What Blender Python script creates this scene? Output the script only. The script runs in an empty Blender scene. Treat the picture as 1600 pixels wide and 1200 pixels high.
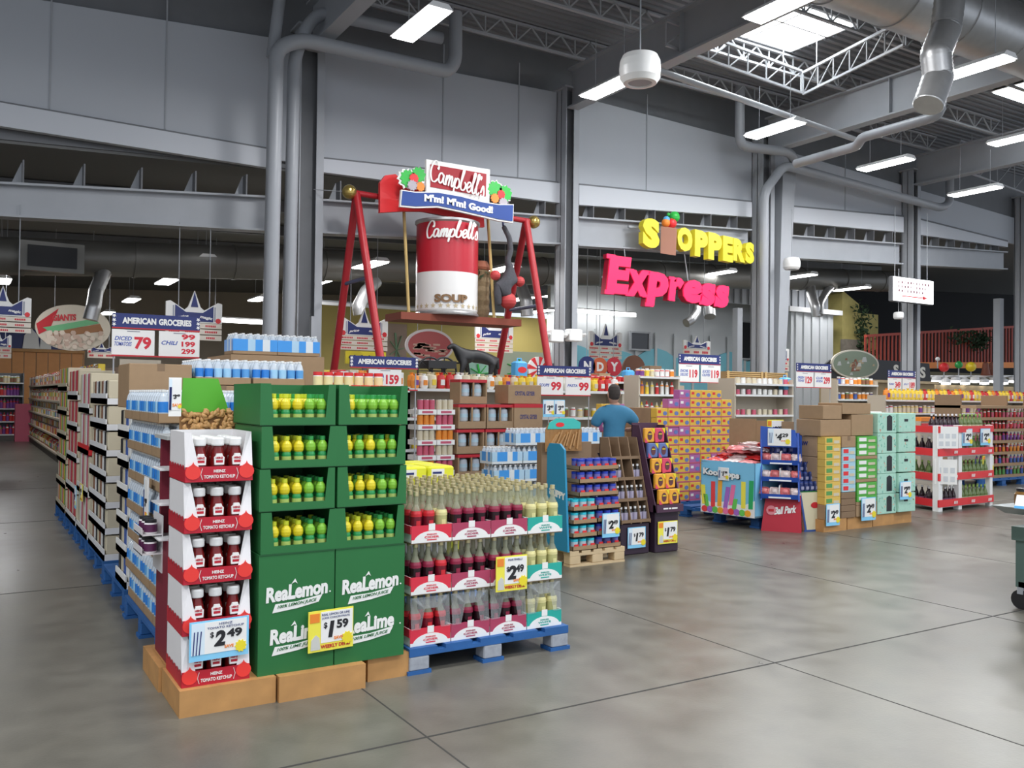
import bpy, math, random
from mathutils import Vector, Matrix
random.seed(7)
S = bpy.context.scene
COL = S.collection
# ---------------------------------------------------------------- camera
F, CH = 1385.0, 1.5
def nrm(v): return Vector(v).normalized()
_dy = nrm((-858, 12, F)); _dx = Vector((2250, 46, F)); _dx = (_dx - _dy*_dx.dot(_dy)).normalized()
_dz = _dx.cross(_dy)
if _dz.y > 0: _dz = -_dz
CAM = Vector((0, 0, CH))
def ray(px, py):
    c = Vector((px-800, py-600, F)); return Vector((_dx.dot(c), _dy.dot(c), _dz.dot(c)))
def fl(px, py, z=0.0):
    r = ray(px, py); return CAM + r*((z-CH)/r.z)
def onY(px, py, y): r = ray(px, py); return CAM + r*(y/r.y)
def onX(px, py, x): r = ray(px, py); return CAM + r*(x/r.x)
cd = bpy.data.cameras.new('camera'); cam = bpy.data.objects.new('camera', cd); COL.objects.link(cam)
cd.sensor_fit = 'HORIZONTAL'; cd.sensor_width = 36.0; cd.lens = F/1600*36; cd.clip_start = .05; cd.clip_end = 200
right = Vector((_dx.x, _dy.x, _dz.x)); down = Vector((_dx.y, _dy.y, _dz.y)); fwd = Vector((_dx.z, _dy.z, _dz.z))
m = Matrix.Identity(4)
for i in range(3): m[i][0] = right[i]; m[i][1] = -down[i]; m[i][2] = -fwd[i]; m[i][3] = CAM[i]
cam.matrix_world = m; S.camera = cam
# ---------------------------------------------------------------- world + exposure
w = bpy.data.worlds.new('world'); S.world = w; w.use_nodes = True
w.node_tree.nodes['Background'].inputs[0].default_value = (.80, .88, 1, 1)
w.node_tree.nodes['Background'].inputs[1].default_value = .80
S.view_settings.view_transform = 'Standard'; S.view_settings.look = 'None'
S.view_settings.gamma = 1; S.view_settings.use_curve_mapping = False
S.view_settings.exposure = 0.5
try:
    S.cycles.max_bounces = 5; S.cycles.transparent_max_bounces = 10; S.cycles.use_denoising = True
    S.cycles.sample_clamp_indirect = 4
except Exception: pass
# ---------------------------------------------------------------- materials
MATS = {}
def M(name, col=(.5, .5, .5), rough=.5, metal=0., noise=0., nscale=20., emit=0., alpha=1., bump=0., spec=.5, wave=None):
    if name in MATS: return MATS[name]
    m = bpy.data.materials.new(name); m.use_nodes = True; N = m.node_tree; b = N.nodes['Principled BSDF']
    c = (*col, 1)
    b.inputs['Base Color'].default_value = c; b.inputs['Roughness'].default_value = rough
    b.inputs['Metallic'].default_value = metal; b.inputs['Specular IOR Level'].default_value = spec
    if emit: b.inputs['Emission Color'].default_value = c; b.inputs['Emission Strength'].default_value = emit
    if alpha < 1: b.inputs['Alpha'].default_value = alpha
    if noise or bump:
        tc = N.nodes.new('ShaderNodeTexCoord'); nz = N.nodes.new('ShaderNodeTexNoise'); nz.inputs['Scale'].default_value = nscale
        nz.inputs['Detail'].default_value = 4
        N.links.new(tc.outputs['Object'], nz.inputs['Vector'])
        if noise:
            mx = N.nodes.new('ShaderNodeMix'); mx.data_type = 'RGBA'
            mx.inputs[6].default_value = tuple(max(0, v*(1-noise)) for v in col)+(1,)
            mx.inputs[7].default_value = tuple(min(1, v*(1+noise)) for v in col)+(1,)
            N.links.new(nz.outputs['Fac'], mx.inputs[0]); N.links.new(mx.outputs[2], b.inputs['Base Color'])
        if bump:
            bp = N.nodes.new('ShaderNodeBump'); bp.inputs['Strength'].default_value = bump; bp.inputs['Distance'].default_value = .01
            N.links.new(nz.outputs['Fac'], bp.inputs['Height']); N.links.new(bp.outputs['Normal'], b.inputs['Normal'])
    MATS[name] = m; return m
def mix_clear(name, col, fac, rough=.1):
    """clear plastic or glass: a see-through share mixed with a glossy tinted share"""
    if name in MATS: return MATS[name]
    m = bpy.data.materials.new(name); m.use_nodes = True; N = m.node_tree; b = N.nodes['Principled BSDF']
    b.inputs['Base Color'].default_value = (*col, 1); b.inputs['Roughness'].default_value = rough
    t = N.nodes.new('ShaderNodeBsdfTransparent'); t.inputs[0].default_value = (*[.6+.4*c for c in col], 1)
    mx = N.nodes.new('ShaderNodeMixShader'); mx.inputs[0].default_value = fac
    N.links.new(b.outputs[0], mx.inputs[1]); N.links.new(t.outputs[0], mx.inputs[2])
    N.links.new(mx.outputs[0], N.nodes['Material Output'].inputs[0]); MATS[name] = m; return m
def rnd_mat(name, cols, rough=.45):
    """package colours picked by the random number of each object"""
    if name in MATS: return MATS[name]
    m = bpy.data.materials.new(name); m.use_nodes = True; N = m.node_tree; b = N.nodes['Principled BSDF']
    oi = N.nodes.new('ShaderNodeObjectInfo'); cr = N.nodes.new('ShaderNodeValToRGB'); cr.color_ramp.interpolation = 'CONSTANT'
    e = cr.color_ramp.elements
    while len(e) < len(cols): e.new(1)
    for i, c in enumerate(cols): e[i].position = i/len(cols); e[i].color = (*c, 1)
    N.links.new(oi.outputs['Random'], cr.inputs[0]); N.links.new(cr.outputs[0], b.inputs['Base Color'])
    b.inputs['Roughness'].default_value = rough; MATS[name] = m; return m
steel = M('steel_paint', (.37, .385, .41), .5, 0, .08, 3)
steel_d = M('steel_dark', (.17, .175, .185), .6, 0, .1, 3)
galv = M('galvanised', (.50, .50, .50), .38, .75, .15, 6)
pvc = M('grey_pipe', (.33, .345, .37), .4)
white = M('white_paint', (.80, .80, .80), .5)
white_pl = M('white_plastic', (.85, .85, .83), .35)
paper = M('white_card', (.86, .85, .82), .6)
black = M('black', (.015, .015, .018), .5)
cardb = M('cardboard', (.36, .235, .13), .75, 0, .1, 15)
cardd = M('cardboard_dark', (.24, .155, .09), .8)
navy = M('navy', (.018, .03, .16), .45)
red = M('red', (.52, .02, .03), .45)
redb = M('bright_red', (.75, .03, .035), .4)
yellow = M('yellow', (.85, .70, .03), .45)
green = M('display_green', (.018, .155, .04), .55, 0, .08, 4)
greenb = M('lime_green', (.10, .42, .03), .4)
wood = M('pine', (.50, .26, .09), .6, 0, .3, 8)
woodp = M('pale_pine', (.62, .47, .28), .7, 0, .2, 8)
blue_p = M('pallet_blue', (.02, .11, .33), .6, 0, .3, 6)
chip = M('chip_block', (.34, .36, .40), .8, 0, .3, 30)
skyb = M('sky_blue', (.10, .42, .78), .4)
orange = M('orange', (.85, .25, .03), .5)
# ---------------------------------------------------------------- mesh builder
TXT = {}
def text_geo(s, bold, shear, font=None):
    k = (s, bold, shear)
    if k in TXT: return TXT[k]
    cu = bpy.data.curves.new('t', 'FONT'); cu.body = s; cu.size = 1; cu.offset = bold; cu.shear = shear
    cu.extrude = .5; cu.resolution_u = 3; cu.align_x = 'CENTER'
    o = bpy.data.objects.new('t', cu); COL.objects.link(o)
    dg = bpy.context.evaluated_depsgraph_get(); dg.update()
    me = o.evaluated_get(dg).to_mesh()
    vs = [v.co.copy() for v in me.vertices]; fs = [tuple(p.vertices) for p in me.polygons]
    o.evaluated_get(dg).to_mesh_clear(); bpy.data.objects.remove(o); bpy.data.curves.remove(cu)
    if not vs: vs = [Vector((0, 0, 0))]
    a0 = min(v.x for v in vs); a1 = max(v.x for v in vs); b0 = min(v.y for v in vs); b1 = max(v.y for v in vs)
    TXT[k] = (vs, fs, a0, a1, b0, b1); return TXT[k]
class MB:
    def __init__(s): s.v = []; s.f = []; s.m = []; s.sm = []; s.mats = []
    def mi(s, mat):
        if mat not in s.mats: s.mats.append(mat)
        return s.mats.index(mat)
    def add(s, vs, fs, mat, smooth=False):
        o = len(s.v); s.v += [tuple(v) for v in vs]; i = s.mi(mat)
        for f in fs: s.f.append(tuple(o+k for k in f)); s.m.append(i); s.sm.append(smooth)
        return s
    def box(s, x0, y0, z0, x1, y1, z1, mat):
        if x0 > x1: x0, x1 = x1, x0
        if y0 > y1: y0, y1 = y1, y0
        if z0 > z1: z0, z1 = z1, z0
        return s.add([(x0,y0,z0),(x1,y0,z0),(x1,y1,z0),(x0,y1,z0),(x0,y0,z1),(x1,y0,z1),(x1,y1,z1),(x0,y1,z1)],
            [(0,3,2,1),(4,5,6,7),(0,1,5,4),(1,2,6,5),(2,3,7,6),(3,0,4,7)], mat)
    def rbox(s, x0, y0, z0, x1, y1, z1, mat, b=.01):
        """box with cut vertical and top edges"""
        def ring(d, z): return [(x0+d+b*0, y0+b+d*0, z)] and [(x0+d+b, y0+d, z), (x1-d-b, y0+d, z), (x1-d, y0+d+b, z), (x1-d, y1-d-b, z), (x1-d-b, y1-d, z), (x0+d+b, y1-d, z), (x0+d, y1-d-b, z), (x0+d, y0+d+b, z)]
        v = ring(b, z0)+ring(0, z0+b)+ring(0, z1-b)+ring(b, z1); f = []
        for r in range(3):
            for k in range(8): f.append((r*8+k, r*8+(k+1) % 8, r*8+8+(k+1) % 8, r*8+8+k))
        f.append(tuple(range(24, 32))); f.append(tuple(range(7, -1, -1))); return s.add(v, f, mat)
    def hexa(s, p, mat):   # 8 corners: bottom ring, top ring
        return s.add(p, [(0,3,2,1),(4,5,6,7),(0,1,5,4),(1,2,6,5),(2,3,7,6),(3,0,4,7)], mat)
    def lathe(s, prof, mat, c=(0,0,0), n=12, mats=None, cap=True):
        for i in range(len(prof)-1):
            (r0, z0), (r1, z1) = prof[i], prof[i+1]; vs = []; 
            for r, z in ((r0, z0), (r1, z1)):
                for k in range(n): a = 2*math.pi*k/n; vs.append((c[0]+r*math.cos(a), c[1]+r*math.sin(a), c[2]+z))
            s.add(vs, [(k, (k+1) % n, n+(k+1) % n, n+k) for k in range(n)], mats[i] if mats else mat, True)
        if cap:
            for j, flip in ((0, True), (-1, False)):
                r, z = prof[j]
                if r > 1e-5:
                    vs = [(c[0]+r*math.cos(2*math.pi*k/n), c[1]+r*math.sin(2*math.pi*k/n), c[2]+z) for k in range(n)]
                    s.add(vs, [tuple(range(n))[::-1] if flip else tuple(range(n))], mats[j] if mats else mat)
        return s
    def cyl(s, c, r, h, mat, n=14, r2=None): return s.lathe([(r, 0), (r if r2 is None else r2, h)], mat, c, n)
    def tube(s, pts, r, mat, n=8, closed=False):
        pts = [Vector(p) for p in pts]; rs = r if isinstance(r, (list, tuple)) else [r]*len(pts); rings = []
        up = Vector((0, 0, 1)); prev = None
        for i, p in enumerate(pts):
            a = pts[i-1] if i else p; b = pts[i+1] if i < len(pts)-1 else p
            t = (b-a).normalized()
            u = t.cross(up) if prev is None else prev - t*prev.dot(t)
            if u.length < 1e-4: u = t.cross(Vector((1, 0, 0)))
            u.normalize(); prev = u; w_ = t.cross(u)
            rings.append([p+(u*math.cos(2*math.pi*k/n)+w_*math.sin(2*math.pi*k/n))*rs[i] for k in range(n)])
        vs = [v for g in rings for v in g]; fs = []
        for i in range(len(rings)-1):
            for k in range(n): fs.append((i*n+k, i*n+(k+1) % n, (i+1)*n+(k+1) % n, (i+1)*n+k))
        s.add(vs, fs, mat, True)
        s.add(rings[0], [tuple(range(n))[::-1]], mat); s.add(rings[-1], [tuple(range(n))], mat); return s
    def bar(s, a, b, w_, mat, h=None):
        """square bar between two points"""
        a, b = Vector(a), Vector(b); h = h or w_; t = (b-a).normalized(); up = Vector((0, 0, 1))
        if abs(t.z) > .95: up = Vector((0, 1, 0))
        u = t.cross(up).normalized()*w_/2; v = u.normalized().cross(t)*h/2
        return s.hexa([a-u-v, a+u-v, b+u-v, b-u-v, a-u+v, a+u+v, b+u+v, b-u+v], mat)
    def prism(s, poly, y0, y1, mat, side=None):
        """polygon in x,z extruded from y0 (front) to y1"""
        n = len(poly); ar = sum(poly[i][0]*poly[(i+1) % n][1]-poly[(i+1) % n][0]*poly[i][1] for i in range(n))
        if ar < 0: poly = poly[::-1]
        A = [(x, y0, z) for x, z in poly]; B = [(x, y1, z) for x, z in poly]
        s.add(A, [tuple(range(n))], mat); s.add(B, [tuple(range(n))[::-1]], mat)
        s.add(A+B, [(k, n+k, n+(k+1) % n, (k+1) % n) for k in range(n)], side or mat); return s
    def text(s, t, o, h, mat, w_=None, u=(1, 0, 0), v=(0, 0, 1), bold=.015, shear=0., depth=.002, arch=0., slope=0.):
        """lettering centred on point o, cap height h (and width w_), standing proud of the face by depth"""
        vs, fs, a0, a1, b0, b1 = text_geo(t, bold, shear)
        sy = h/(b1-b0); sx = sy if w_ is None else w_/(a1-a0)
        u = Vector(u); v = Vector(v); n = u.cross(v); o = Vector(o); out = []
        W = (a1-a0)*sx
        for p in vs:
            x = (p.x-(a0+a1)/2)*sx; y = (p.y-(b0+b1)/2)*sy
            y += slope*x - arch*(2*x/W)**2 if W else 0
            out.append(o+u*x+v*y+n*(p.z+.5)*depth)
        return s.add(out, fs, mat)
    def build(s, name, parent=None, loc=None, rz=0.):
        me = bpy.data.meshes.new(name); me.from_pydata(s.v, [], s.f)
        for m_ in s.mats: me.materials.append(m_)
        me.polygons.foreach_set('material_index', s.m); me.polygons.foreach_set('use_smooth', s.sm); me.update()
        o = bpy.data.objects.new(name, me); COL.objects.link(o)
        if parent is not None: o.parent = parent
        if loc is not None: o.location = loc
        if rz: o.rotation_euler.z = rz
        return o
def link(name, me, parent=None, loc=(0,0,0), rz=0.):
    o = bpy.data.objects.new(name, me); COL.objects.link(o); o.location = loc
    if rz: o.rotation_euler.z = rz
    if parent is not None: o.parent = parent
    return o
def tag(o, label, cat, group=None, kind=None):
    o['label'] = label; o['category'] = cat
    if group: o['group'] = group
    if kind: o['kind'] = kind
    return o
def struct(o): o['kind'] = 'structure'; return o
def thing(name, label, cat, loc=(0,0,0), rz=0., group=None):
    o = bpy.data.objects.new(name, None); COL.objects.link(o); o.location = loc; o.rotation_euler.z = rz; o.empty_display_size = .1
    return tag(o, label, cat, group)
class Kind:
    """a prototype: list of (part name, mesh, offset, subparts); placed any number of times"""
    def __init__(s, name, cat, parts): s.name, s.cat, s.parts = name, cat, parts
    def put(s, loc, label, group=None, rz=0., tilt=0.):
        if len(s.parts) == 1 and s.parts[0][0] is None:
            o = link(s.name, s.parts[0][1], None, loc, rz); tag(o, label, s.cat, group)
        else:
            o = thing(s.name, label, s.cat, loc, rz, group)
            for p in s.parts:
                c = link(p[0], p[1], o, p[2] if len(p) > 2 else (0, 0, 0))
                for q in (p[3] if len(p) > 3 else ()): link(q[0], q[1], c, q[2] if len(q) > 2 else (0, 0, 0))
        if tilt: o.rotation_euler.x = tilt
        return o
def mesh(mb, name='m'):
    me = bpy.data.meshes.new(name); me.from_pydata(mb.v, [], mb.f)
    for m_ in mb.mats: me.materials.append(m_)
    me.polygons.foreach_set('material_index', mb.m); me.polygons.foreach_set('use_smooth', mb.sm); me.update(); return me
ORD = ['first', 'second', 'third', 'fourth', 'fifth', 'sixth', 'seventh', 'eighth', 'ninth', 'tenth', 'eleventh', 'twelfth', 'thirteenth', 'fourteenth', 'fifteenth', 'sixteenth', 'seventeenth', 'eighteenth', 'nineteenth', 'twentieth']
def od(i): return ORD[i] if i < 20 else 'far'
# ================================================================ SETTING
YP = 15.6           # plane of the column row
CX = [5.28, 11.05, 17.1, 23.2, 29.2]
# floor: polished concrete with saw cut joints
def floor_mat():
    m = bpy.data.materials.new('polished_concrete'); m.use_nodes = True; N = m.node_tree; b = N.nodes['Principled BSDF']; L = N.links.new
    tc = N.nodes.new('ShaderNodeTexCoord')
    def noise(sc, det, dist=0.):
        n = N.nodes.new('ShaderNodeTexNoise'); n.inputs['Scale'].default_value = sc; n.inputs['Detail'].default_value = det; n.inputs['Distortion'].default_value = dist
        L(tc.outputs['Object'], n.inputs['Vector']); return n
    n1 = noise(.55, 8, .4); n2 = noise(4, 6); n3 = noise(60, 2)
    cr = N.nodes.new('ShaderNodeValToRGB'); e = cr.color_ramp.elements
    e[0].position = .3; e[0].color = (.112, .103, .080, 1); e[1].position = .72; e[1].color = (.195, .184, .150, 1)
    L(n1.outputs['Fac'], cr.inputs[0])
    mx = N.nodes.new('ShaderNodeMix'); mx.data_type = 'RGBA'; mx.blend_type = 'OVERLAY'; mx.inputs[0].default_value = .45
    L(cr.outputs[0], mx.inputs[6]); L(n2.outputs['Fac'], mx.inputs[7])
    hs = N.nodes.new('ShaderNodeHueSaturation'); hs.inputs['Saturation'].default_value = .9; L(mx.outputs[2], hs.inputs['Color'])
    L(hs.outputs[0], b.inputs['Base Color'])
    mr = N.nodes.new('ShaderNodeMapRange'); mr.inputs[3].default_value = .22; mr.inputs[4].default_value = .42; L(n2.outputs['Fac'], mr.inputs[0]); L(mr.outputs[0], b.inputs['Roughness'])
    bp = N.nodes.new('ShaderNodeBump'); bp.inputs['Strength'].default_value = .06; bp.inputs['Distance'].default_value = .01; L(n3.outputs['Fac'], bp.inputs['Height']); L(bp.outputs[0], b.inputs['Normal'])
    b.inputs['Specular IOR Level'].default_value = .5
    return m
fm = floor_mat(); jm = M('joint', (.045, .043, .04), .8)
b = MB(); b.box(-14, -8, -.1, 62, 60, 0, fm)
struct(b.build('floor'))
xs = [-4.85, -2.65, -.44, 1.765, 3.975, 6.185, 8.395, 10.6, 12.8, 15, 17.2, 19.4]; ys = [-.5, 3.53, 7.6, 11.7, 15.7]
b = MB()
for x in xs: b.box(x-.004, -6, 0, x+.004, 24, .0012, jm)
struct(b.build('trim_1'))
b = MB()
for y in ys: b.box(-8, y-.006, 0, 30, y+.006, .0014, jm)
struct(b.build('trim_2'))

def pz(px, py, y=YP): p = onY(px, py, y); return (p.x, p.z)
def poly_wall(name, pts, y0, y1, mat):
    return struct(MB().prism([pz(*p, y0) for p in pts], y0, y1, mat).build(name))
panel = M('wall_panel', (.47, .49, .525), .5, 0, .05, .6); girt = M('girt_paint', (.58, .60, .64), .5)
# gable panels above the beams, split by the columns (corrugated seams follow)
poly_wall('wall_gable', [(-120, -30), (430, 60), (900, 150), (1225, 235), (1600, 345), (1600, 385), (1412, 340), (1225, 330), (1172, 328), (905, 302), (539, 262), (430, 250), (-120, 165)], YP+.25, YP+.33, panel)
struct(MB().prism([(-14, 4.8), (40, 7.25), (40, 9.2), (-14, 9.2)], YP+.36, YP+.42, steel_d).build('wall_eave'))
k = 3
for x in (-60, 80, 260, 692, 810, 1010, 1320):
    y_t = -20+.25*(x+120); y_b = {True: 157+.174*x, False: 251+.1*(x-539)}[x < 430]
    a = onY(x, y_t, YP+.25); c = onY(x, y_b, YP+.25); zz = (a.z+c.z)/2
    k += 1; struct(MB().box(a.x-.012, YP+.235, c.z, a.x+.012, YP+.25, 8.6, steel).build('trim_%d' % k))
def beam(name, tl, tr, bl, br, y0, depth, mat, fl_=True):
    """I girder along X with web set back between two flanges"""
    A, B, C_, D = [onY(*p, y0) for p in (tl, tr, br, bl)]
    b = MB(); t = .035
    def seg(zA, zB, zC, zD, ya, yb, mt): b.hexa([(D.x, ya, zD), (C_.x, ya, zC), (C_.x, yb, zC), (D.x, yb, zD), (A.x, ya, zA), (B.x, ya, zB), (B.x, yb, zB), (A.x, yb, zA)], mt)
    seg(A.z, B.z, C_.z, D.z, y0+depth/2-.01, y0+depth/2+.01, mat)
    seg(A.z, B.z, B.z-t, A.z-t, y0, y0+depth, mat); seg(D.z+t, C_.z+t, C_.z, D.z, y0, y0+depth, mat)
    return b.build(name)
# sloped girt with a bright face and beams of the low roof, one per bay
bays = [((-120, 139), (425, 234), (425, 263), (-120, 178)), ((497, 247), (882, 287), (882, 318), (497, 268)), ((905, 289), (1175, 316), (1175, 339), (905, 320)), ((1225, 322), (1412, 339), (1412, 363), (1225, 346)), ((1432, 342), (1575, 378), (1575, 386), (1432, 366))]
for i, (a, b_, c_, d) in enumerate(bays):
    poly_wall('trim_%d' % (20+i), [a, b_, c_, d], YP+.10, YP+.22, girt)
    up = lambda p: (p[0], p[1]-2.5)
    poly_wall('trim_%d' % (30+i), [up(a), up(b_), b_, a], YP+.16, YP+.24, steel_d)
lows = [((-120, 277), (425, 306), (425, 361), (-120, 331)), ((497, 310), (882, 337), (882, 382), (497, 364)), ((905, 338), (1175, 358), (1175, 400), (905, 384)), ((1225, 366), (1412, 380), (1412, 413), (1225, 402)), ((1432, 382), (1575, 393), (1575, 421), (1432, 414))]
bn = ['leftmost', 'second from the left', 'middle', 'fourth from the left', 'rightmost']
for i, (a, b_, c_, d) in enumerate(lows):
    o = beam('steel_beam', a, b_, d, c_, YP+.05, .3, steel)
    tag(o, 'grey steel beam under the gable wall, %s bay' % bn[i], 'beam', 'beams carrying the low roof')
    # purlin brackets sitting on the beam
    A = onY(*a, YP+.05); B = onY(*b_, YP+.05); n = 6
    for j in range(n):
        t = (j+.5)/n; x = A.x+(B.x-A.x)*t; z = A.z+(B.z-A.z)*t+.012
        h = .36 if i < 3 else .3
        q = MB().prism([(x-.012, z), (x+.012, z), (x+.012, z+h), (x-.012, z+h)], YP+.12, YP+.36, steel_d); q.hexa([(x-.16, YP+.34, z), (x+.01, YP+.34, z), (x+.01, YP+.36, z), (x-.16, YP+.36, z), (x-.02, YP+.34, z+h), (x+.01, YP+.34, z+h), (x+.01, YP+.36, z+h), (x-.02, YP+.36, z+h)], steel)
        tag(q.build('purlin_bracket'), 'steel purlin bracket standing on the %s low beam' % bn[i], 'bracket', 'brackets on the low beams')
# columns
def column(i, x, wdt, ztop, label):
    t = thing('steel_column', label, 'column', (x, YP-.1, 0), 0, 'steel columns of the gable row')
    b = MB(); b.box(-wdt/2, -.02, 0, -wdt/2+.02, .36, ztop, steel); b.box(wdt/2-.02, -.02, 0, wdt/2, .36, ztop, steel); b.box(-wdt/2, .15, 0, wdt/2, .17, ztop, steel_d)
    b.box(-wdt/2, .33, 0, wdt/2, .35, ztop, steel); b.box(wdt/2-.14, -.03, 0, wdt/2, -.01, ztop, steel)
    b.build('shaft', t); MB().box(-wdt/2-.08, -.1, 0, wdt/2+.08, .44, .03, steel_d).build('base_plate', t)
    MB().box(-wdt/2-.06, -.06, ztop-.04, wdt/2+.06, .42, ztop, steel).build('cap_plate', t)
cl = ['grey steel column behind the bottled water, left of the swing', 'grey steel column between the swing and the yellow shoppers letters', 'grey steel column with downpipe right of the yellow shoppers letters', 'grey steel column behind the lit arrow sign', 'grey steel column at the right edge of the picture']
for i, x in enumerate(CX): column(i, x, [.45, .34, .42, .34, .5][i], 8.2, cl[i])
# tapered haunch of the third column
q = MB().hexa([(17.38, YP-.12, 0), (17.58, YP-.12, 0), (17.58, YP+.2, 0), (17.38, YP+.2, 0), (17.62, YP-.12, 7.4), (18.1, YP-.12, 7.4), (18.1, YP+.2, 7.4), (17.62, YP+.2, 7.4)], steel).build('tapered_column')
tag(q, 'tapered grey steel column right beside the third column downpipe', 'column')
# slim posts beyond
for (px, y, zt, wd, lb) in ((1560, 16.2, 4.9, .22, 'slim grey post in front of the red balcony railing'), (1152, 20, 4.4, .22, 'slim grey post beyond the last yellow shoppers letter'), (489, 15.2, 2.9, .12, 'slim pale post right of the first column')):
    p = onY(px, 560, y); tag(MB().box(-wd/2, -wd/2, 0, wd/2, wd/2, zt, steel).build('steel_post', None, (p.x, y, 0)), lb, 'post')
# ------------------------------------------------ high roof
ZD = 9.0
deckm = M('deck', (.23, .235, .25), .55, .2)
b = MB(); y = -3.0; prof = []
while y < YP+.4:
    prof += [(y, ZD), (y+.09, ZD), (y+.115, ZD+.05), (y+.185, ZD+.05)]; y += .21
def deck(x0, x1, ylo, yhi):
    pr = [p for p in prof if ylo <= p[0] <= yhi]
    vs = [(x0, p[0], p[1]) for p in pr]+[(x1, p[0], p[1]) for p in pr]; n = len(pr)
    b.add(vs, [(k, k+1, n+k+1, n+k) for k in range(n-1)], deckm)
SK = (12.4, 15.1, 11.35, 13.1)
deck(-8, SK[0], -4, 20); deck(SK[1], 34, -4, 20); deck(SK[0], SK[1], -4, SK[2]); deck(SK[0], SK[1], SK[3], 20)
struct(b.build('ceiling'))
struct(MB().box(-8, -3, ZD+.2, 34, YP+.4, ZD+.3, steel_d).box(-8, -3, ZD+.06, -7.9, YP+.4, ZD+.2, steel_d).build('ceiling_roof'))
skym = M('skylight_glow', (.92, .97, 1), .5, emit=5)
sk = thing('skylight', 'bright rectangular skylight with frame in the high roof', 'skylight', ((SK[0]+SK[1])/2, (SK[2]+SK[3])/2, ZD+.06))
MB().box(-1.35, -.87, .03, 1.35, .87, .06, skym).build('diffuser', sk)
q = MB()
for x in (-1.33, 0, 1.33): q.box(x-.02, -.87, -.03, x+.02, .87, .02, white)
for yy in (-.85, -.1, .85): q.box(-1.35, yy-.02, -.03, 1.35, yy+.02, .02, white)
q.build('frame', sk)
sk2 = thing('skylight', 'small bright skylight at the right edge of the high roof', 'skylight', (21.6, 11.3, ZD-.1))
MB().box(-.8, -.6, .0, .8, .6, .03, skym).build('diffuser', sk2); MB().box(-.84, -.64, .03, .84, .64, .05, white).build('frame', sk2)
# girders along Y over each column
for i, x in enumerate(CX[:4]):
    b = MB(); b.box(x-.01, -2, 7.75, x+.01, YP-.1, 8.55, steel); b.box(x-.14, -2, 7.72, x+.14, YP-.1, 7.76, steel); b.box(x-.14, -2, 8.54, x+.14, YP-.1, 8.58, steel)
    for y in range(0, 15, 3): b.box(x-.12, y, 7.76, x+.12, y+.02, 8.54, steel)
    tag(b.build('roof_girder'), 'deep grey roof girder running forward from the %s column' % ['first', 'second', 'third', 'fourth'][i], 'girder', 'high roof girders')
# open web joists along X in each bay
def joist(L, mat, h=.42, n=8):
    b = MB(); b.box(0, -.035, 0, L, .035, .04, mat); c = MB().box(0, -.035, h-.04, L, .035, h, mat); w_ = MB()
    for k_ in range(n):
        a = L*k_/n; c2 = L*(k_+.5)/n; e = L*(k_+1)/n
        w_.bar((a, 0, h-.03), (c2, 0, .03), .028, mat); w_.bar((c2, 0, .03), (e, 0, h-.03), .028, mat); w_.bar((c2, 0, .03), (c2, 0, h-.03), .024, mat)
    return mesh(b), mesh(c), mesh(w_)
jmat = M('joist_paint', (.40, .41, .43), .5)
for i in range(4):
    x0 = CX[i-1] if i else -1.2; L = CX[i]-x0 if i else CX[0]+1.2
    J = joist(L-.04, jmat if i >= 1 else steel_d)
    K = Kind('roof_joist', 'joist', [('bottom_chord', J[0]), ('top_chord', J[1]), ('web', J[2])])
    for j, y in enumerate((5.2, 7.1, 9.0, 10.9, 13.1, 14.9)):
        K.put((x0+.02, y, 8.56), 'open web roof joist, %s from the gable wall, %s bay' % (od(5-j), ['left', 'second', 'third', 'right'][i]), 'open web roof joists')
# eave struts and low truss below the skylight
def truss(a, b_, h, n, name, label, mat):
    a = Vector(a); b_ = Vector(b_); t = thing(name, label, 'truss', a); d = b_-a
    MB().bar((0,0,0), d, .045, mat).build('bottom_chord', t); MB().bar((0,0,h), d+Vector((0,0,h)), .05, mat).build('top_chord', t)
    w_ = MB()
    for k_ in range(n):
        p = d*(k_/n); q_ = d*((k_+1)/n); w_.bar(p, p+Vector((0,0,h)), .022, mat); w_.bar(p, q_+Vector((0,0,h)), .02, mat)
    w_.bar(d, d+Vector((0,0,h)), .03, mat); w_.build('web', t)
    for k_ in (.15, .85): MB().tube([d*k_+Vector((0, 0, h)), d*k_+Vector((0, 0, 9.0-a.z))], .012, mat, 5).build('hanger', t)
tr = M('truss_paint', (.42, .43, .45), .4)
truss(fl(1040, 70, 7.9), fl(1252, 145, 7.9), .45, 7, 'lattice_truss', 'pale lattice truss hanging in front of the skylight', tr)
truss(fl(1255, 147, 7.9), fl(1412, 70, 7.9), .45, 6, 'lattice_truss', 'pale lattice truss running forward right of the skylight', tr)
truss(fl(1500, 265, 7.9), fl(1610, 305, 7.9), .8, 4, 'lattice_truss', 'pale lattice truss at the right edge below the small skylight', tr)
def pipe(name, label, pts, r, mat=pvc, cat='pipe', bend=True):
    P = [Vector(p) for p in pts]; out = [P[0]]
    for i in range(1, len(P)-1):
        a = (P[i-1]-P[i]); c = (P[i+1]-P[i]); k_ = min(r*2.2, a.length*.45, c.length*.45); a = P[i]+a.normalized()*k_; c = P[i]+c.normalized()*k_
        for t in (0, .25, .5, .75, 1): out.append(a*(1-t)**2+P[i]*2*t*(1-t)+c*t*t)
    out.append(P[-1]); q = MB().tube(out, r, mat, 14)
    return tag(q.build(name), label, cat)
def P3(px, py, y):
    p = onY(px, py, y); return (p.x, p.y, 0.0 if py == 640 else p.z)
pipe('roof_pipe', 'pale horizontal pipe crossing below the round hanging drum', [fl(1015, 105, 7.4), fl(1345, 221, 7.4)], .06, tr)
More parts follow.
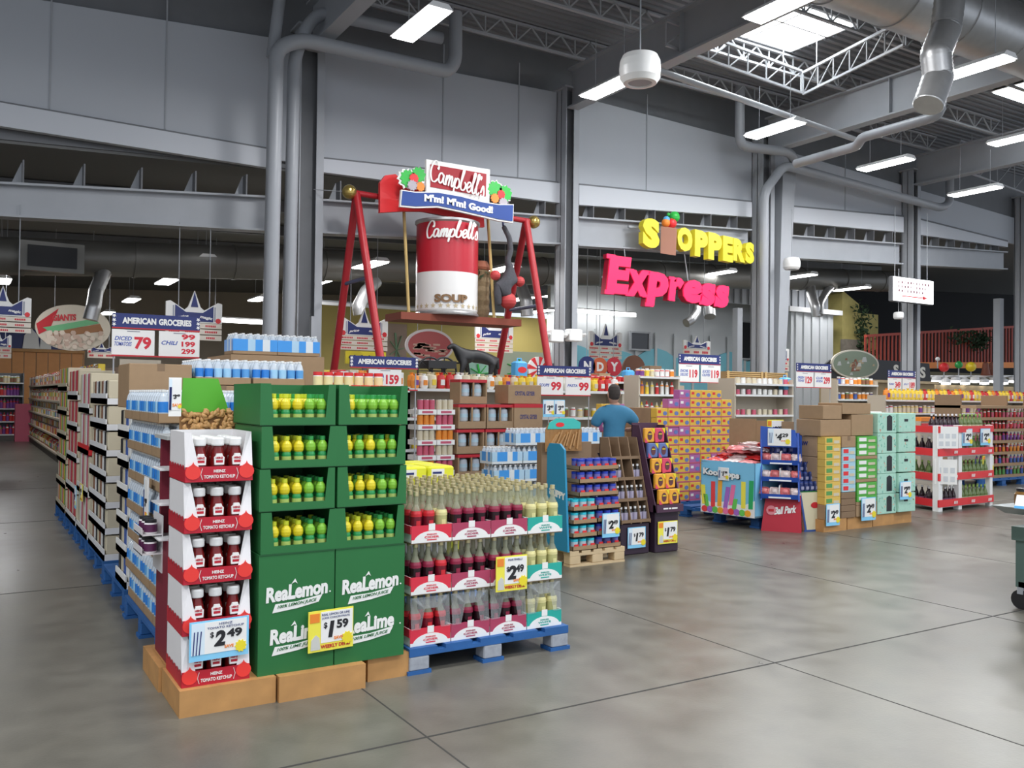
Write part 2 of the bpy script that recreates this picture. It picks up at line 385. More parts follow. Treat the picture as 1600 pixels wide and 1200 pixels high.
pipe('drain_pipe', 'thick grey drain pipe bending off the first column toward the ceiling lamp', [P3(418, 640, 14.6), P3(432, 75, 14.6), P3(470, 62, 14.6), P3(700, 112, 14.6), P3(712, 95, 14.6), P3(712, 20, 14.6)], .125)
pipe('drain_pipe', 'grey downpipe between the thick drain pipe and the first column', [P3(447, 640, 14.9), P3(460, 90, 14.9), P3(480, 40, 14.9), P3(500, 20, 14.9), P3(690, 60, 14.9)], .11)
pipe('drain_pipe', 'straight grey pipe rising to the roof at the left of the first column', [P3(425, 90, 14.9), P3(445, -60, 14.9)], .10)
pipe('drain_pipe', 'grey downpipe on the third column bending away to the right', [P3(1192, 640, 15.2), P3(1194, 300, 15.2), P3(1225, 258, 15.2), P3(1470, 325, 15.2), P3(1484, 318, 15.2), P3(1484, 280, 15.2)], .115)
pipe('drain_pipe', 'grey pipe looping from the roof down to the third column top', [P3(1156, 105, 15.0), P3(1156, 228, 15.0), P3(1235, 238, 15.0), P3(1243, 255, 15.2)], .115)
pipe('drain_pipe', 'dim grey pipe running forward from the third column below the girder', [fl(1243, 256, 6.9), fl(1340, 228, 6.9), fl(1346, 215, 7.0), fl(1470, 180, 7.0), fl(1470, 180, 7.0)+Vector((0, 0, 1.0))], .10)
# big round duct and spiral drop on the upper right
dk = thing('round_duct', 'huge round galvanised duct across the upper right corner', 'duct', (0, 0, 0))
a = fl(1395, 4, 7.75); MB().tube([(a.x-3.2, a.y, 7.95), (a.x+9, a.y, 7.95)], .55, galv, 28).build('duct_body', dk)
q = MB()
for k_ in range(8): MB().tube([(a.x-3.0+k_*1.5, a.y, 7.95), (a.x-2.94+k_*1.5, a.y, 7.95)], .57, galv, 28).build('joint_ring', dk)
def spiral(name, label, pts, r, mat=galv, amp=.06, n=50):
    r *= .8
    P = [Vector(p) for p in pts]; c = []; rs = []
    for i in range(n+1):
        t = i/n*(len(P)-1); j = min(int(t), len(P)-2); f_ = t-j; f_ = f_*f_*(3-2*f_)
        c.append(P[j]*(1-f_)+P[j+1]*f_)
    # round off the corners
    for _ in range(4): c = [c[0]]+[(c[i-1]+c[i]*2+c[i+1])/4 for i in range(1, n)]+[c[-1]]
    rs = [r*(1+(amp if i % 2 else 0)) for i in range(n+1)]
    o = MB().tube(c, rs, mat, 16).build(name, dk); o['label'] = label; return o
Dy = a.y-.9
spiral('flexible_duct', 'wavy silver flexible duct hanging from the huge round duct', [P3(1485, -10, Dy), P3(1478, 45, Dy), P3(1462, 85, Dy), P3(1466, 120, Dy), P3(1450, 165, Dy)], .26, n=60)
# ------------------------------------------------ low roof beyond the columns
lowm = M('low_roof', (.17, .17, .165), .8)
b = MB(); b.hexa([(-14, YP+.4, 4.75), (62, YP+.4, 8.2), (62, 46, 8.2), (-14, 46, 4.75), (-14, YP+.4, 4.85), (62, YP+.4, 8.3), (62, 46, 8.3), (-14, 46, 4.85)], lowm)
struct(b.build('ceiling_low'))
for j, y in enumerate((18.5, 21.5, 24.5, 27.5, 30.5)):
    z0 = 4.55+.0
    tag(MB().hexa([(-6, y, 4.9), (30, y, 6.4), (30, y+.15, 6.4), (-6, y+.15, 4.9), (-6, y, 5.1), (30, y, 6.7), (30, y+.15, 6.7), (-6, y+.15, 5.1)], steel_d).build('roof_purlin'), 'dark low roof purlin, %s behind the column row' % od(j), 'beam', 'low roof purlins')
ductd = M('dull_duct', (.20, .195, .18), .45, .5)
dk = thing('round_duct', 'long dull round duct under the low roof', 'duct')
A = onY(-60, 398, 19.5); B = onY(1400, 440, 19.5)
MB().tube([A, B], .36, ductd, 22).build('duct_body', dk); q = MB()
for k_ in range(14):
    p = Vector(A).lerp(Vector(B), (k_+.5)/14); MB().tube([p-Vector((.03, 0, 0)), p+Vector((.03, 0, 0))], .38, ductd, 22).build('joint_ring', dk)
p = onY(82, 402, 19.05); q = MB().box(-.55, -.05, -.28, .55, .1, .28, ductd).box(-.42, -.08, -.2, .42, -.04, .2, black).build('vent_box', dk, p)
spiral('flexible_duct', 'silver duct dropping from the long duct behind the oval giants sign', [P3(165, 420, 19.4), P3(150, 455, 19.2), P3(146, 480, 19.0), P3(141, 500, 19.0)], .17, galv, .03, 40)
spiral('flexible_duct', 'silver duct drop left of the swing near the first crown sign', [P3(588, 440, 19.4), P3(572, 455, 19.2), P3(560, 480, 19.0), P3(562, 492, 19.0)], .18, galv, .03, 30)
spiral('flexible_duct', 'silver duct drop right of the swing behind its front leg', [P3(800, 440, 19.4), P3(815, 450, 19.2), P3(822, 470, 19.0), P3(824, 494, 19.0)], .20, galv, .03, 30)
spiral('flexible_duct', 'pale curved duct drop below the pink express letters', [P3(1090, 475, 19.4), P3(1088, 490, 19.2), P3(1080, 500, 19.0), P3(1072, 505, 19.0)], .16, galv, .03, 30)
spiral('flexible_duct', 'short silver duct end below the last pink express letter', [P3(1108, 470, 19.4), P3(1108, 482, 19.2), P3(1109, 495, 19.1)], .22, galv, .02, 20)
spiral('flexible_duct', 'left silver duct drop of the pair near the white wall', [P3(1266, 446, 19.4), P3(1268, 462, 19.2), P3(1274, 480, 19.0), P3(1276, 494, 19.0)], .19, galv, .03, 30)
spiral('flexible_duct', 'right silver duct drop of the pair near the white wall', [P3(1298, 448, 19.4), P3(1290, 458, 19.2), P3(1281, 475, 19.0), P3(1280, 492, 18.9)], .15, galv, .03, 30)
# ------------------------------------------------ ceiling lamps (each with its own light)
tubem = M('lamp_glow', (1, 1, 1), .5, emit=9)
LB = MB().prism([(-.20, .02), (-.12, .10), (.12, .10), (.20, .02)], -.65, .65, white)
LL = MB().box(-.17, -.62, -.005, .17, .62, .02, tubem); LW = MB().tube([(0, 0, .1), (0, 0, 1.0)], .006, steel, 5)
lamp = Kind('ceiling_lamp', 'lamp', [('housing', mesh(LB)), ('diffuser', mesh(LL)), ('hanger', mesh(LW), (0, -.4, 0)), ('hanger', mesh(LW), (0, .4, 0))])
def lampat(p, label, power, lw=True, group='fluorescent lamps'):
    lamp.put(p, label, group)
    if lw:
        d = bpy.data.lights.new('lamp_light', 'AREA'); d.shape = 'RECTANGLE'; d.size = .36; d.size_y = 1.24; d.energy = power; d.color = (.97, .98, 1.0)
        o = bpy.data.objects.new('lamp_light', d); COL.objects.link(o); o.location = (p[0], p[1], p[2]-.03)
HI = [(657, 40, 'large lit ceiling lamp above the swing'), (952, 138, 'lit ceiling lamp half hidden by the round drum'), (1210, 204, 'lit ceiling lamp in front of the third column'), (1383, 258, 'lit ceiling lamp right of the third column'), (1523, 300, 'lit ceiling lamp above the right pipe end'), (1517, 110, 'lit ceiling lamp beside the flexible silver duct'), (1597, 216, 'lit ceiling lamp cut by the right edge')]
HP = 95
for px, py, lb in HI: lampat(fl(px, py, 6.9), lb, HP)
p = fl(1230, 8, 6.9); lampat(p, 'lit ceiling lamp over the skylight at the top edge', HP)
n = 0
for y in (-1.5, 2.4, 6.0):
    for x in (-3.5, 1.0, 5.4, 9.9, 14.4):
        if y > 5 and x > 0 or (x > 14 and y > 2): continue
        n += 1; lampat((x, y, 7.3), 'ceiling lamp over the open floor, outside the view', HP, True, 'lamps over the open floor')
LO = [(315, 410), (260, 441), (205, 470), (168, 490), (2, 407), (4, 440), (578, 415), (497, 442), (405, 468), (780, 423), (812, 468), (1120, 428), (1245, 433), (1212, 450), (1000, 470), (1035, 471), (868, 462), (845, 487), (660, 490), (555, 500), (330, 496), (715, 512), (1330, 452), (840, 505)]
for i, (px, py) in enumerate(LO):
    big = py < 475
    lampat(fl(px, py, 5.2 if px > 850 else 4.35), 'lit lamp under the low roof, %s' % ['right of the long duct vent', 'third from the left above crown sign', 'above the giants sign end', 'farthest over the long left aisle', 'at the left edge, upper one', 'at the left edge, lower one', 'between the swing legs on the left', 'just right of the first column', 'behind the first column', 'beside the right swing rope', 'near the right swing leg', 'above the letter s of express', 'below the small hanging drum', 'below right of the last shoppers letter', 'below the letter x of express', 'below the letter p of express', 'at the second column, upper one', 'at the second column, lower one', 'below the swing plank, left', 'beside the left swing leg, low', 'over the first crown sign', 'below the swing plank, middle', 'beside the pair of duct drops', 'at the second column, lowest one'][i], 32, big or i in (17, 18))
lg = thing('strip_light', 'long thin strip light below the letters far behind the second column', 'lamp', onY(935, 488, 24)); MB().box(-1.6, -.05, -.06, 1.6, .05, .06, tubem).build('tube', lg); MB().box(-1.6, -.06, .06, 1.6, .06, .1, white).build('housing', lg); [MB().tube([(x_, 0, .1), (x_, 0, 2.6)], .01, steel, 5).build('hanger', lg) for x_ in (-1.2, 1.2)]
lg = thing('strip_light', 'long thin strip light behind the bottled water, left of the column', 'lamp', onY(378, 502, 24)); MB().box(-.9, -.05, -.05, .9, .05, .05, tubem).build('tube', lg); MB().box(-.9, -.06, .05, .9, .06, .09, white).build('housing', lg); [MB().tube([(x_, 0, .1), (x_, 0, 2.2)], .01, steel, 5).build('hanger', lg) for x_ in (-.7, .7)]
lg = thing('strip_light', 'long low tube light behind the swing legs', 'lamp', onY(610, 481, 23)); MB().box(-2.4, -.05, -.04, 2.4, .05, .04, white).build('tube', lg); MB().box(-2.4, -.06, .04, 2.4, .06, .08, steel).build('housing', lg); [MB().tube([(x_, 0, .08), (x_, 0, 3.0)], .01, steel, 5).build('hanger', lg) for x_ in (-2, 2)]
# daylight falling through the skylight
d = bpy.data.lights.new('skylight_daylight', 'AREA'); d.shape = 'RECTANGLE'; d.size = 2.6; d.size_y = 1.1; d.energy = 60; d.color = (.9, .96, 1)
o = bpy.data.objects.new('skylight_daylight', d); COL.objects.link(o); o.location = ((SK[0]+SK[1])/2, (SK[2]+SK[3])/2, ZD+.02)
# added lamp, no known fixture here; brightens the yellow house front
lampat(onY(1330, 440, 21.0), 'added lamp hung to brighten the yellow house front', 60)
def lowz(x): return 4.75+(x+14)/76*3.45
# hanging drums
def drum(p, r, label, L=1.6):
    t = thing('hanging_drum', label, 'ventilator', p)
    MB().lathe([(r*.55, -r*.62), (r*.6, -r*.72), (r*.8, -r*.7), (r*.97, -r*.45), (r, 0), (r*.97, r*.35), (r*.85, r*.62), (r*.5, r*.72), (.02, r*.74)], white_pl, n=28).build('drum_body', t)
    MB().lathe([(.02, -r*.6), (r*.56, -r*.6), (r*.56, -r*.66)], steel, n=20).build('grille', t); MB().tube([(0, 0, r*.7), (0, 0, r*.7+L)], .012, steel, 6).build('hanger', t)
drum(onY(1000, 108, 9.9), .30, 'large white round drum hanging below the roof joists', 2.4)
drum(onY(1237, 412, 15.0), .21, 'small white drum hanging right of the third column', 1.2)
drum(onY(1404, 493, 15.2), .14, 'smallest white drum hanging below the lit arrow sign', 1.2)
# ------------------------------------------------ far walls
wl = M('tan_wall', (.36, .31, .25), .8); wy = M('yellow_wall', (.50, .40, .13), .8); ww = M('pale_wall', (.55, .57, .58), .7); mural = M('mural_blue', (.20, .52, .62), .7)
struct(MB().box(-14, 38, 0, 22, 38.2, 6.5, wl).build('wall_back'))
struct(MB().box(-14, -8, 0, -13.8, 38, 5.5, wl).build('wall_left'))
A = onY(498, 500, 26); B = onY(740, 500, 26)
struct(MB().box(A.x, 26, 0, B.x+5, 26.1, 4.3, wy).build('wall_yellow'))
# mural wall
A = onY(860, 500, 24.5); B = onY(1200, 500, 24.5); C_ = onY(1310, 500, 24.5)
MW = MB().box(A.x, 24.5, 0, C_.x, 24.7, 7.0, ww)
q = struct(MW.build('wall_mural'))
def cloudpoly(x0, x1, z0, z1, n=7):
    pts = [(x0, z0), (x1, z0)]
    for i in range(n*4+1):
        t = i/(n*4); pts.append((x1+(x0-x1)*t, z1+.35*abs(math.sin(t*n*math.pi))*(1 if i % 8 < 5 else .6)))
    return pts
struct(MB().prism(cloudpoly(A.x, B.x+2.5, 1.2, 3.0), 24.44, 24.5, mural).build('trim_40'))
q = MB(); x = A.x
while x < C_.x: q.box(x, 24.40, 1.2, x+.10, 24.44, 3.9, ww); x += .9
struct(q.build('trim_41'))
for i, (pa, pb) in enumerate((((985, 520), (1012, 546)), ((1152, 503), (1172, 560)), ((1213, 497), (1243, 560)))):
    a = onY(*pa, 24.4); c = onY(*pb, 24.4)
    wdw = struct(MB().box(a.x, 24.36, c.z, c.x, 24.42, a.z, M('dark_glass', (.03, .03, .035), .1)).build('window_%d' % (i+1)))
    f_ = MB()
    for (u0, v0, u1, v1) in ((a.x-.06, c.z-.06, c.x+.06, c.z), (a.x-.06, a.z, c.x+.06, a.z+.06), (a.x-.06, c.z, a.x, a.z), (c.x, c.z, c.x+.06, a.z)): f_.box(u0, 24.32, v0, u1, 24.42, v1, steel)
    f_.build('window_frame', wdw)
# right: dark hall, white ribbed wall, yellow house front, balcony with railing
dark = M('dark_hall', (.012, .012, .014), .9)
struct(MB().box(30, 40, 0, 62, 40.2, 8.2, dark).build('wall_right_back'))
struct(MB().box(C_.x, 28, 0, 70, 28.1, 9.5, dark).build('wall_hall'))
A = onY(1236, 500, 22.5); B = onY(1302, 500, 22.5); z1 = onY(1270, 490, 22.5).z; q = MB().box(A.x, 22.5, 0, B.x, 22.9, z1, ww); x = A.x+.2
while x < B.x: q.box(x, 22.44, 0, x+.14, 22.5, z1, ww); x += .45
struct(q.build('wall_ribbed'))
struct(MB().box(A.x-.3, 22.3, z1, B.x+.3, 23, z1+.18, white).build('trim_42'))
q = MB(); zz = onY(1250, 450, 22.9).z; q.box(A.x-6, 22.9, z1+.18, B.x+.2, 23, zz+.6, steel)
x = A.x-6
while x < B.x: q.box(x, 22.84, z1+.18, x+.1, 22.9, zz+.6, steel); x += .38
struct(q.build('wall_upper'))
yh = M('house_yellow', (.66, .56, .20), .85, 0, .2, 3); stone = M('stone', (.30, .26, .21), .9, 0, .4, 6)
H = 23.0
hp = [pz(*p, H) for p in ((1316, 600), (1345, 600), (1343, 490), (1342, 475), (1318, 455), (1316, 458))]
hs_ = thing('house_front', 'yellow stucco gable front with stone base beside the white ribbed wall', 'house', (0, 0, 0)); MB().prism(hp, H, H+1.4, yh).build('gable_wall', hs_)
a = onY(1316, 530, H-.1); c = onY(1341, 560, H-.1); MB().box(a.x, H-.25, 0, c.x, H-.02, a.z, stone).build('stone_base', hs_)
a = onY(1352, 490, H+1); c = onY(1372, 530, H+1); MB().box(a.x-1.5, H+1, 0, c.x, H+1.2, a.z, yh).build('side_wall', hs_)
leafm = M('vine_green', (.035, .07, .03), .8, 0, .5, 20)
def foliage(name, label, pts, r, n, mat, size=.05, cat='plant', kind=None):
    q = MB(); P = [Vector(p) for p in pts]
    for i in range(n):
        t = random.random()*(len(P)-1); j = min(int(t), len(P)-2); c = P[j].lerp(P[j+1], t-j)
        d = Vector([random.gauss(0, r/2) for _ in range(3)]); c = c+d
        u = Vector([random.uniform(-1, 1) for _ in range(3)]).normalized()*size; v = Vector([random.uniform(-1, 1) for _ in range(3)]).normalized()*size*.6
        q.add([c-u, c+v, c+u, c-v], [(0, 1, 2, 3)], mat)
    return tag(q.build(name), label, cat, None, kind)
foliage('climbing_vine', 'dark climbing vine between yellow house front and balcony', [P3(1345, 478, H-.4), P3(1350, 520, H-.4), P3(1346, 555, H-.4), P3(1362, 560, H-.4)], .35, 500, leafm, .09)
# balcony
BY = 21.5
rail = M('railing_red', (.40, .055, .03), .6)
A = onY(1352, 548, BY); A0 = onY(1352, 530, BY); B = onY(1590, 572, BY); B0 = onY(1590, 512, BY); zt0 = onY(1352, 527, BY).z; zb0 = onY(1352, 566, BY).z; zt1 = onY(1590, 512, BY).z; zb1 = onY(1590, 566, BY).z
bl = thing('balcony_railing', 'red wooden balcony railing in the dark hall', 'railing', (0, 0, 0))
def L2(t, a, b_): return a+(b_-a)*t
n = 46
for i in range(n):
    t = i/(n-1); x = L2(t, A.x, B.x); MB().box(-.045, -.02, 0, .045, .02, L2(t, zt0, zt1)-L2(t, zb0, zb1), rail).build('baluster', bl, (x, BY, L2(t, zb0, zb1)))
MB().hexa([(A.x, BY-.06, zt0), (B.x, BY-.06, zt1), (B.x, BY+.06, zt1), (A.x, BY+.06, zt0), (A.x, BY-.06, zt0+.1), (B.x, BY-.06, zt1+.1), (B.x, BY+.06, zt1+.1), (A.x, BY+.06, zt0+.1)], rail).build('top_rail', bl)
MB().hexa([(A.x, BY-.03, zb0-.25), (B.x, BY-.03, zb1-.25), (B.x, BY+.06, zb1-.25), (A.x, BY+.06, zb0-.25), (A.x, BY-.06, zb0), (B.x, BY-.06, zb1), (B.x, BY+.06, zb1), (A.x, BY+.06, zb0)], orange).build('bottom_rail', bl)
tag(MB().box(A.x+.9, BY+.1, 0, B.x+3, BY+.9, min(zb0, zb1)-.25, M('balcony_base', (.16, .14, .08), .8)).build('balcony'), 'dull balcony base below the red railing', 'balcony')
foliage('railing_plant', 'green trailing plant hanging on the red railing', [P3(1488, 530, BY-.2), P3(1540, 528, BY-.2), P3(1525, 540, BY-.2)], .3, 450, leafm, .09, 'plant', 'stuff')
# ================================================================ FOREGROUND DISPLAYS
def pallet(x0, y0, w_, d, mat, label, blk=None, rz=0., h=.14, nb=5):
    t = thing('pallet', label, 'pallet', (x0, y0, 0), rz); blk = blk or mat
    bw = w_/nb*.8
    for i in range(nb):
        x = i*(w_-bw)/(nb-1); MB().box(x, 0, h-.022, x+bw, d, h, mat).build('deck_board', t)
    for j in range(3):
        y = j*(d-.10)/2; MB().box(0, y, h-.044, w_, y+.10, h-.022, mat).build('cross_board', t); 
        for i in range(3):
            x = i*(w_-.12)/2; MB().rbox(x, y, .02, x+.12, y+.10, h-.044, blk, .006).build('block', t)
        MB().box(0, y-.002, 0, w_ if j in (0, 2) else w_, y+.10, .02, mat).build('bottom_board', t) if mat is not blue_p else [MB().box(i*(w_-.12)/2-.01, y-.005, 0, i*(w_-.12)/2+.13, y+.105, .02, mat).build('foot', t) for i in range(3)]
    return t
def price_card(p, w_, h, style, price, label, prod='', rz=0., stick=0.):
    """small shop price sign; p = centre of the card, facing -Y before the turn"""
    t = thing('price_sign', label, 'sign', p, rz)
    bg = {'blue': M('card_blue', (.25, .62, .88), .5), 'yellow': M('card_yellow', (.88, .80, .08), .5), 'white': paper}[style]
    b = MB().box(-w_/2, -.003, -h/2, w_/2, .003, h/2, bg)
    if style == 'yellow':
        b.box(-w_*.23, -.005, -h*.30, w_*.48, -.003, h*.46, paper); b.box(-w_*.47, -.005, h*.22, -w_*.26, -.003, h*.44, orange)
        b.lathe([(h*.16, 0), (h*.17, .001)], paper, (0, 0, 0), 10) if 0 else None
        b.prism([(-w_*.45, -h*.45), (-w_*.24, -h*.45), (-w_*.26, -h*.16), (-w_*.34, -h*.08), (-w_*.44, -h*.2)], -.005, -.003, M('card_grey', (.6, .6, .55), .6))
        b.text('WEEKLY DEAL!', (w_*.1, -.003, -h*.39), h*.09, red, w_*.66, bold=.03)
    else:
        b.box(-w_*.25, -.005, -h*.34, w_*.46, -.003, h*.46, paper)
        b.box(-w_*.47, -.005, -h*.34, -w_*.25, -.003, h*.46, M('card_pale', (.70, .82, .90), .6))
        for k_ in range(3): b.bar((-w_*(.44-.05*k_), -.006, -h*.34), (-w_*(.42-.055*k_), -.006, h*.25), h*.025, navy, .002)
    b.build('card', t)
    l = MB(); H0 = h; h = min(h, w_*.95)
    d_, c_ = price.split('.')
    l.text('$', (-w_*.13, -.005, h*.12), h*.16, black, bold=.02); l.text(d_, (w_*.0, -.005, h*.02), h*.40, black, bold=.05, shear=.15); l.text(c_, (w_*.25, -.005, h*.12), h*.22, black, w_*.26, bold=.04)
    if prod:
        ps = prod.split('/')
        for k_, pp in enumerate(ps): l.text(pp, (w_*.1, -.005, h*(.39-.09*k_)), h*.055, M('ink', (.1, .12, .25), .5), min(w_*.62, w_*.045*len(pp)), bold=.0)
    h = H0
    l.text('SAVE', (w_*.16, -.005, -h*.21), h*.08, orange, bold=.03)
    l.build('lettering', t)
    st = MB(); pts = []
    for k_ in range(20):
        a = math.pi*2*k_/20; r = min(h, w_)*(.13 if k_ % 2 else .17); pts.append((w_*.36+r*math.cos(a)*.95, -h*.25+r*math.sin(a)))
    st.prism(pts, -.008, -.005, yellow); st.build('star_burst', t)
    if stick: MB().tube([(0, .005, -h/2-stick), (0, .005, 0)], .005, steel, 6).build('stick', t)
    return t
# ---- wooden risers
def riser(x0, y0, x1, y1, h, label):
    t = thing('wooden_riser', label, 'riser', (x0, y0, 0), 0, None); w_ = x1-x0; d = y1-y0
    MB().box(0, 0, 0, w_, .035, h, wood).build('front_board', t); MB().box(0, d-.035, 0, w_, d, h, wood).build('back_board', t)
    MB().box(0, .036, 0, .035, d-.036, h, wood).build('end_board', t); MB().box(w_-.035, .036, 0, w_, d-.036, h, wood).build('end_board', t)
    MB().box(.036, .036, h-.02, w_-.036, d-.036, h, wood).build('top_board', t)
riser(.875, 4.30, 1.325, 4.72, .125, 'wooden riser under the ketchup tower, front corner one')
riser(.86, 4.73, 1.325, 5.18, .125, 'wooden riser behind the front corner riser, beside the aisle')
riser(1.335, 4.28, 1.785, 5.0, .125, 'wooden riser under the left green juice tower')
riser(1.83, 4.36, 2.07, 5.0, .125, 'short wooden riser between green tower and blue pallet')
# ---- ketchup tower
KX, KY, KZ, KW, KD, KH = .892, 4.345, .125, .315, .36, .24
kw = M('ketchup_white', (.82, .80, .80), .5); kr = M('ketchup_red', (.50, .012, .03), .45); kbot = M('ketchup_bottle', (.16, .006, .006), .25)
def ketchup_tray():
    b = MB(); b.box(0, 0, 0, KW, KD, .008, cardb); b.box(0, KD-.006, 0, KW, KD, KH-.005, kw)
    sides = []
    for x, s_ in ((0, 1), (KW-.006, -1)):
        side = MB(); sides.append(side); side.add([(x, 0, .0), (x, KD, .0), (x, KD, KH-.005), (x, .03, KH-.005), (x+.006, 0, 0), (x+.006, KD, 0), (x+.006, KD, KH-.005), (x+.006, .03, KH-.005)], [(0,1,2,3),(7,6,5,4),(0,4,5,1),(1,5,6,2),(2,6,7,3),(3,7,4,0)], kw)
        x = 0 if s_ > 0 else KW; side.add([(x, 0, .07), (x+s_*.062, 0, .07), (x+s_*.028, .012, KH-.006), (x, .03, KH-.006)], [(0,1,2,3) if s_ > 0 else (3,2,1,0)], kw)
    # red scalloped lower edge on the outer left face
    side = sides[0]; side.box(-.002, .0, 0, 0, KD, .06, kr)
    for k_ in range(6): side.add([(-.003, .03+k_*.06+.028*math.cos(a*math.pi/5), .06+.022*math.sin(a*math.pi/5)) for a in range(6)], [(0,1,2,3,4,5)[::-1]], kr)
    band = MB().box(0, -.006, 0, KW, 0, .072, kr)
    for x in (.035, KW-.03):
        pts = [(x+.036*math.cos(a*math.pi/8), .046+.034*math.sin(a*math.pi/8)) for a in range(16)]; band.prism(pts, -.009, -.006, M('tomato', (.85, .05, .04), .35))
        band.prism([(x-.012, .078), (x+.012, .078), (x+.004, .086), (x, .096), (x-.004, .086)], -.010, -.008, M('tomato', (.85, .05, .04), .35))
    band.text('HEINZ', (KW/2, -.006, .050), .014, paper, bold=.03); band.text('TOMATO KETCHUP', (KW/2, -.006, .024), .016, paper, .145, bold=.02)
    for k_ in (0, 1):
        x = .078 if not k_ else KW-.078; band.tube([(x+(.008 if k_ else -.008)*(1-abs(j-3)/3.), -.008, .01+j*.009) for j in range(7)], .0014, paper, 4)
    return mesh(b), mesh(sides[0]), mesh(band), mesh(sides[1])
kt = ketchup_tray(); Ktray = Kind('ketchup_tray', 'tray', [('tray_floor', kt[0]), ('side_wall', kt[1]), ('side_wall', kt[3]), ('front_band', kt[2])])
bb = MB().lathe([(.020, 0), (.036, .006), (.038, .05), (.036, .09), (.030, .125), (.022, .155), (.021, .165)], kbot, n=14)
cc = MB().lathe([(.029, .160), (.031, .166), (.031, .192), (.027, .200), (.001, .201)], white_pl, n=14)
lab = MB().prism([(-.022, .070), (.022, .070), (.024, .105), (.016, .113), (.013, .123), (-.013, .123), (-.016, .113), (-.024, .105)], -.042, -.030, paper); lab.text('HEINZ', (0, -.042, .103), .010, kr, .034, bold=.03)
lab.box(-.016, -.0425, .080, .016, -.042, .092, kr)
Kb = Kind('ketchup_bottle', 'bottle', [('bottle_body', mesh(bb)), ('cap', mesh(cc)), ('label', mesh(lab))])
TI = ['bottom', 'second', 'third', 'fourth', 'top']
for t_ in range(5):
    z = KZ+t_*KH
    Ktray.put((KX, KY, z), 'white and red ketchup tray, %s of the ketchup tower' % (TI[t_] if t_ in (0, 4) else TI[t_]+' from the floor'))
    for r in range(4):
        for c in range(3):
            if r == 0: lb = 'red ketchup bottle, %s in front row of %s ketchup tray' % (['left', 'middle', 'right'][c], TI[t_]); g = None
            else: lb = 'red ketchup bottle behind the front row of %s ketchup tray' % TI[t_]; g = 'ketchup bottles behind the front row, %s tray' % TI[t_]
            Kb.put((KX+.073+c*.085, KY+.045+r*.082, z+.009), lb, g)
price_card((KX+.165, KY-.022, .30+.04), .28, .185, 'blue', '2.49', 'blue and white $2.49 price sign on the ketchup tower', 'HEINZ/TOMATO KETCHUP', .06)
# ---- nut stand behind the ketchup
t = thing('nut_display', 'dark red nut display stand behind the ketchup with green and nut header', 'display', (.885, 4.76, .125)); dr = M('dark_red', (.20, .012, .03), .55)
MB().box(0.02, 0, 0, .38, .33, .62, dr).box(.03, .0, .62, .38, .05, 1.14, dr).box(.03, .28, .62, .38, .33, 1.14, dr).box(.34, .05, .62, .38, .28, 1.14, dr).build('cabinet', t)
for z in (.62, .80, .98): MB().hexa([(-.02, .05, z), (.34, .05, z), (.34, .28, z), (-.02, .28, z), (-.02, .05, z+.008), (.34, .05, z+.008), (.34, .28, z+.008), (-.02, .28, z+.008)], white).build('shelf', t)
MB().box(.0, -.02, 1.14, .38, .33, 1.16, M('tray_grey', (.45, .46, .45), .5)).build('top_tray', t)
a = onY(310, 598, 4.9); q = MB().prism([(.09, 1.27), (.345, 1.27), (.28, 1.46), (.10, 1.46)], .12, .128, greenb).build('header_board', t)
nutm = M('nut', (.55, .30, .11), .5, 0, .3, 30)
nb_ = MB().box(.085, .118, 1.15, .385, .126, 1.28, M('nut_dark', (.30, .15, .05), .6)).build('nut_picture', t)
q = MB(); random.seed(3)
for i in range(85):
    x = random.uniform(.10, .37); z = random.uniform(1.165, 1.29); a = random.uniform(0, 6); u = Vector((math.cos(a), 0, math.sin(a)))*.017; c = Vector((x, .112-random.random()*.01, z)); v = Vector((-u.z, -.004, u.x))*.5
    q.tube([c-u, c-u*.4+v*.6, c+u*.4+v*.6, c+u], [.004, .011, .011, .004], nutm, 6)
tag(q.build('cashew_nuts', nb_), 'toasted cashews', 'nuts'); nb_.children[0].pop('category', None); nb_.children[0]['kind'] = 'stuff'
price_card((.885+.045, 4.80, .125+1.36), .062, .20, 'white', '3.49', 'narrow white and blue price strip beside the nut header')
jarw = M('jar_white', (.75, .72, .72), .5); plum = M('plum', (.10, .015, .07), .5)
tl_ = MB().lathe([(.03, 0), (.033, .01), (.033, .05), (.028, .06)], jarw, n=12, mats=[jarw, plum, jarw]); tm_ = MB().lathe([(.030, .058), (.030, .072), (.001, .073)], black, n=12)
Jar = Kind('fruit_jar', 'jar', [('jar_body', mesh(tl_)), ('lid', mesh(tm_))])
t = thing('jar_shelf', 'narrow shelf of plum coloured jars clipped beside the red nut stand', 'shelf', (.80, 4.92, .66)); MB().box(0, 0, 0, .10, .25, .006, jarw).box(0, 0, 0, .004, .25, .04, jarw).build('tray', t); MB().box(0, 0, .10, .10, .25, .106, jarw).box(0, 0, .10, .004, .25, .14, jarw).build('tray', t); MB().box(.10, 0, -.1, .106, .25, .2, jarw).build('back_plate', t)
for l in range(2):
    for j in range(3): Jar.put((.85, 4.96+j*.08, .667+l*.10), 'small plum jar on the %s narrow shelf, %s from the front' % (['lower', 'upper'][l], od(j)))
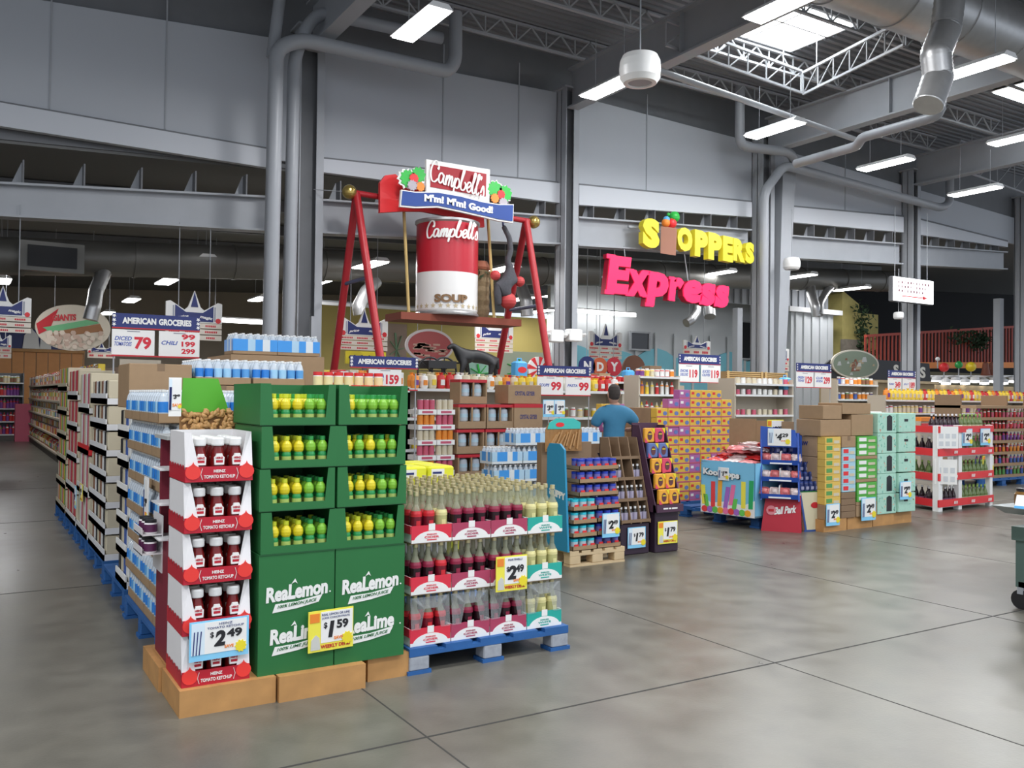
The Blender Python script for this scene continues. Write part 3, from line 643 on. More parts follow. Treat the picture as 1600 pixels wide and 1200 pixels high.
# ---- green juice towers
GX = [1.244, 1.636]; GY, GW, GD, GZ0, GZ1, GH = 4.335, .386, .50, .125, .715, .2115
def jug(name, bulbc, capc, lowc):
    bd = MB().lathe([(.022, 0), (.0235, .004), (.0235, .06), (.020, .072)], lowc, n=12)
    lb_ = MB().lathe([(.0242, .018), (.0242, .050)], M('juice_label_'+name, tuple(.5*a+.5*b_ for a, b_ in zip(lowc_rgb[name], (.75, .7, .15))), .5), n=12, cap=False)
    bu = MB().lathe([(.019, .070), (.0245, .080), (.0265, .096), (.024, .112), (.016, .124), (.012, .130)], bulbc, n=12)
    cp = MB().lathe([(.013, .128), (.015, .131), (.015, .150), (.001, .151)], capc, n=10)
    return Kind(name, 'bottle', [('bottle_body', mesh(bd), (0, 0, 0), [('label', mesh(lb_))]), ('bulb', mesh(bu)), ('cap', mesh(cp))])
lowc_rgb = {'lemon_juice_bottle': (.03, .33, .08), 'lime_juice_bottle': (.01, .28, .10)}
glow = M('juice_green', (.02, .27, .07), .3); lemy = M('lemon_bulb', (.72, .60, .02), .3); limg = M('lime_bulb', (.22, .50, .04), .3)
Lem = jug('lemon_juice_bottle', lemy, M('lemon_cap', (.62, .68, .03), .4), glow); Lim = jug('lime_juice_bottle', limg, M('lime_cap', (.03, .32, .07), .4), glow)
def green_tray(top):
    b = MB().box(0, 0, 0, GW, GD, .006, green); b.box(0, GD-.006, 0, GW, GD, GH-.004, green)
    s_ = MB(); s_.box(0, 0, 0, .005, GD, GH-.004, green)
    f = MB().box(0, -.004, 0, GW, 0, .040, green)
    f.prism([(0, .04), (.066, .04), (.052, GH-.004), (0, GH-.004)], -.004, 0, green); f.prism([(GW, .04), (GW-.052, .04), (GW-.036, GH-.004), (GW, GH-.004)], -.004, 0, green)
    f.box(.0, -.006, .0, GW, -.004, .004, M('green_edge', (.01, .09, .025), .6)); return mesh(b), mesh(s_), mesh(f)
gt = green_tray(0); Gtray = Kind('green_tray', 'tray', [('tray_floor', gt[0]), ('side_wall', gt[1]), ('side_wall', gt[1], (GW-.005, 0, 0)), ('front_lip', gt[2])])
for k_, gx in enumerate(GX):
    sd = ['left', 'right'][k_]
    t = thing('green_shipper', 'tall green carton base of the %s juice tower with white juice lettering' % sd, 'carton', (gx, GY, GZ0)); H_ = GZ1-GZ0
    MB().box(0, 0, 0, GW, GD, H_, green).box(0, -.003, H_-.004, GW, 0, H_, M('green_edge')).build('carton', t)
    l = MB(); cx = GW*.5
    for zt, word, sub in ((.40, 'ReaLemon', "100% LEMON JUICE"), (.19, 'ReaLime', "100% LIME JUICE")):
        l.text(word, (cx-.0, -.001, zt), .076, paper, .315 if word == 'ReaLemon' else .27, bold=.045, shear=.05, slope=.06)
        l.text(('.'), (cx+.17, -.001, zt-.02), .008, paper)
        l.prism([(cx-.03, zt+.038), (cx-.012, zt+.062), (cx+.0, zt+.036), (cx-.012, zt+.046)], -.003, -.001, paper)
        l.prism([(cx-.125, zt-.098), (cx-.11, zt-.056), (cx+.0, zt-.052), (cx+.13, zt-.030), (cx+.11, zt-.066), (cx+.0, zt-.086)], -.003, -.001, paper)
        l.text(sub, (cx-.0, -.003, zt-.064), .019, green, .20, bold=.01, shear=.3, slope=.09)
    l.text("CONCENTRATE", (cx, -.001, .018), .004, paper, .14, bold=0) if 0 else None
    l.build('lettering', t)
    for t_ in range(4):
        z = GZ1+t_*GH; off = (-.006, .004, -.003, .006)[t_]*(1 if k_ else -1)
        Gtray.put((gx+off, GY+.004, z), 'green display tray of the %s juice tower, %s tray' % (sd, ['lowest', 'second', 'third', 'top'][t_]))
        for r in range(4):
            for c in range(5):
                lemon = (c < 3) if not k_ else [(0, 1, 2), (0, 1, 2), (0, 2), (0, 3)][t_].count(c) > 0
                if t_ == 3: lemon = (c < 4 and (c+r) % 4 != 3) if not k_ else c == 0
                if r and random.random() < .15: lemon = not lemon
                K_ = Lem if lemon else Lim; nm = ('yellow lemon' if lemon else 'green lime'); tr_ = ['lowest', 'second', 'third', 'top'][t_]
                lb = '%s juice bottle, %s in front row, %s tray, %s tower' % (nm, od(c), tr_, sd) if r == 0 else '%s juice bottle behind the front row, %s tray, %s tower' % (nm, tr_, sd)
                K_.put((gx+off+.073+c*.062, GY+.034+r*.056, z+.007), lb, None if r == 0 else '%s juice bottles in back rows, %s tray, %s tower' % (nm, tr_, sd))
price_card((1.63-.022, GY-.02, .315), .245, .205, 'yellow', '1.59', 'yellow $1.59 price sign across the two green juice cartons', 'REAL LEMON OR LIME/JUICE CONCENTRATE', .08)
# ---- sparkling juice pallet
PX, PY, PW = 2.085, 4.37, 1.005
pallet(PX-.02, PY-.02, PW+.04, 1.12, blue_p, 'blue pallet with grey blocks under the sparkling juice trays', chip)
glassc = mix_clear('clear_neck', (.55, .56, .40), .62, .06); gold = M('gold_cap', (.62, .54, .30), .35, .5)
def juice(name, liq, foil, nk=.6):
    bd = MB().lathe([(.030, 0), (.0335, .006), (.0335, .148), (.031, .160)], liq, n=12)
    nk_ = MB().lathe([(.031, .160), (.023, .180), (.014, .202), (.0125, .235), (.0125, .252)], glassc, n=10)
    co = MB().lathe([(.0345, .136), (.0345, .152), (.029, .168)], foil, n=12, cap=False)
    cp = MB().lathe([(.0145, .247), (.0150, .250), (.0145, .271), (.001, .272)], gold, n=10)
    sl = MB(); sl.add([(.0345*math.sin(a), -.0345*math.cos(a), z) for z in (.0, .04) for a in (-.5, -.25, 0, .25, .5)], [(k_, k_+1, k_+6, k_+5) for k_ in range(4)], paper)
    sl.add([(.036*math.sin(a), -.036*math.cos(a), z) for z in (.088, .115) for a in (-.35, 0, .35)], [(k_, k_+1, k_+4, k_+3) for k_ in range(2)], foil)
    return Kind(name, 'bottle', [('bottle_body', mesh(bd)), ('neck', mesh(nk_)), ('collar_label', mesh(co)), ('cap', mesh(cp)), ('paper_label', mesh(sl))])
J1 = juice('sparkling_juice_bottle', M('juice_red', (.17, .008, .02), .15), M('foil_red', (.60, .02, .03), .4))
J2 = juice('sparkling_juice_bottle', M('juice_dark', (.022, .006, .01), .12), M('foil_plum', (.27, .015, .05), .4))
J3 = juice('sparkling_juice_bottle', M('juice_pale', (.50, .48, .20), .2), M('foil_yellow', (.72, .66, .30), .4))
def jtray(colm, nm, w_=.245, d=.25, h=.095):
    b = MB().box(0, 0, 0, w_, d, .004, cardb); s_ = MB().box(0, 0, 0, .004, d, h, paper).box(w_-.004, 0, 0, w_, d, h, paper).box(0, d-.004, 0, w_, d, h, paper)
    f = MB().box(0, -.004, 0, w_, 0, h, colm); n = 14; pts = [(w_*.05, .0)]+[(w_*.5-w_*.45*math.cos(math.pi*i/n), .002+.062*math.sin(math.pi*i/n)) for i in range(n+1)]+[(w_*.95, .0)]
    f.prism(pts[1:-1], -.0055, -.004, paper); f.box(0, -.0048, 0, w_, -.004, .018, paper)
    f.text('SPARKLING', (w_*.5, -.0055, .045), .008, colm, .06, bold=0); f.text('CIDER' if colm is not jteal else 'WHITE', (w_*.5, -.0055, .030), .011, colm, .09); f.box(w_*.38, -.007, .012, w_*.62, -.0055, .018, colm)
    f.box(w_*.42, -.006, .066, w_*.58, -.004, h+.008, paper)
    f.box(-.0045, 0, .05, -.0005, d, h, colm); return Kind('juice_tray', 'tray', [('tray_floor', mesh(b)), ('side_walls', mesh(s_)), ('front_panel', mesh(f))])
jteal = M('tray_teal', (.02, .40, .33), .5); jred = M('tray_red', (.72, .03, .06), .5); jplum = M('tray_plum', (.42, .05, .11), .5)
T1, T2, T3 = jtray(jred, 'red'), jtray(jplum, 'plum'), jtray(jteal, 'teal')
TC = [(T1, J1, 'red'), (T2, J2, 'plum'), (T2, J2, 'plum'), (T3, J3, 'teal')]
cn = ['leftmost', 'second', 'third', 'rightmost']
for t_ in range(3):
    z = .14+t_*.28; tn = ['bottom', 'middle', 'top'][t_]
    for rr in range(4 if t_ == 2 else 2):
        for c in range(4):
            Tk, Jk, nm = TC[c]; x = PX+c*.251; y = PY+.02+rr*.255
            wh = 'front' if rr == 0 else od(rr)+' back'
            Tk.put((x, y, z), '%s juice tray, %s, %s layer, %s row' % (nm, cn[c], tn, wh))
            for r in range(3 if t_ == 2 else (3 if rr == 0 else 0)):
                for b_ in range(3):
                    Jb = Jk
                    if t_ == 1 and c == 0 and b_ < 2: Jb = J2
                    if t_ == 2 and c == 0 and b_ == 2 and rr == 0: Jb = J3
                    if rr >= 1 and t_ == 2: Jb = [J1, J2, J2, J3][(c+(rr > 2)) % 4]
                    lq = 'dark red' if Jb is J1 else 'almost black' if Jb is J2 else 'pale yellow'
                    if rr == 0 and r == 0: Jb.put((x+.045+b_*.078, y+.04, z+.005), '%s juice bottle, front %s of %s tray, %s layer' % (lq, ['left', 'middle', 'right'][b_], cn[c], tn))
                    else: Jb.put((x+.045+b_*.078, y+.04+r*.078, z+.005), '%s juice bottle in back rows, %s layer, %s column' % (lq, tn, cn[c]), '%s juice bottles in back rows, %s layer, %s column' % (lq, tn, cn[c]))
        # cardboard sheet supporting the tier above
    if t_ < 2: tag(MB().box(PX+.002, PY+.03, z+.272, PX+PW-.002, PY+.5, z+.279, cardb).build('layer_board'), 'cardboard layer board above the %s juice bottles' % tn, 'board')
film = mix_clear('shrink_film', (.75, .78, .80), .78, .15)
for c in range(4):
    x = PX+c*.251; q = MB().add([(x+.004, PY+.012, .23), (x+.06, PY+.012, .23), (x+.085, PY+.012, .34), (x+.04, PY+.012, .40), (x+.004, PY+.03, .40)], [(0, 1, 2, 3, 4)], film)
    q.add([(x+.242, PY+.012, .23), (x+.185, PY+.012, .23), (x+.16, PY+.012, .34), (x+.20, PY+.012, .40), (x+.242, PY+.03, .40)], [(4, 3, 2, 1, 0)], film); q.add([(x+.004, PY+.03, .40), (x+.242, PY+.03, .40), (x+.16, PY+.012, .34), (x+.085, PY+.012, .34)], [(0, 1, 2, 3)], film)
    tag(q.build('shrink_film'), 'torn clear film around the %s bottom juice tray' % cn[c], 'film')
price_card((PX+.62, PY-.02, .49), .21, .20, 'yellow', '2.49', 'yellow $2.49 price sign on the sparkling juice trays', 'MARTINELLI', .0)
# ---- yellow packs behind the juice
ypk = M('pack_yellow', (.80, .80, .04), .4)
def pack(col, w_, d, h, lab, lm=paper):
    q = MB().rbox(0, 0, 0, w_, d, h, col, .012); q2 = MB().box(w_*.1, -.002, h*.2, w_*.6, .0, h*.8, lab).box(-.002, d*.15, h*.2, 0, d*.6, h*.8, lab); q2.box(w_*.15, -.004, h*.45, w_*.5, -.002, h*.6, navy); return q, q2
q, q2 = pack(ypk, .20, .28, .095, paper); Yp = Kind('yellow_pack', 'pack', [('wrap', mesh(q)), ('label', mesh(q2))])
q, q2 = pack(ypk, .36, .2, .075, M('pale_lemon', (.85, .85, .35), .5))
pallet(2.10, 5.52, .98, .98, blue_p, 'blue pallet behind the sparkling juice under yellow packs')
tag(MB().box(2.11, 5.53, .14, 3.0, 6.45, .92, ypk).box(2.3, 5.525, .2, 2.9, 5.53, .85, paper).build('wrapped_stack'), 'solid block of shrink wrapped yellow cartons behind the juice pallet', 'carton stack')
for i in range(4):
    for j in range(2): Yp.put((2.12+i*.215, 5.55+j*.30, .92), 'yellow wrapped pack on the block, %s from left, %s row' % (od(i), ['front', 'second'][j]))
Yp.put((2.14, 5.6, 1.016), 'topmost yellow and white pack beside the green tower')
# ---- red lidded jar cases
rl = M('lid_red', (.66, .03, .03), .4); yl = M('label_yellow', (.80, .52, .05), .5)
tb = MB().lathe([(.036, 0), (.038, .01), (.038, .09), (.033, .10)], M('broth', (.55, .33, .10), .3), n=12, mats=[white, M('label_cream', (.78, .66, .35), .5), white]); lb_ = MB().lathe([(.036, .098), (.037, .1), (.037, .125), (.001, .126)], rl, n=12); 
Rj = Kind('red_lid_jar', 'jar', [('jar_body', mesh(tb)), ('lid', mesh(lb_))])
a = onY(637, 650, 5.9); b_ = onY(663, 650, 5.9)
t = thing('brown_carton', 'tall brown carton with black lettering right of the green tower', 'carton', (2.63, 5.9, 0)); hz = onY(650, 655, 5.9).z
t.location = (a.x-.15, 6.6, 0); MB().box(0, 0, 0, .42, .4, 1.36, cardb).box(.0, -.002, 1.30, .42, 0, 1.34, red).build('carton_body', t); MB().text('Vlasic', (.29, 0, 1.16), .055, black, .2, shear=.2).build('lettering', t)
t = thing('jar_case', 'yellow case of red lidded jars on the tall brown carton', 'case', (a.x-.15, 6.6, 1.36)); MB().box(.0, 0, 0, .42, .3, .10, yl).text('Vlasic', (.34, -.0, .05), .03, red, .08, shear=.2).build('tray', t)
for i in range(5):
    for j in range(2): Rj.put((a.x-.15+.045+i*.082, 6.65+j*.09, 1.46), 'red lidded jar in the yellow case, %s from left, %s row' % (od(i), ['front', 'back'][j]))
# ================================================================ BOTTLED WATER
wbody = M('water_plastic', (.50, .60, .68), .15, 0, .2, 40); wlab = M('water_label', (.03, .22, .66), .35); wlab2 = M('water_label_pale', (.35, .62, .85), .35); clearp = mix_clear('clear_shoulder', (.75, .82, .88), .35, .06)
def wbottle(lab, h=.185, r=.031):
    q = MB().lathe([(r*.8, 0), (r, .008), (r, h*.30), (r*1.01, h*.31), (r*1.01, h*.62), (r, h*.63), (r*.75, h*.80), (r*.42, h*.90), (r*.40, h*.93), (r*.45, h*.935), (r*.45, h), (.001, h+.001)], wbody, n=9, mats=[wbody, wbody, lab, lab, lab, clearp, clearp, clearp, white_pl, white_pl, white_pl])
    return mesh(q)
WB = [wbottle(wlab), wbottle(wlab2), wbottle(M('water_label_mid', (.10, .34, .70), .35))]
def case(name, cat, w_, d, nx, ny, tray, bm, hb=.055, wrap=None):
    parts = []
    q = MB().box(0, 0, 0, w_, d, .004, tray).box(0, 0, 0, w_, .004, hb, tray).box(0, d-.004, 0, w_, d, hb, tray).box(0, 0, 0, .004, d, hb, tray).box(w_-.004, 0, 0, w_, d, hb, tray)
    parts.append(('tray' if tray is cardb else 'wrap_base', mesh(q)))
    for i in range(nx):
        for j in range(ny):
            parts.append(('bottle', bm if not isinstance(bm, list) else bm[(i//2+j) % len(bm)], (w_*(i+.5)/nx, d*(j+.5)/ny, .005)))
    if wrap:
        q = MB()
        for (x0, y0, x1, y1) in ((0, -.002, w_, -.002), (-.002, d, -.002, 0)):
            a = 6; 
            for k_ in range(a):
                xa, ya = x0+(x1-x0)*k_/a, y0+(y1-y0)*k_/a; xb, yb = x0+(x1-x0)*(k_+1)/a, y0+(y1-y0)*(k_+1)/a
                q.add([(xa, ya, .03), (xb, yb, .03), (xb, yb, .135), (xa, ya, .135)], [(0, 1, 2, 3)], wrap[k_ % len(wrap)])
        parts.append(('wrap', mesh(q)))
    return Kind(name, cat, parts)
wr1 = M('wrap_blue', (.06, .33, .80), .3); wr2 = M('wrap_pale', (.45, .66, .82), .3); wr3 = M('wrap_white', (.75, .80, .82), .3)
WC = case('water_case', 'case', .40, .30, 6, 4, cardb, WB)
WCf = case('water_case', 'case', .40, .30, 6, 4, cardb, WB, .055, [wr1, wr1, wr2, wr1, wr3, wr1])
NP = case('water_pack', 'pack', .40, .27, 6, 4, wr3, WB, .03, [wr2, wr1, wr1, wr3, wr1, wr2])
def tn_(i): return od(i)
# near stack beside the aisle
pallet(.95, 5.27, 1.2, 1.2, blue_p, 'blue pallet under the tall bottled water stack beside the aisle')
for t_ in range(7):
    for i in range(3):
        for j in range(4):
            if t_ < 6 and i > 0 and j > 0: continue
            ox = (.02, 0, .012, 0, .008, 0, -.02)[t_]; 
            WC.put((.955+i*.402+ox, 5.28+j*.302, .14+t_*.199), 'blue labelled water case, %s layer of aisle stack, %s row %s' % (od(t_), ['left', 'middle', 'right'][i], ['front', 'second', 'third', 'rear'][j]), 'water cases in the aisle stack')
tag(MB().box(1.37, 5.6, .14, 2.14, 6.46, 1.33, cardb).build('carton_core'), 'brown cartons in the middle of the aisle water stack', 'carton')
price_card((.925, 5.55, .86), .13, .30, 'white', '3.49', 'narrow white price card hanging on the water stack beside the aisle', '', -math.pi/2)
# second stack with brown cartons
pallet(.97, 6.62, 1.3, 1.1, blue_p, 'blue pallet under the brown cartons behind the water stack')
def carton(name, label, x0, y0, z0, w_, d, h, mat=cardb, tape=True, cat='carton', txt=None, rz=0., tm=navy):
    t = thing(name, label, cat, (x0, y0, z0), rz); q = MB().rbox(0, 0, 0, w_, d, h, mat, .004); q.build('carton_body', t)
    if tape: MB().box(w_/2-.025, -.0015, h-.05, w_/2+.025, 0, h+.0015, cardd).box(w_/2-.025, 0, h, w_/2+.025, d, h+.0015, cardd).build('tape', t)
    if txt: MB().text(txt, (w_/2, 0, h*.55), h*.22, tm, w_*.6, bold=.02).build('lettering', t)
    return t
for i in range(3):
    for t_ in range(4 if i else 1):
        x = .98+i*.43; h_ = .357 if i else .315
        carton('brown_carton', 'brown carton behind the aisle water stack, %s column, %s layer' % (['left', 'middle', 'right'][i], od(t_)), x, 6.64, (.14+t_*h_) if i else 1.40, .42, .5, h_-.004)
WC.put((1.43, 6.66, 1.57), 'left water case of the row on the brown cartons'); WC.put((1.845, 6.66, 1.57), 'right water case of the row on the brown cartons')
for i in range(2): WC.put((1.43+.415*i, 6.97, 1.57), '%s water case in the rear row on the brown cartons' % ['left', 'right'][i]) 
tag(MB().box(2.34, 6.64, .0, 2.95, 7.3, 1.50, cardb).build('carton_block'), 'block of brown cartons behind the green juice towers', 'carton stack')
tag(MB().box(2.30, 6.62, 1.50, 2.97, 7.32, 1.56, M('tray_grey')).build('shelf_board'), 'grey board under the red lidded jars behind the green towers', 'board')
x0 = onY(365, 530, 8.0).x
tag(MB().box(x0-.02, 8.0, 0, x0+.84, 8.9, 1.86, cardb).build('carton_block'), 'tall block of brown cartons carrying the topmost water cases', 'carton stack')
for i in range(2): WCf.put((x0+i*.402, 8.02, 1.865), '%s of the two topmost water cases with printed wrap' % ['left', 'right'][i])
# ---- aisle side displays between water and long shelving
magz = 1
blk = M('pack_black', (.03, .03, .035), .4)
def sidebox(name, label, cat, y0, y1, z0, z1, mats, x0=.98, d=.5, front=None):
    """tray of packs facing the aisle"""
    t = thing(name, label, cat, (x0, y0, z0)); q = MB().box(0, 0, 0, d, y1-y0, .05, front or white).box(0, 0, 0, .01, y1-y0, .09, front or white); q.build('tray', t)
    n = max(2, int((y1-y0)/.11)); 
    for i in range(n):
        w_ = (y1-y0)/n; MB().rbox(.02, i*w_+.008, .05, d*.6, (i+1)*w_-.008, z1-z0-.01, mats[i % len(mats)], .006).build('pack', t)
    return t
pk = [M('pk_pink', (.55, .10, .16), .5), M('pk_green', (.10, .32, .08), .5), M('pk_cream', (.62, .55, .40), .5), M('pk_blue', (.06, .12, .38), .5), M('pk_brown', (.24, .10, .05), .5), M('pk_red', (.55, .03, .03), .5), M('pk_white', (.75, .75, .72), .5), M('pk_yellow', (.75, .55, .05), .5), M('pk_purple', (.18, .05, .25), .5), M('pk_orange', (.75, .25, .03), .5)]
pkn = ['pink', 'green', 'cream', 'blue', 'brown', 'red', 'white', 'yellow', 'purple', 'orange']
for l in range(6): sidebox('package_tray', 'white tray of dark packs below the top brown carton, %s layer' % od(l), 'tray', 6.65, 7.12, .14+l*.209, .14+l*.209+.203, [pk[6], pk[3], pk[2], blk], .98, .42, paper)
for i, (y0, y1, n, zt, ms, nm, fr) in enumerate(((7.85, 8.9, 7, 1.62, [pk[2], blk, pk[6], pk[4]], 'dark and white', white), (9.05, 9.9, 4, 1.7, [pk[2], pk[0], pk[6]], 'pink and cream', pk[6]), (10.05, 11.0, 5, 1.75, [pk[2], pk[5], pk[0]], 'red and cream', pk[6]), (11.15, 12.2, 6, 1.8, [pk[2], pk[1], pk[7], pk[0]], 'green and yellow', pk[2]))):
    pallet(.99, y0, .9, y1-y0, blue_p, 'blue pallet under the %s packages beside the long aisle' % nm)
    h = (zt-.14)/n
    for l in range(n): sidebox('package_tray', '%s package tray beside the long aisle, %s layer' % (nm, od(l)), 'tray', y0+.01, y1-.01, .14+l*h, .14+(l+1)*h-.004, ms, .99, .6, redb if (i == 1 and l == 2) else fr)
price_card((.98, 9.4, .55), .2, .16, 'yellow', '2.99', 'yellow price card low on the pink packages beside the aisle', '', -math.pi/2)
price_card((.98, 9.9, .45), .14, .22, 'blue', '3.99', 'blue price card low beside the long aisle', '', -math.pi/2)
# ================================================================ SHELVING
shelf_m = M('shelf_beige', (.48, .42, .33), .5); shelf_w = M('shelf_white', (.70, .71, .70), .5)
CNT = {}
STUFF = {}
def item_mesh(kind, i):
    k = (kind, i)
    if k in IM: return IM[k]
    c = pk[i]; q = MB(); l = pk[(i*3+1) % 10]
    if kind == 'grocery_box': q.rbox(-.06, -.05, 0, .06, .05, .25, c, .004).box(-.045, -.053, .08, .045, -.049, .17, l).box(-.05, -.052, .20, .02, -.049, .225, paper)
    elif kind == 'grocery_bag': q.lathe([(.05, 0), (.065, .03), (.068, .12), (.055, .19), (.02, .20), (.035, .23)], c, n=8).box(-.03, -.072, .05, .03, -.05, .13, l)
    elif kind == 'food_can': q.lathe([(.042, 0), (.045, .004), (.045, .10), (.042, .105), (.001, .104)], c, n=10, mats=[galv, c, galv, galv])
    elif kind == 'glass_jar': q.lathe([(.042, 0), (.046, .01), (.046, .11), (.036, .125), (.038, .127), (.038, .15), (.001, .151)], c, n=10, mats=[c, l, c, c, white_pl, white_pl])
    elif kind == 'drink_bottle': q.lathe([(.036, 0), (.040, .01), (.040, .15), (.030, .18), (.014, .21), (.014, .245), (.001, .246)], c, n=9, mats=[c, c, l, c, c, white_pl])
    IM[k] = mesh(q); IM[(k, 'mb')] = q; return IM[k]
IM = {}
LIM = {'grocery_box': 290, 'grocery_bag': 290, 'food_can': 290, 'glass_jar': 290, 'drink_bottle': 290}
def stock(kind, pal, p0, p1, n, z, face, where, rows=1, depth=.12, sc=1.):
    """n items between two floor points, standing at height z"""
    (x0, y0), (x1, y1) = p0, p1; rz = 0 if face == 'S' else -math.pi/2; dx, dy = (0, 1) if face == 'S' else (1, 0)
    for r in range(rows):
        for i in range(n):
            t = (i+.5)/n; c = random.choice(pal); x = x0+(x1-x0)*t+dx*depth*r; y = y0+(y1-y0)*t+dy*depth*r; s_ = sc*random.uniform(.92, 1.08)
            k = CNT.get(kind, 0)
            if k < LIM[kind]:
                CNT[kind] = k+1; o = link(kind, item_mesh(kind, c), None, (x, y, z), rz+random.uniform(-.06, .06)); o.scale = (s_ if kind == 'grocery_box' else sc, sc, s_)
                nm = kind.replace('_', ' '); tag(o, '%s %s %s' % (pkn[c], nm, where), nm.split()[-1], '%s %s %s' % (pkn[c], nm, where))
            else:
                item_mesh(kind, c); q = IM[((kind, c), 'mb')]; st = STUFF.setdefault(kind, MB()); ca, sa = math.cos(rz), math.sin(rz); o_ = len(st.v)
                st.v += [(x+(v[0]*ca-v[1]*sa)*sc, y+(v[0]*sa+v[1]*ca)*sc, z+v[2]*s_) for v in q.v]
                mi = [st.mi(m_) for m_ in q.mats]
                for f_, m_, sm_ in zip(q.f, q.m, q.sm): st.f.append(tuple(o_+a for a in f_)); st.m.append(mi[m_]); st.sm.append(sm_)
def gondola(name, label, x0, y0, L, face, zs, depth=.45, ztop=None, mat=shelf_m, back=shelf_m):
    t = thing('shelf_unit', label, 'shelving', (x0, y0, 0), 0 if face == 'S' else 0)
    zt = ztop or zs[-1]+.05
    def bx(a0, b0, z0, a1, b1, z1, m_, nm):
        if face == 'S': MB().box(a0, b0, z0, a1, b1, z1, m_).build(nm, t)
        else: MB().box(b0, a0, z0, b1, a1, z1, m_).build(nm, t)
    bx(0, depth, 0, L, depth+.03, zt, back, 'back_panel'); bx(0, .03, 0, L, depth, max(.06, zs[0]-.03), M('kick', (.10, .09, .08), .6), 'base')
    for z in zs: bx(0, 0, z-.028, L, depth, z, mat, 'shelf'); 
    for a in (0, L): bx(a-.02, .02, 0, a+.02, depth+.03, zt, back, 'upright')
    for z in zs: bx(0, -.006, z-.04, L, 0, z+.0, shelf_w if mat is shelf_w else mat, 'price_rail')
    return t
# long aisle run
LZ = [.20, .57, .95, 1.33, 1.70]
gondola('g', 'long grocery shelving run along the left aisle', 1.72, 12.6, 18.4, 'W', LZ, .5, 1.95)
for l, z in enumerate(LZ):
    kd = ['grocery_bag', 'food_can', 'glass_jar', 'grocery_box', 'grocery_box'][l]; wh = 'on the %s shelf of the long left aisle' % ['lowest', 'second', 'third', 'fourth', 'top'][l]
    stock(kd, [0, 2, 3, 4, 5, 6, 7, 9], (1.82, 15.0), (1.82, 22), 56, z, 'W', wh, 1, .12, 1.0 if kd != 'food_can' else 1.3)
    CNTs = dict(CNT)
    for k in LIM: CNT[k] = 999
    stock(kd, [0, 2, 4, 5, 6, 7], (1.82, 22), (1.82, 31), 72, z, 'W', wh, 1, .12, 1.0 if kd != 'food_can' else 1.3)
    if kd in ('food_can', 'glass_jar'): stock(kd, [0, 2, 4, 5, 6, 7], (1.86, 12.7), (1.86, 31), 140, z+.155, 'W', wh, 1, .12, 1.2)
    CNT.clear(); CNT.update(CNTs)
q = MB().box(0, 0, 0, .3, .5, .95, white).rbox(-.02, .0, .55, .22, .5, .95, paper, .02).build('shopping_bag_rack', None, (1.36, 12.1, 0)); tag(q, 'white rack at the near end of the long aisle shelving', 'rack')
# far cross shelf on the left
a = onY(-60, 640, 31.5); b_ = onY(36, 640, 31.5)
gondola('g', 'far white shelving across the end of the left aisle', a.x, 31.5, b_.x-a.x, 'S', [.2, .6, 1.0, 1.4, 1.8], .45, 2.1, shelf_w, steel_d)
for l, z in enumerate((.2, .6, 1.0, 1.4)): stock('drink_bottle', [8, 0, 5, 8], (a.x+.1, 31.65), (b_.x-.1, 31.65), 16, z, 'S', 'on the %s far shelf ending the left aisle' % od(l), 1, .12, 1.2)
stock('glass_jar', [1, 7, 1], (a.x+.1, 31.65), (b_.x-.1, 31.65), 16, 1.8, 'S', 'on top of the far shelf ending the left aisle', 1, .12, 1.4)
q = MB().box(0, 0, 0, .5, .5, 1.15, pk[0]); o = onY(47, 660, 30.8); tag(q.build('pink_display', None, (o.x-.4, 30.8, 0)), 'pale pink display block at the far end of the left aisle', 'display')
# orange plank wall behind and dark blue panel
a = onY(-60, 548, 34); b_ = onY(132, 548, 34); zt = onY(60, 548, 34).z; pl_ = M('orange_plank', (.62, .27, .08), .5, 0, .1, 5); q = MB(); x = a.x
while x < b_.x: q.box(x, 34, 0, min(x+.34, b_.x), 34.05, zt, pl_); x += .36
struct(q.build('wall_plank')); z2 = onY(60, 515, 34).z
struct(MB().box(a.x, 34, zt, b_.x, 34.1, z2, navy).build('wall_blue'))
struct(MB().box(a.x, 33.9, zt-.05, b_.x, 34, zt+.05, wood).build('trim_50'))
for (x0, x1, lb) in ((35, 62, 'left'), (62, 80, 'middle'), (118, 128, 'right')):
    a0 = onY(x0, 548, 33.9); a1 = onY(x1, 548, 33.9); xm = (a0.x+a1.x)/2; r = (a1.x-a0.x)/2; tag(MB().prism([(xm-r, zt+.06), (xm+r, zt+.06), (xm+r*.8, zt+.5), (xm, zt+.75), (xm-r*.8, zt+.5)], 33.92, 34.0, white_pl).build('white_cutout'), 'white cutout shape on the orange plank wall, %s one' % lb, 'decoration')
g2 = onY(165, 480, 34); 
# ================================================================ MIDDLE DISPLAYS
# peanut butter display on pale pallet
SX, SY = 4.60, 6.42
pallet(SX, SY, .62, .62, woodp, 'pale wooden pallet under the peanut butter display')
sk_b = M('skippy_blue', (.02, .26, .46), .5); cy_l = M('lid_cyan', (.03, .52, .66), .35); bl_l = M('lid_blue', (.02, .05, .45), .35)
t = thing('display_board', 'tall blue side board with white lettering of the peanut butter display', 'board', (SX-.04, SY, .14))
MB().add([], [], sk_b).hexa([(0, -.02, 0), (.02, -.02, 0), (.02, .32, 0), (0, .32, 0), (0, .05, .90), (.02, .05, .90), (.02, .32, .90), (0, .32, .90)], sk_b).hexa([(.0, .05, .90), (.02, .05, .90), (.02, .32, .90), (0, .32, .90), (0, .12, .95), (.02, .12, .95), (.02, .28, .95), (0, .28, .95)], sk_b).build('board', t)
MB().text('SKIPPY', (0, .15, .50), .065, paper, .25, u=(0, -1, 0), bold=.05, slope=-.15).build('lettering', t)
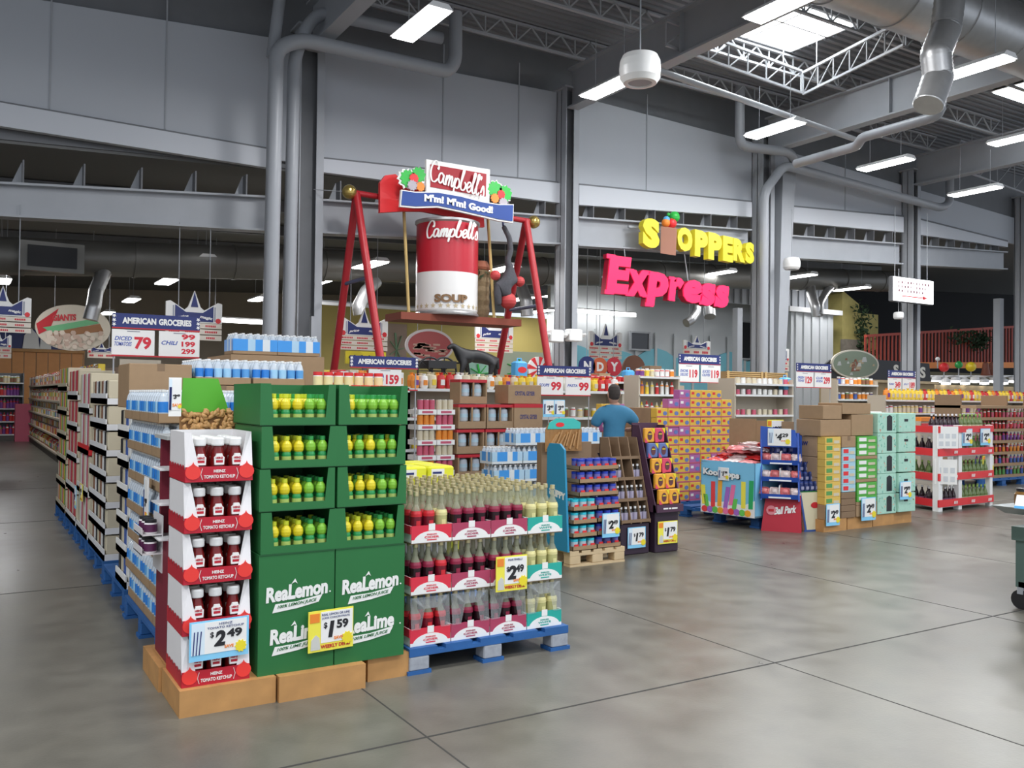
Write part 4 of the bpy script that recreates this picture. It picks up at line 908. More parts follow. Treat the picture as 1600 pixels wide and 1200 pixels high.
tag(MB().box(SX+.02, SY+.5, .14, SX+.60, SY+.58, 1.08, cardd).build('cardboard_screen'), 'brown back panel of the peanut butter display', 'panel')
def tub(lid, lab):
    a_ = MB().lathe([(.033, 0), (.036, .005), (.036, .072), (.033, .078)], lab, n=10, mats=[M('peanut', (.42, .20, .07), .4), lab, lid]); a_.box(-.022, -.040, .02, .022, -.035, .05, redb); return mesh(a_), mesh(MB().lathe([(.037, .074), (.037, .094), (.001, .095)], lid, n=10))
tb1 = tub(cy_l, M('tub_cream', (.45, .55, .60), .4)); tb2 = tub(bl_l, M('tub_purple', (.16, .14, .42), .4))
Tb = [Kind('peanut_butter_jar', 'jar', [('jar_body', tb1[0]), ('lid', tb1[1])]), Kind('peanut_butter_jar', 'jar', [('jar_body', tb2[0]), ('lid', tb2[1])])]
tq = MB().box(0, 0, 0, 1, 1, .05, cardb); 
def minitray(x, y, z, w_, d, nx, ny, K_, lt, lb, h=.04):
    o = MB().box(0, 0, 0, w_, d, .006, cardb).box(0, 0, 0, w_, .005, h, cardb).box(0, 0, 0, .005, d, h, cardb).box(w_-.005, 0, 0, w_, d, h, cardb).build('cardboard_tray', None, (x, y, z)); tag(o, lt, 'tray')
    for i in range(nx):
        for j in range(ny): K_.put((x+w_*(i+.5)/nx, y+.045+j*.082, z+.007), lb % ('front row' if j == 0 else 'back row'), (lb % ('front row' if j == 0 else 'back row')))
for t_ in range(7):
    z = .14+t_*.118
    if t_ < 4:
        minitray(SX+.03, SY+.0, z, .27, .26, 3, 2, Tb[0], 'cardboard tray of cyan lidded jars, %s layer' % od(t_), 'cyan lidded peanut butter jar, '+od(t_)+' layer, %s')
        minitray(SX+.32, SY+.02, z, .27, .26, 3, 2, Tb[1], 'cardboard tray of blue lidded jars, %s layer' % od(t_), 'blue lidded peanut butter jar, '+od(t_)+' layer, %s')
    else: minitray(SX+.14, SY+.06, z, .45, .26, 5, 2, Tb[1], 'cardboard tray of blue lidded jars, %s layer' % od(t_), 'blue lidded peanut butter jar, '+od(t_)+' layer, %s')
price_card((SX+.44, SY-.02, .14+.21), .20, .22, 'blue', '2.49', 'blue $2.49 price sign on the peanut butter trays', '', .03)
t = thing('header_board', 'snack header board with teal top above the peanut butter display', 'sign', (SX+.05, SY+.46, 1.0)); Wd = .40
MB().prism([(-.02, 0), (.40, 0), (.40, .2), (.38, .27), (.3, .31), (.1, .31), (.02, .27), (-.02, .2)], -.006, .0, M('bread', (.32, .16, .05), .6, 0, .4, 25)).build('board', t)
MB().prism([(.0, .21), (.38, .21), (.38, .27), (.3, .31), (.1, .31), (.02, .27)], -.012, -.006, M('teal', (.05, .48, .42), .5)).build('teal_top', t); q = MB().prism([(.14+.05*math.cos(a*.5236), .25+.022*math.sin(a*.5236)) for a in range(12)], -.015, -.012, redb); q.build('badge', t)
q = MB()
for i in range(9): q.bar((.0+i*.042, -.014, .02+.03*(i % 2)), (.10+i*.033, -.014, .16+.02*(i % 3)), .016, M('pretzel', (.45, .24, .09), .5), .014)
q.build('pretzel_sticks', t)
# slanted brown rack with small bottles
RX, RY = 5.36, 6.66
def base_cab(x, y, w_, d, h, mat, label, name='display_base'):
    t = thing(name, label, 'display', (x, y, 0)); MB().rbox(0, 0, 0, w_, d, h, mat, .008).build('base_box', t); return t
blackp = M('plum_black', (.035, .018, .035), .5)
t = base_cab(RX, RY, .36, .34, .30, blackp, 'black base with slanted brown bottle rack beside the peanut butter', 'bottle_rack')
bz = MB()
for x in (0, .115, .235, .35): bz.hexa([(x, -.02, .30), (x+.01, -.02, .30), (x+.01, .34, .30), (x, .34, .30), (x, .20, 1.12), (x+.01, .20, 1.12), (x+.01, .34, 1.12), (x, .34, 1.12)], cardd)
bz.build('divider', t); MB().box(0, .33, .30, .36, .34, 1.12, cardd).build('back_panel', t)
for l in range(4): z = .31+l*.2; MB().box(0, -.015+l*.055, z, .36, .33, z+.008, cardd).box(0, -.02+l*.055, z, .36, -.012+l*.055, z+.03, cardd).build('rack_shelf', t)
sp = Kind('sauce_bottle', 'bottle', [('bottle_body', mesh(MB().lathe([(.022, 0), (.025, .01), (.025, .085), (.012, .11), (.011, .125)], M('sauce_dark', (.05, .02, .05), .3), n=9, mats=[blk, M('sauce_label', (.42, .38, .50), .5), blk, blk]))), ('cap', mesh(MB().lathe([(.013, .12), (.013, .14), (.001, .141)], white_pl, n=8)))])
for l in range(3):
    for c in range(6 if l < 2 else 4):
        cc_ = c if l < 2 else [0, 1, 4, 5][c]; sp.put((RX+.035+cc_*.058, RY+.02+l*.055+.02, .319+l*.2), 'small dark sauce bottle on the slanted rack, %s shelf, %s from left' % (['lowest', 'second', 'third'][l], od(c)))
price_card((RX+.19, RY-.012, .165), .22, .20, 'blue', '1.79', 'blue $1.79 price sign on the black rack base')
# dark plum display with orange and pink packs
JX, JY = 5.76, 6.62
t = base_cab(JX, JY, .30, .34, .42, blackp, 'dark plum display stand with orange and pink coffee pouches', 'pouch_stand'); plumm = M('display_plum', (.075, .03, .06), .55)
MB().hexa([(-.03, -.05, .40), (-.02, -.05, .40), (-.02, .34, .40), (-.03, .34, .40), (-.03, .22, 1.24), (-.02, .22, 1.24), (-.02, .34, 1.24), (-.03, .34, 1.24)], plumm).hexa([(.30, -.05, .40), (.31, -.05, .40), (.31, .34, .40), (.30, .34, .40), (.30, .22, 1.24), (.31, .22, 1.24), (.31, .34, 1.24), (.30, .34, 1.24)], plumm).build('side_wall', t)
MB().box(-.03, .33, .40, .31, .34, 1.26, plumm).build('back_panel', t); MB().box(-.03, -.06, .40, .31, .0, .47, plumm).box(.05, -.062, .428, .11, -.06, .442, paper).box(.12, -.062, .428, .15, -.06, .442, paper).box(.16, -.062, .428, .23, -.06, .442, paper).build('front_lip', t)
pmo = M('pouch_orange', (.85, .40, .04), .45); pmp = M('pouch_pink', (.72, .07, .14), .45); pmb = M('pouch_blue', (.12, .18, .42), .45); 
def pouch(c, c2): return Kind('coffee_pouch', 'pouch', [('pouch', mesh(MB().rbox(-.062, -.02, 0, .062, .02, .145, c, .008))), ('printed_front', mesh(MB().prism([(.03*math.cos(a*.5236), .07+.045*math.sin(a*.5236)) for a in range(12)], -.023, -.020, c2).prism([(-.062, .0), (-.02, .0), (-.062, .05)], -.023, -.020, M('pouch_pink', (0,0,0))).prism([(.062, .145), (.02, .145), (.062, .09)], -.023, -.020, yellow).box(-.02, -.025, .08, .02, -.023, .09, yellow)))])
Po = [pouch(pmo, M('pouch_dark', (.12, .04, .05), .5)), pouch(pmp, M('pouch_dark', (0,0,0))), pouch(pmb, M('pouch_dark', (0,0,0)))]
for r in range(5):
    for c in range(2):
        k_ = [0, 0, 0, 2, 1][r]; k_ = 1 if (r == 2 and c == 1) else (0 if (r == 4 and c == 0) else k_)
        Po[k_].put((JX+.075+c*.135, JY-.02+r*.055, .475+r*.148), '%s coffee pouch on the dark plum stand, %s row from bottom, %s' % (['orange', 'pink', 'blue'][k_], od(r), ['left', 'right'][c]))
for r in range(4): MB().box(-.02, -.04+r*.055+.0, .467+r*.148 if r else .467, .30, .33, .473+r*.148, plumm).build('rack_shelf', t)
price_card((JX+.15, JY-.012, .195), .25, .22, 'yellow', '1.79', 'yellow $1.79 price sign on the dark plum stand base')
# cookie box wall
def cbox(c, c2): 
    q = MB().rbox(0, 0, 0, .19, .12, .122, c, .003); l = MB().box(.02, -.002, .06, .07, 0, .095, c2).prism([(.14+.035*math.cos(a*.5236), .055+.028*math.sin(a*.5236)) for a in range(12)], -.003, 0, M('cookie_blue', (.14, .20, .48), .5)).box(.0, -.001, .0, .19, 0, .018, M('cookie_edge', (.55, .10, .18), .5)); return Kind('cookie_box', 'box', [('box_body', mesh(q)), ('printed_front', mesh(l))])
Cy = cbox(M('cookie_yellow', (.80, .50, .07), .5), redb); Cp = cbox(M('cookie_purple', (.45, .14, .36), .5), paper)
xa = onY(1016, 700, 8.9).x; xb = onY(1120, 700, 8.9).x
pallet(xa+.1, 8.85, xb-xa+.15, .8, blue_p, 'blue pallet under the wall of yellow cookie boxes')
n = int((xb-xa+.3)/.195); random.seed(5)
for r in range(12):
    i0 = 2 if r > 10 else (1 if r > 9 else 0)
    for i in range(i0, n):
        if r == 11 and i > n-2: continue
        pu = (r in (10, 11) and i < 3) or (r == 7 and 1 <= i <= 2) or random.random() < .03
        (Cp if pu else Cy).put((xa+.1+i*.195, 8.88+random.uniform(0, .012), .14+r*.1245), '%s cookie box in the box wall, %s row from the floor, %s column' % ('purple' if pu else 'yellow', od(r), od(i)))
tag(MB().box(xa+.1, 9.02, .14, xa+.1+n*.195, 9.6, .14+10*.1245, cardb).build('carton_core'), 'cartons standing behind the wall of yellow cookie boxes', 'carton stack')
for i in range(2):
    for r in range(3): (Cp if (i+r) % 3 < 2 else Cy).put((xa-.42+i*.2, 9.4, 1.06+r*.1245), '%s cookie box beside the man, %s layer, %s' % ('purple' if (i+r) % 3 < 2 else 'yellow', od(r), ['left', 'right'][i]))
tag(MB().box(xa-.44, 9.38, 0, xa-.01, 9.8, 1.055, cardb).build('carton_block'), 'low carton block beside the man under cookie boxes', 'carton stack')
# ice pop bin
A = fl(1095, 799, .14); B = fl(1186, 811, .14); d_ = (B-A); d_.z = 0; Wb = d_.length*.93; rzb = math.atan2(d_.y, d_.x)
A2 = fl(1062, 806); B2 = fl(1185, 826); dd = B2-A2
pallet(A2.x, A2.y, dd.length, 1.0, blue_p, 'blue pallet under the ice pop bin', None, math.atan2(dd.y, dd.x))
t = thing('ice_pop_bin', 'printed sky blue cardboard bin of ice pops with white logo', 'bin', (A.x, A.y, .14), rzb); Hb = .63
isk = M('bin_blue', (.22, .56, .78), .5); q = MB()
q.box(0, 0, 0, Wb, .01, Hb, isk).box(0, .6, 0, Wb, .61, Hb, isk).box(0, 0, 0, .01, .61, Hb, isk).box(Wb-.01, 0, 0, Wb, .61, Hb, isk).box(0, 0, 0, Wb, .6, .02, cardb).build('bin_walls', t)
q = MB(); q.prism([(0, 0), (Wb, 0), (Wb, .20), (Wb*.8, .13), (Wb*.5, .16), (Wb*.2, .12), (0, .2)], -.003, 0, paper)
cs = [M('pop_green', (.15, .60, .10), .4), M('pop_red', (.85, .06, .06), .4), M('pop_orange', (.95, .42, .03), .4), M('pop_purple', (.40, .15, .55), .4), M('pop_pink', (.90, .20, .40), .4), M('pop_yellow', (.92, .80, .08), .4), M('pop_dkgreen', (.03, .40, .12), .4)]
for i, (fx, z0, z1, lean, c) in enumerate(((.07, .10, .33, -.02, 5), (.13, .06, .22, -.03, 0), (.24, .07, .38, 0, 1), (.36, .09, .40, .01, 2), (.47, .08, .33, .04, 3), (.57, .12, .36, .04, 4), (.62, .03, .20, .03, 0), (.80, .10, .41, 0, 5), (.93, .10, .43, .01, 6))):
    x = fx*Wb; w_ = .038*Wb; q.prism([(x-w_, z0), (x+w_, z0), (x+w_+lean, z1), (x-w_+lean, z1)], -.007, -.003, cs[c])
for i in range(9): x = Wb*(.08+.1*i); q.prism([(x+.045*math.cos(a*.785), .045+.04*math.sin(a*.785)) for a in range(8)], -.009, -.004, cs[(i*2+1) % 5])
q.build('printed_front', t)
q = MB().text('Kool Pops', (Wb*.40, -.012, Hb*.75), .105, black, Wb*.70, bold=.09, slope=-.05).text('Kool Pops', (Wb*.40-.004, -.016, Hb*.75+.004), .098, paper, Wb*.68, bold=.05, slope=-.05); q.build('lettering', t)
price_card((A.x+d_.x*.40-.03*1, A.y+d_.y*.40-.03, .14+Hb*.77), .15, .15, 'white', '1.99', 'white $1.99 price card on the ice pop bin', '', rzb)
n_ = Vector((-d_.y, d_.x, 0)).normalized()
t = thing('bin_backboard', 'tall brown cardboard back board rising behind the ice pop bin', 'board', (A.x+n_.x*.62, A.y+n_.y*.62, .14), rzb); MB().box(-.05, 0, 0, Wb*.45, .01, 1.13, cardb).build('left_panel', t); MB().box(Wb*.45+.004, 0, 0, Wb+.1, .01, 1.11, cardb).build('right_panel', t)
rbag = [M('bag_red', (.70, .05, .05), .3, 0, .5, 25), M('bag_white', (.75, .60, .58), .3, 0, .4, 25), M('bag_rose', (.72, .20, .20), .3, 0, .5, 25)]
def bagmesh(mm, s=1.):
    q = MB(); n = 12; v = []; f = []
    for i in range(7):
        for j in range(9):
            u = i/6*2-1; w_ = j/8*2-1; z = .055*(1-abs(u)**3)*(1-abs(w_)**3)+.008*math.sin(9*u+7*w_); v.append((w_*.15, u*.11, z+.03))
    for i in range(6):
        for j in range(8): a = i*9+j; f.append((a, a+1, a+10, a+9))
    m = len(v); v2 = [(x, y, .05-(z-.05)*.8) for x, y, z in v]; q.add(v, f, mm, True); q.add(v2, [g[::-1] for g in f], mm, True); return mesh(q)
bms = [bagmesh(c) for c in rbag]; bi = 0; u_ = d_.normalized(); random.seed(11)
tag(MB().box(.012, .012, .02, Wb-.012, .598, Hb-.10, rbag[2]).build('bag_fill', None, (A.x, A.y, .14), rzb), 'ice pop bags filling the bin below the topmost ones', 'bags', None, 'stuff')
for r in range(3):
    for c in range(3):
        for l in range(2):
            if l and (r == 0 or c == 0): continue
            p = A+u_*(Wb*(.2+.3*c)+random.uniform(-.03, .03))+n_*(.12+.18*r); o = link('ice_pop_bag', bms[(bi) % 3], None, (p.x, p.y, .14+Hb-.06+l*.10+r*.05), rzb+random.uniform(-.5, .5)); o.rotation_euler.x = random.uniform(-.2, .2); bi += 1
            tag(o, 'red and clear ice pop bag in the bin, %s row, %s, %s' % (['front', 'middle', 'rear'][r], ['left', 'centre', 'right'][c], ['lower', 'upper'][l]), 'bag')
# red and blue snack tower
A = fl(1189, 829); B = fl(1252, 833); d_ = B-A; rz = math.atan2(d_.y, d_.x); Wt = d_.length
t = thing('snack_tower', 'red base with slanted blue snack tower and white lettering', 'display', (A.x, A.y, 0), rz)
MB().hexa([(0, 0, 0), (Wt, 0, 0), (Wt*.98, .4, 0), (.02, .4, 0), (.05, .03, .42), (Wt*.98, .03, .42), (Wt*.95, .4, .42), (.05, .4, .42)], M('base_red', (.48, .02, .04), .5)).build('red_base', t)
q = MB().text('Ball Park', (Wt*.60, .012, .25), .085, paper, Wt*.55, bold=.04, shear=.25, slope=.15, v=(0, .07, 1)); q.prism([(Wt*.25+.055*math.cos(a*.5236), .24+.055*math.sin(a*.5236)) for a in range(12)], .004, .01, M('seal_pink', (.75, .25, .28), .5)); q.box(Wt*.25-.03, -.0, .225, Wt*.25+.03, .004, .255, red); q.build('lettering', t)
bl = M('tower_blue', (.015, .08, .42), .45)
sd_ = MB()
for x in (.0, Wt*.93): sd_.hexa([(x, -.06, .36), (x+.015, -.06, .36), (x+.015, .38, .36), (x, .38, .36), (x-.03, .18, 1.12), (x-.015, .18, 1.12), (x-.015, .38, 1.12), (x-.03, .38, 1.12)], bl)
sd_.build('side_wall', t); MB().box(-.03, .37, .36, Wt*.95, .385, 1.12, bl).build('back_panel', t)
for l in range(3):
    z = .38+l*.19; y = -.05+l*.07; MB().box(0, y, z, Wt*.93, .36, z+.01, bl).hexa([(0, y-.01, z), (Wt*.93, y-.01, z), (Wt*.93, y, z), (0, y, z), (0, y-.03, z+.055), (Wt*.93, y-.03, z+.055), (Wt*.93, y-.02, z+.055), (0, y-.02, z+.055)], bl).box(Wt*.45, y, z, Wt*.47, .3, z+.15, paper).box(Wt*.2, y-.032, z+.008, Wt*.75, y-.018, z+.024, paper).build('tray_shelf', t)
    for c in range(4):
        p = Matrix.Rotation(rz, 3, 'Z') @ Vector((Wt*(.12+.23*c), y+.08, 0)); o = link('snack_pouch', bms[1] if (c+l) % 2 else bms[2], None, (A.x+p.x, A.y+p.y, z+.06), rz+.3*(c-1.5)); o.scale = (.35, .4, .9); o.rotation_euler.x = 1.1; tag(o, 'small snack pouch on the blue tower, %s shelf, %s from left' % (od(l), od(c)), 'pouch')
MB().hexa([(-.03, .15, .96), (Wt*.93, .15, .96), (Wt*.93, .16, .96), (-.03, .16, .96), (-.03, .17, 1.20), (Wt*.8, .17, 1.16), (Wt*.8, .18, 1.16), (-.03, .18, 1.20)], bl).build('header_board', t)
p = Matrix.Rotation(rz, 3, 'Z') @ Vector((Wt*.42, .14, 0)); price_card((A.x+p.x, A.y+p.y, 1.075), .26, .2, 'white', '4.29', 'white $4.29 price card on the blue snack tower header', '', rz)
# charcoal style cream and blue stand with dark blue tins
A = fl(1256, 831); B = fl(1290, 829); d_ = B-A; rz = math.atan2(d_.y, d_.x); Wt = d_.length
t = thing('cream_stand', 'narrow cream stand with blue edges and red badge beside the red base', 'display', (A.x, A.y, 0), rz)
cream = M('cream', (.62, .56, .38), .6); blue_e = M('blue_edge', (.03, .08, .28), .5)
MB().hexa([(.03, 0, 0), (Wt, 0, 0), (Wt, .35, 0), (.03, .35, 0), (-.06, 0, .45), (Wt, 0, .45), (Wt, .35, .45), (-.06, .35, .45)], cream).build('base_box', t)
q = MB().bar((.03, -.004, 0), (-.06, -.004, .45), .025, blue_e, .006).bar((Wt-.01, -.004, 0), (Wt-.01, -.004, .45), .02, blue_e, .006).box(0, -.006, 0, Wt, .0, .02, blue_e); q.build('blue_edge', t); MB().prism([(Wt*.5+.06*math.cos(a*.5236), .30+.035*math.sin(a*.5236)) for a in range(12)], -.004, 0, red).build('badge', t)
for l in range(5): MB().box(-.08-l*.03, l*.07, .45+l*.105, Wt, .36, .462+l*.105, green if l == 0 else blue_e).build('step_shelf', t)
tin = Kind('blue_tin', 'tin', [('tin_body', mesh(MB().lathe([(.030, 0), (.032, .005), (.032, .085), (.028, .095)], M('tin_blue', (.02, .035, .14), .35), n=9).box(-.02, -.035, .02, .02, -.031, .055, M('tin_label', (.3, .3, .45), .5)))), ('lid', mesh(MB().lathe([(.026, .094), (.026, .108), (.001, .109)], M('lid_navy', (.03, .06, .25), .4), n=9)))])
Rz = Matrix.Rotation(rz, 3, 'Z')
for l in range(5):
    for c in range(5):
        for r in range(2 if l == 4 else 1):
            p = Rz @ Vector((-.04-l*.03+c*(Wt+.04+l*.03)/5+.02, l*.07+.035+r*.07, 0)); tin.put((A.x+p.x, A.y+p.y, .463+l*.105), 'dark blue tin on the cream stepped stand, %s step, %s from left, %s' % (od(l), od(c), ['front', 'back'][r]), None, rz)
price_card((A.x+.08, A.y+.50, 1.14), .24, .26, 'yellow', '2.99', 'yellow price card standing over the dark blue tins', '', rz, .16)
tag(MB().box(A.x-.02, A.y+.46, 0, A.x+.30, A.y+.75, .98, cardb).build('carton_block'), 'brown cartons behind the cream stepped stand', 'carton stack')
# ================================================================ BOX STACK, MINT TOWER (right of the cream stand)
QX, QY = 8.40, 6.74
for i, (x0, x1, lb) in enumerate(((8.38, 8.78, 'leftmost'), (8.82, 9.28, 'second'), (9.32, 9.72, 'third'), (9.74, 10.10, 'rightmost'))):
    riser(x0, QY+.02*i, x1, QY+.5, .14, 'wooden riser under the box stack beside the cream stand, %s' % lb)
def smallbox(name, c, c2, w_, d, h):
    return Kind(name, 'box', [('box_body', mesh(MB().rbox(0, 0, 0, w_, d, h, c, .003))), ('printed_front', mesh(MB().box(w_*.08, -.002, h*.25, w_*.45, 0, h*.8, c2).box(w_*.55, -.002, h*.1, w_*.9, 0, h*.5, M('pk_cream', (0,0,0))) ))])
By = smallbox('yellow_box', M('box_amber', (.72, .48, .10), .5), M('pk_green', (0,0,0)), .27, .11, .085)
Bb = smallbox('pale_blue_box', M('box_paleblue', (.38, .60, .70), .5), redb, .24, .3, .085)
Bg = smallbox('green_bag_tray', M('box_green', (.10, .42, .06), .5), paper, .36, .3, .075)
# amber column
carton('brown_carton', 'brown carton at the base of the amber boxes', 8.40, QY, .14, .27, .11, .17)
for r in range(9): By.put((8.40, QY, .312+r*.0865), 'amber box in the box stack, %s from the bottom' % od(r))
for r in range(4): carton('brown_carton', 'brown carton below the pale blue boxes, %s from the floor' % od(r), 8.69, QY, .14+r*.075, .25, .35, .072, cardd, False)
for r in range(6): Bb.put((8.70, QY, .442+r*.0865), 'pale blue box in the box stack, %s from the bottom' % od(r))
carton('brown_carton', 'narrow brown carton above the pale blue boxes', 8.69, QY, .963, .25, .35, .13)
carton('brown_carton', 'brown carton below the green bags', 8.96, QY, .14, .38, .35, .13, cardb, False)
for r in range(3):
    carton('green_tray', 'brown tray edge between green bag layers, %s' % od(r), 8.96, QY, .273+r*.272, .38, .35, .04, cardb, False, 'tray')
    for s_ in range(3): Bg.put((8.97, QY-.002, .314+r*.272+s_*.0765), 'green bag layer in the box stack, %s shelf, %s layer' % (od(r), od(s_)))
for i, (x, z, w_, h, tx) in enumerate(((8.38, 1.095, .54, .19, 'S&W'), (8.93, 1.095, .40, .25, ''), (8.42, 1.29, .33, .16, ''), (8.76, 1.35, .52, .13, ''))):
    carton('brown_carton', 'brown carton on top of the box stack, %s' % ['lower left', 'lower right', 'upper left', 'upper right'][i], x, QY+.05, z, w_, .35, h, cardb, False)
# the two printed panels on the lower left carton
for r in range(4):
    t = carton('brown_carton', 'brown carton with navy mark behind the amber boxes, %s layer' % od(r), 8.40, QY+.115, .14+r*.238, .27, .45, .234, cardb, False); MB().text('S&W', (0, .2, .15), .05, navy, .14, u=(0, -1, 0), bold=.04).build('lettering', t)
# mint tower
mint = M('mint', (.42, .68, .55), .5, 0, .12, 30); pc = M('peach', (.80, .45, .32), .5); mintd = M('mint_dark', (.20, .50, .40), .5)
t = thing('mint_tower', 'pale mint patterned carton tower with black cutouts on a wooden riser', 'carton tower', (9.38, QY+.02, .14)); H5 = .245
for r in range(5):
    c = MB().rbox(0, 0, r*H5, .36, .36, r*H5+H5-.003, mint, .006).rbox(.365, -.03, r*H5+.01, .70, .36, r*H5+H5-.003, mint, .006); q = c.build('mint_carton', t)
    MB().prism([(.17, r*H5+.03), (.27, r*H5+.03), (.27, r*H5+.20), (.22, r*H5+.22), (.17, r*H5+.20)], -.003, 0, black).box(.47, -.034, r*H5+.14, .54, -.03, r*H5+.17, black).build('cutout', q)
    p_ = MB(); random.seed(r)
    for k_ in range(26):
        x = random.choice([random.uniform(.01, .15), random.uniform(.29, .34), random.uniform(.38, .68)]); z = r*H5+random.uniform(.02, .22); yy = -.003 if x < .365 else -.033
        a = random.uniform(0, 3); p_.prism([(x+.018*math.cos(a), z+.018*math.sin(a)), (x-.006*math.sin(a), z+.006*math.cos(a)), (x-.018*math.cos(a), z-.018*math.sin(a)), (x+.006*math.sin(a), z-.006*math.cos(a))], yy, yy+.003, pc if k_ % 4 == 0 else mintd)
    p_.build('leaf_pattern', q)
price_card((8.50, QY-.03, .20), .23, .25, 'blue', '2.49', 'blue price sign at the foot of the amber box column')
price_card((9.14, QY-.03, .23), .26, .27, 'blue', '2.49', 'blue price sign at the foot of the green bag column')
price_card((9.82, QY-.05, .42), .22, .22, 'blue', '2.99', 'blue price sign on the mint patterned tower')
# narrow white card tower right behind the mint tower
t = thing('white_tower', 'white narrow carton tower with black cutouts behind the mint tower', 'carton tower', (10.75, 7.9, .14))
for r in range(5): q = MB().rbox(0, 0, r*.245, .3, .3, r*.245+.24, paper, .005).build('white_carton', t); MB().box(.08, -.003, r*.245+.05, .2, 0, r*.245+.2, black).build('cutout', q)
pallet(10.7, 7.85, .9, .9, blue_p, 'blue pallet between the mint tower and the red shelves')
# ================================================================ red and white shelf rack
rk = [(11.63, 7.95), (11.43, 7.30), (12.78, 7.36)]
t = thing('corner_rack', 'red and white corner rack of drink bottles, four red rails', 'rack', (0, 0, 0))
posts = [(11.63, 7.95, .03), (11.43, 7.30, .045), (11.95, 7.33, .04), (12.78, 7.36, .035), (12.78, 7.95, .03)]
for x, y, r in posts: MB().box(x-r, y-r, 0, x+r, y+r, 1.18, white_pl).build('post', t)
for l, z in enumerate((.06, .42, .76, 1.08)):
    MB().hexa([(11.43, 7.30, z-.02), (12.78, 7.36, z-.02), (12.78, 7.95, z-.02), (11.63, 7.95, z-.02), (11.43, 7.30, z), (12.78, 7.36, z), (12.78, 7.95, z), (11.63, 7.95, z)], white).build('shelf', t)
    h = .10 if l < 3 else .09
    r_ = MB().bar((11.59, 7.95, z+h/2), (11.385, 7.25, z+h/2), .012, redb, h).bar((11.38, 7.25, z+h/2), (12.82, 7.315, z+h/2), .012, redb, h); r_.build('red_rail', t)
    w_ = MB()
    for k_ in range(12):
        if l in (0, 1, 2): x = 11.75+.03*(k_ % 3)+.42*(k_//3) if k_ < 9 else 0
        if k_ < 9: w_.prism([(x-.008, z+.03), (x+.006, z+.03), (x+.014, z+.07), (x, z+.07)], 7.248, 7.252, paper)
    if l < 3: w_.build('white_marks', t)
db = [Kind('drink_bottle', 'bottle', [('bottle_body', mesh(MB().lathe([(.036, 0), (.040, .01), (.040, .13), (.028, .17), (.014, .20), (.013, .235)], c, n=9, mats=[c, c, M('bl_'+nm, l, .5) if False else c, c, c]).lathe([(.041, .04), (.041, .10)], M('dl_'+nm, l, .5), n=9, cap=False))), ('cap', mesh(MB().lathe([(.015, .23), (.015, .255), (.001, .256)], M('cap_'+nm, cc, .4), n=8)))]) for nm, c, l, cc in (('dark', M('db_dark', (.03, .015, .02), .2), (.30, .12, .22), (.8, .8, .8)), ('green', M('db_green', (.12, .18, .05), .2), (.5, .55, .35), (.3, .45, .1)), ('rose', M('db_rose', (.42, .10, .15), .2), (.6, .4, .45), (.8, .1, .1)))]
DBN = ['dark', 'olive green', 'rose']
for l, z in enumerate((.06, .42, .76)):
    for c in range(13):
        for r in range(2):
            x = 11.52+c*.098; k_ = (0 if x < 11.95 else (0 if x < 12.1 else 1)) if l == 0 else (1 if l == 1 and x < 12 else 2 if l == 2 and c % 5 == 2 else 0 if x < 12.0 else 1)
            db[k_].put((x, 7.37+r*.11, z+.001), '%s drink bottle in the corner rack, %s shelf, %s row, %s' % (DBN[k_], od(l), ['front', 'back'][r], od(c)))
for l, z in enumerate((.06, .42, .76)):
    for c in range(4): db[0 if l != 1 else 1].put((11.68, 7.60+c*.095, z+.001), '%s drink bottle on the left side of the corner rack, %s shelf, %s' % (DBN[0 if l != 1 else 1], od(l), od(c)))
for c in range(13): 
    k_ = 0 if c < 7 else 1; db[k_].put((11.52+c*.098, 7.45, 1.081), '%s drink bottle on top of the corner rack, %s from left' % (DBN[k_], od(c)))
for i, (x, y, z, w_, h, a) in enumerate(((11.50, 7.20, 1.02, .30, .30, -.5), (11.46, 7.20, .55, .28, .34, -.9))):
    t = thing('paper_sheet', '%s white paper sheet with pale blocks fixed to the corner rack' % ['upper', 'lower'][i], 'paper', (x, y, z), a); MB().box(-w_/2, -.002, -h/2, w_/2, .002, h/2, paper).build('sheet', t)
    q = MB()
    for k_ in range(6): q.box(-w_*.4+.3*w_*(k_ % 3), -.004, -h*.4+.35*h*(k_//3), -w_*.4+.3*w_*(k_ % 3)+.2*w_, -.002, -h*.4+.35*h*(k_//3)+.22*h, M('sheet_grey', (.62, .64, .66), .6))
    q.build('print', t)
for i, x in enumerate((12.10, 12.55)): price_card((x, 7.28, 1.01), .24, .24, 'blue', '2.49', '%s blue price card on the corner rack front' % ['left', 'right'][i])
# ================================================================ right hand drink wall
a = onY(1530, 700, 9.0); x1 = a.x+4.6
for i in range(3): pallet(a.x+.1+i*1.5, 9.0, 1.4, .9, blue_p, 'blue pallet under the drink wall, %s from left' % od(i))
t = thing('drink_rack', 'long brown layered drink rack at the right edge behind the corner rack', 'rack', (a.x, 9.05, .14))
for l in range(7): MB().box(0, 0, l*.21, 4.6, .8, l*.21+.05, cardb).build('layer_tray', t)
for i in range(4): MB().box(i*1.5, .3, 0, i*1.5+.04, .8, 1.5, cardd).build('post', t)
for l in range(6):
    stock('drink_bottle', [[1, 3], [3, 0], [5, 9], [0, 8], [0, 5], [0, 5]][l], (a.x+.05, 9.11), (x1-.4, 9.11), 34, .19+l*.21, 'S', 'in the long drink rack, %s layer' % od(l), 1, .1, .62)
price_card((onY(1550, 750, 8.9).x, 8.97, .42), .34, .28, 'yellow', '4.99', 'yellow price card low on the drink wall at the right')
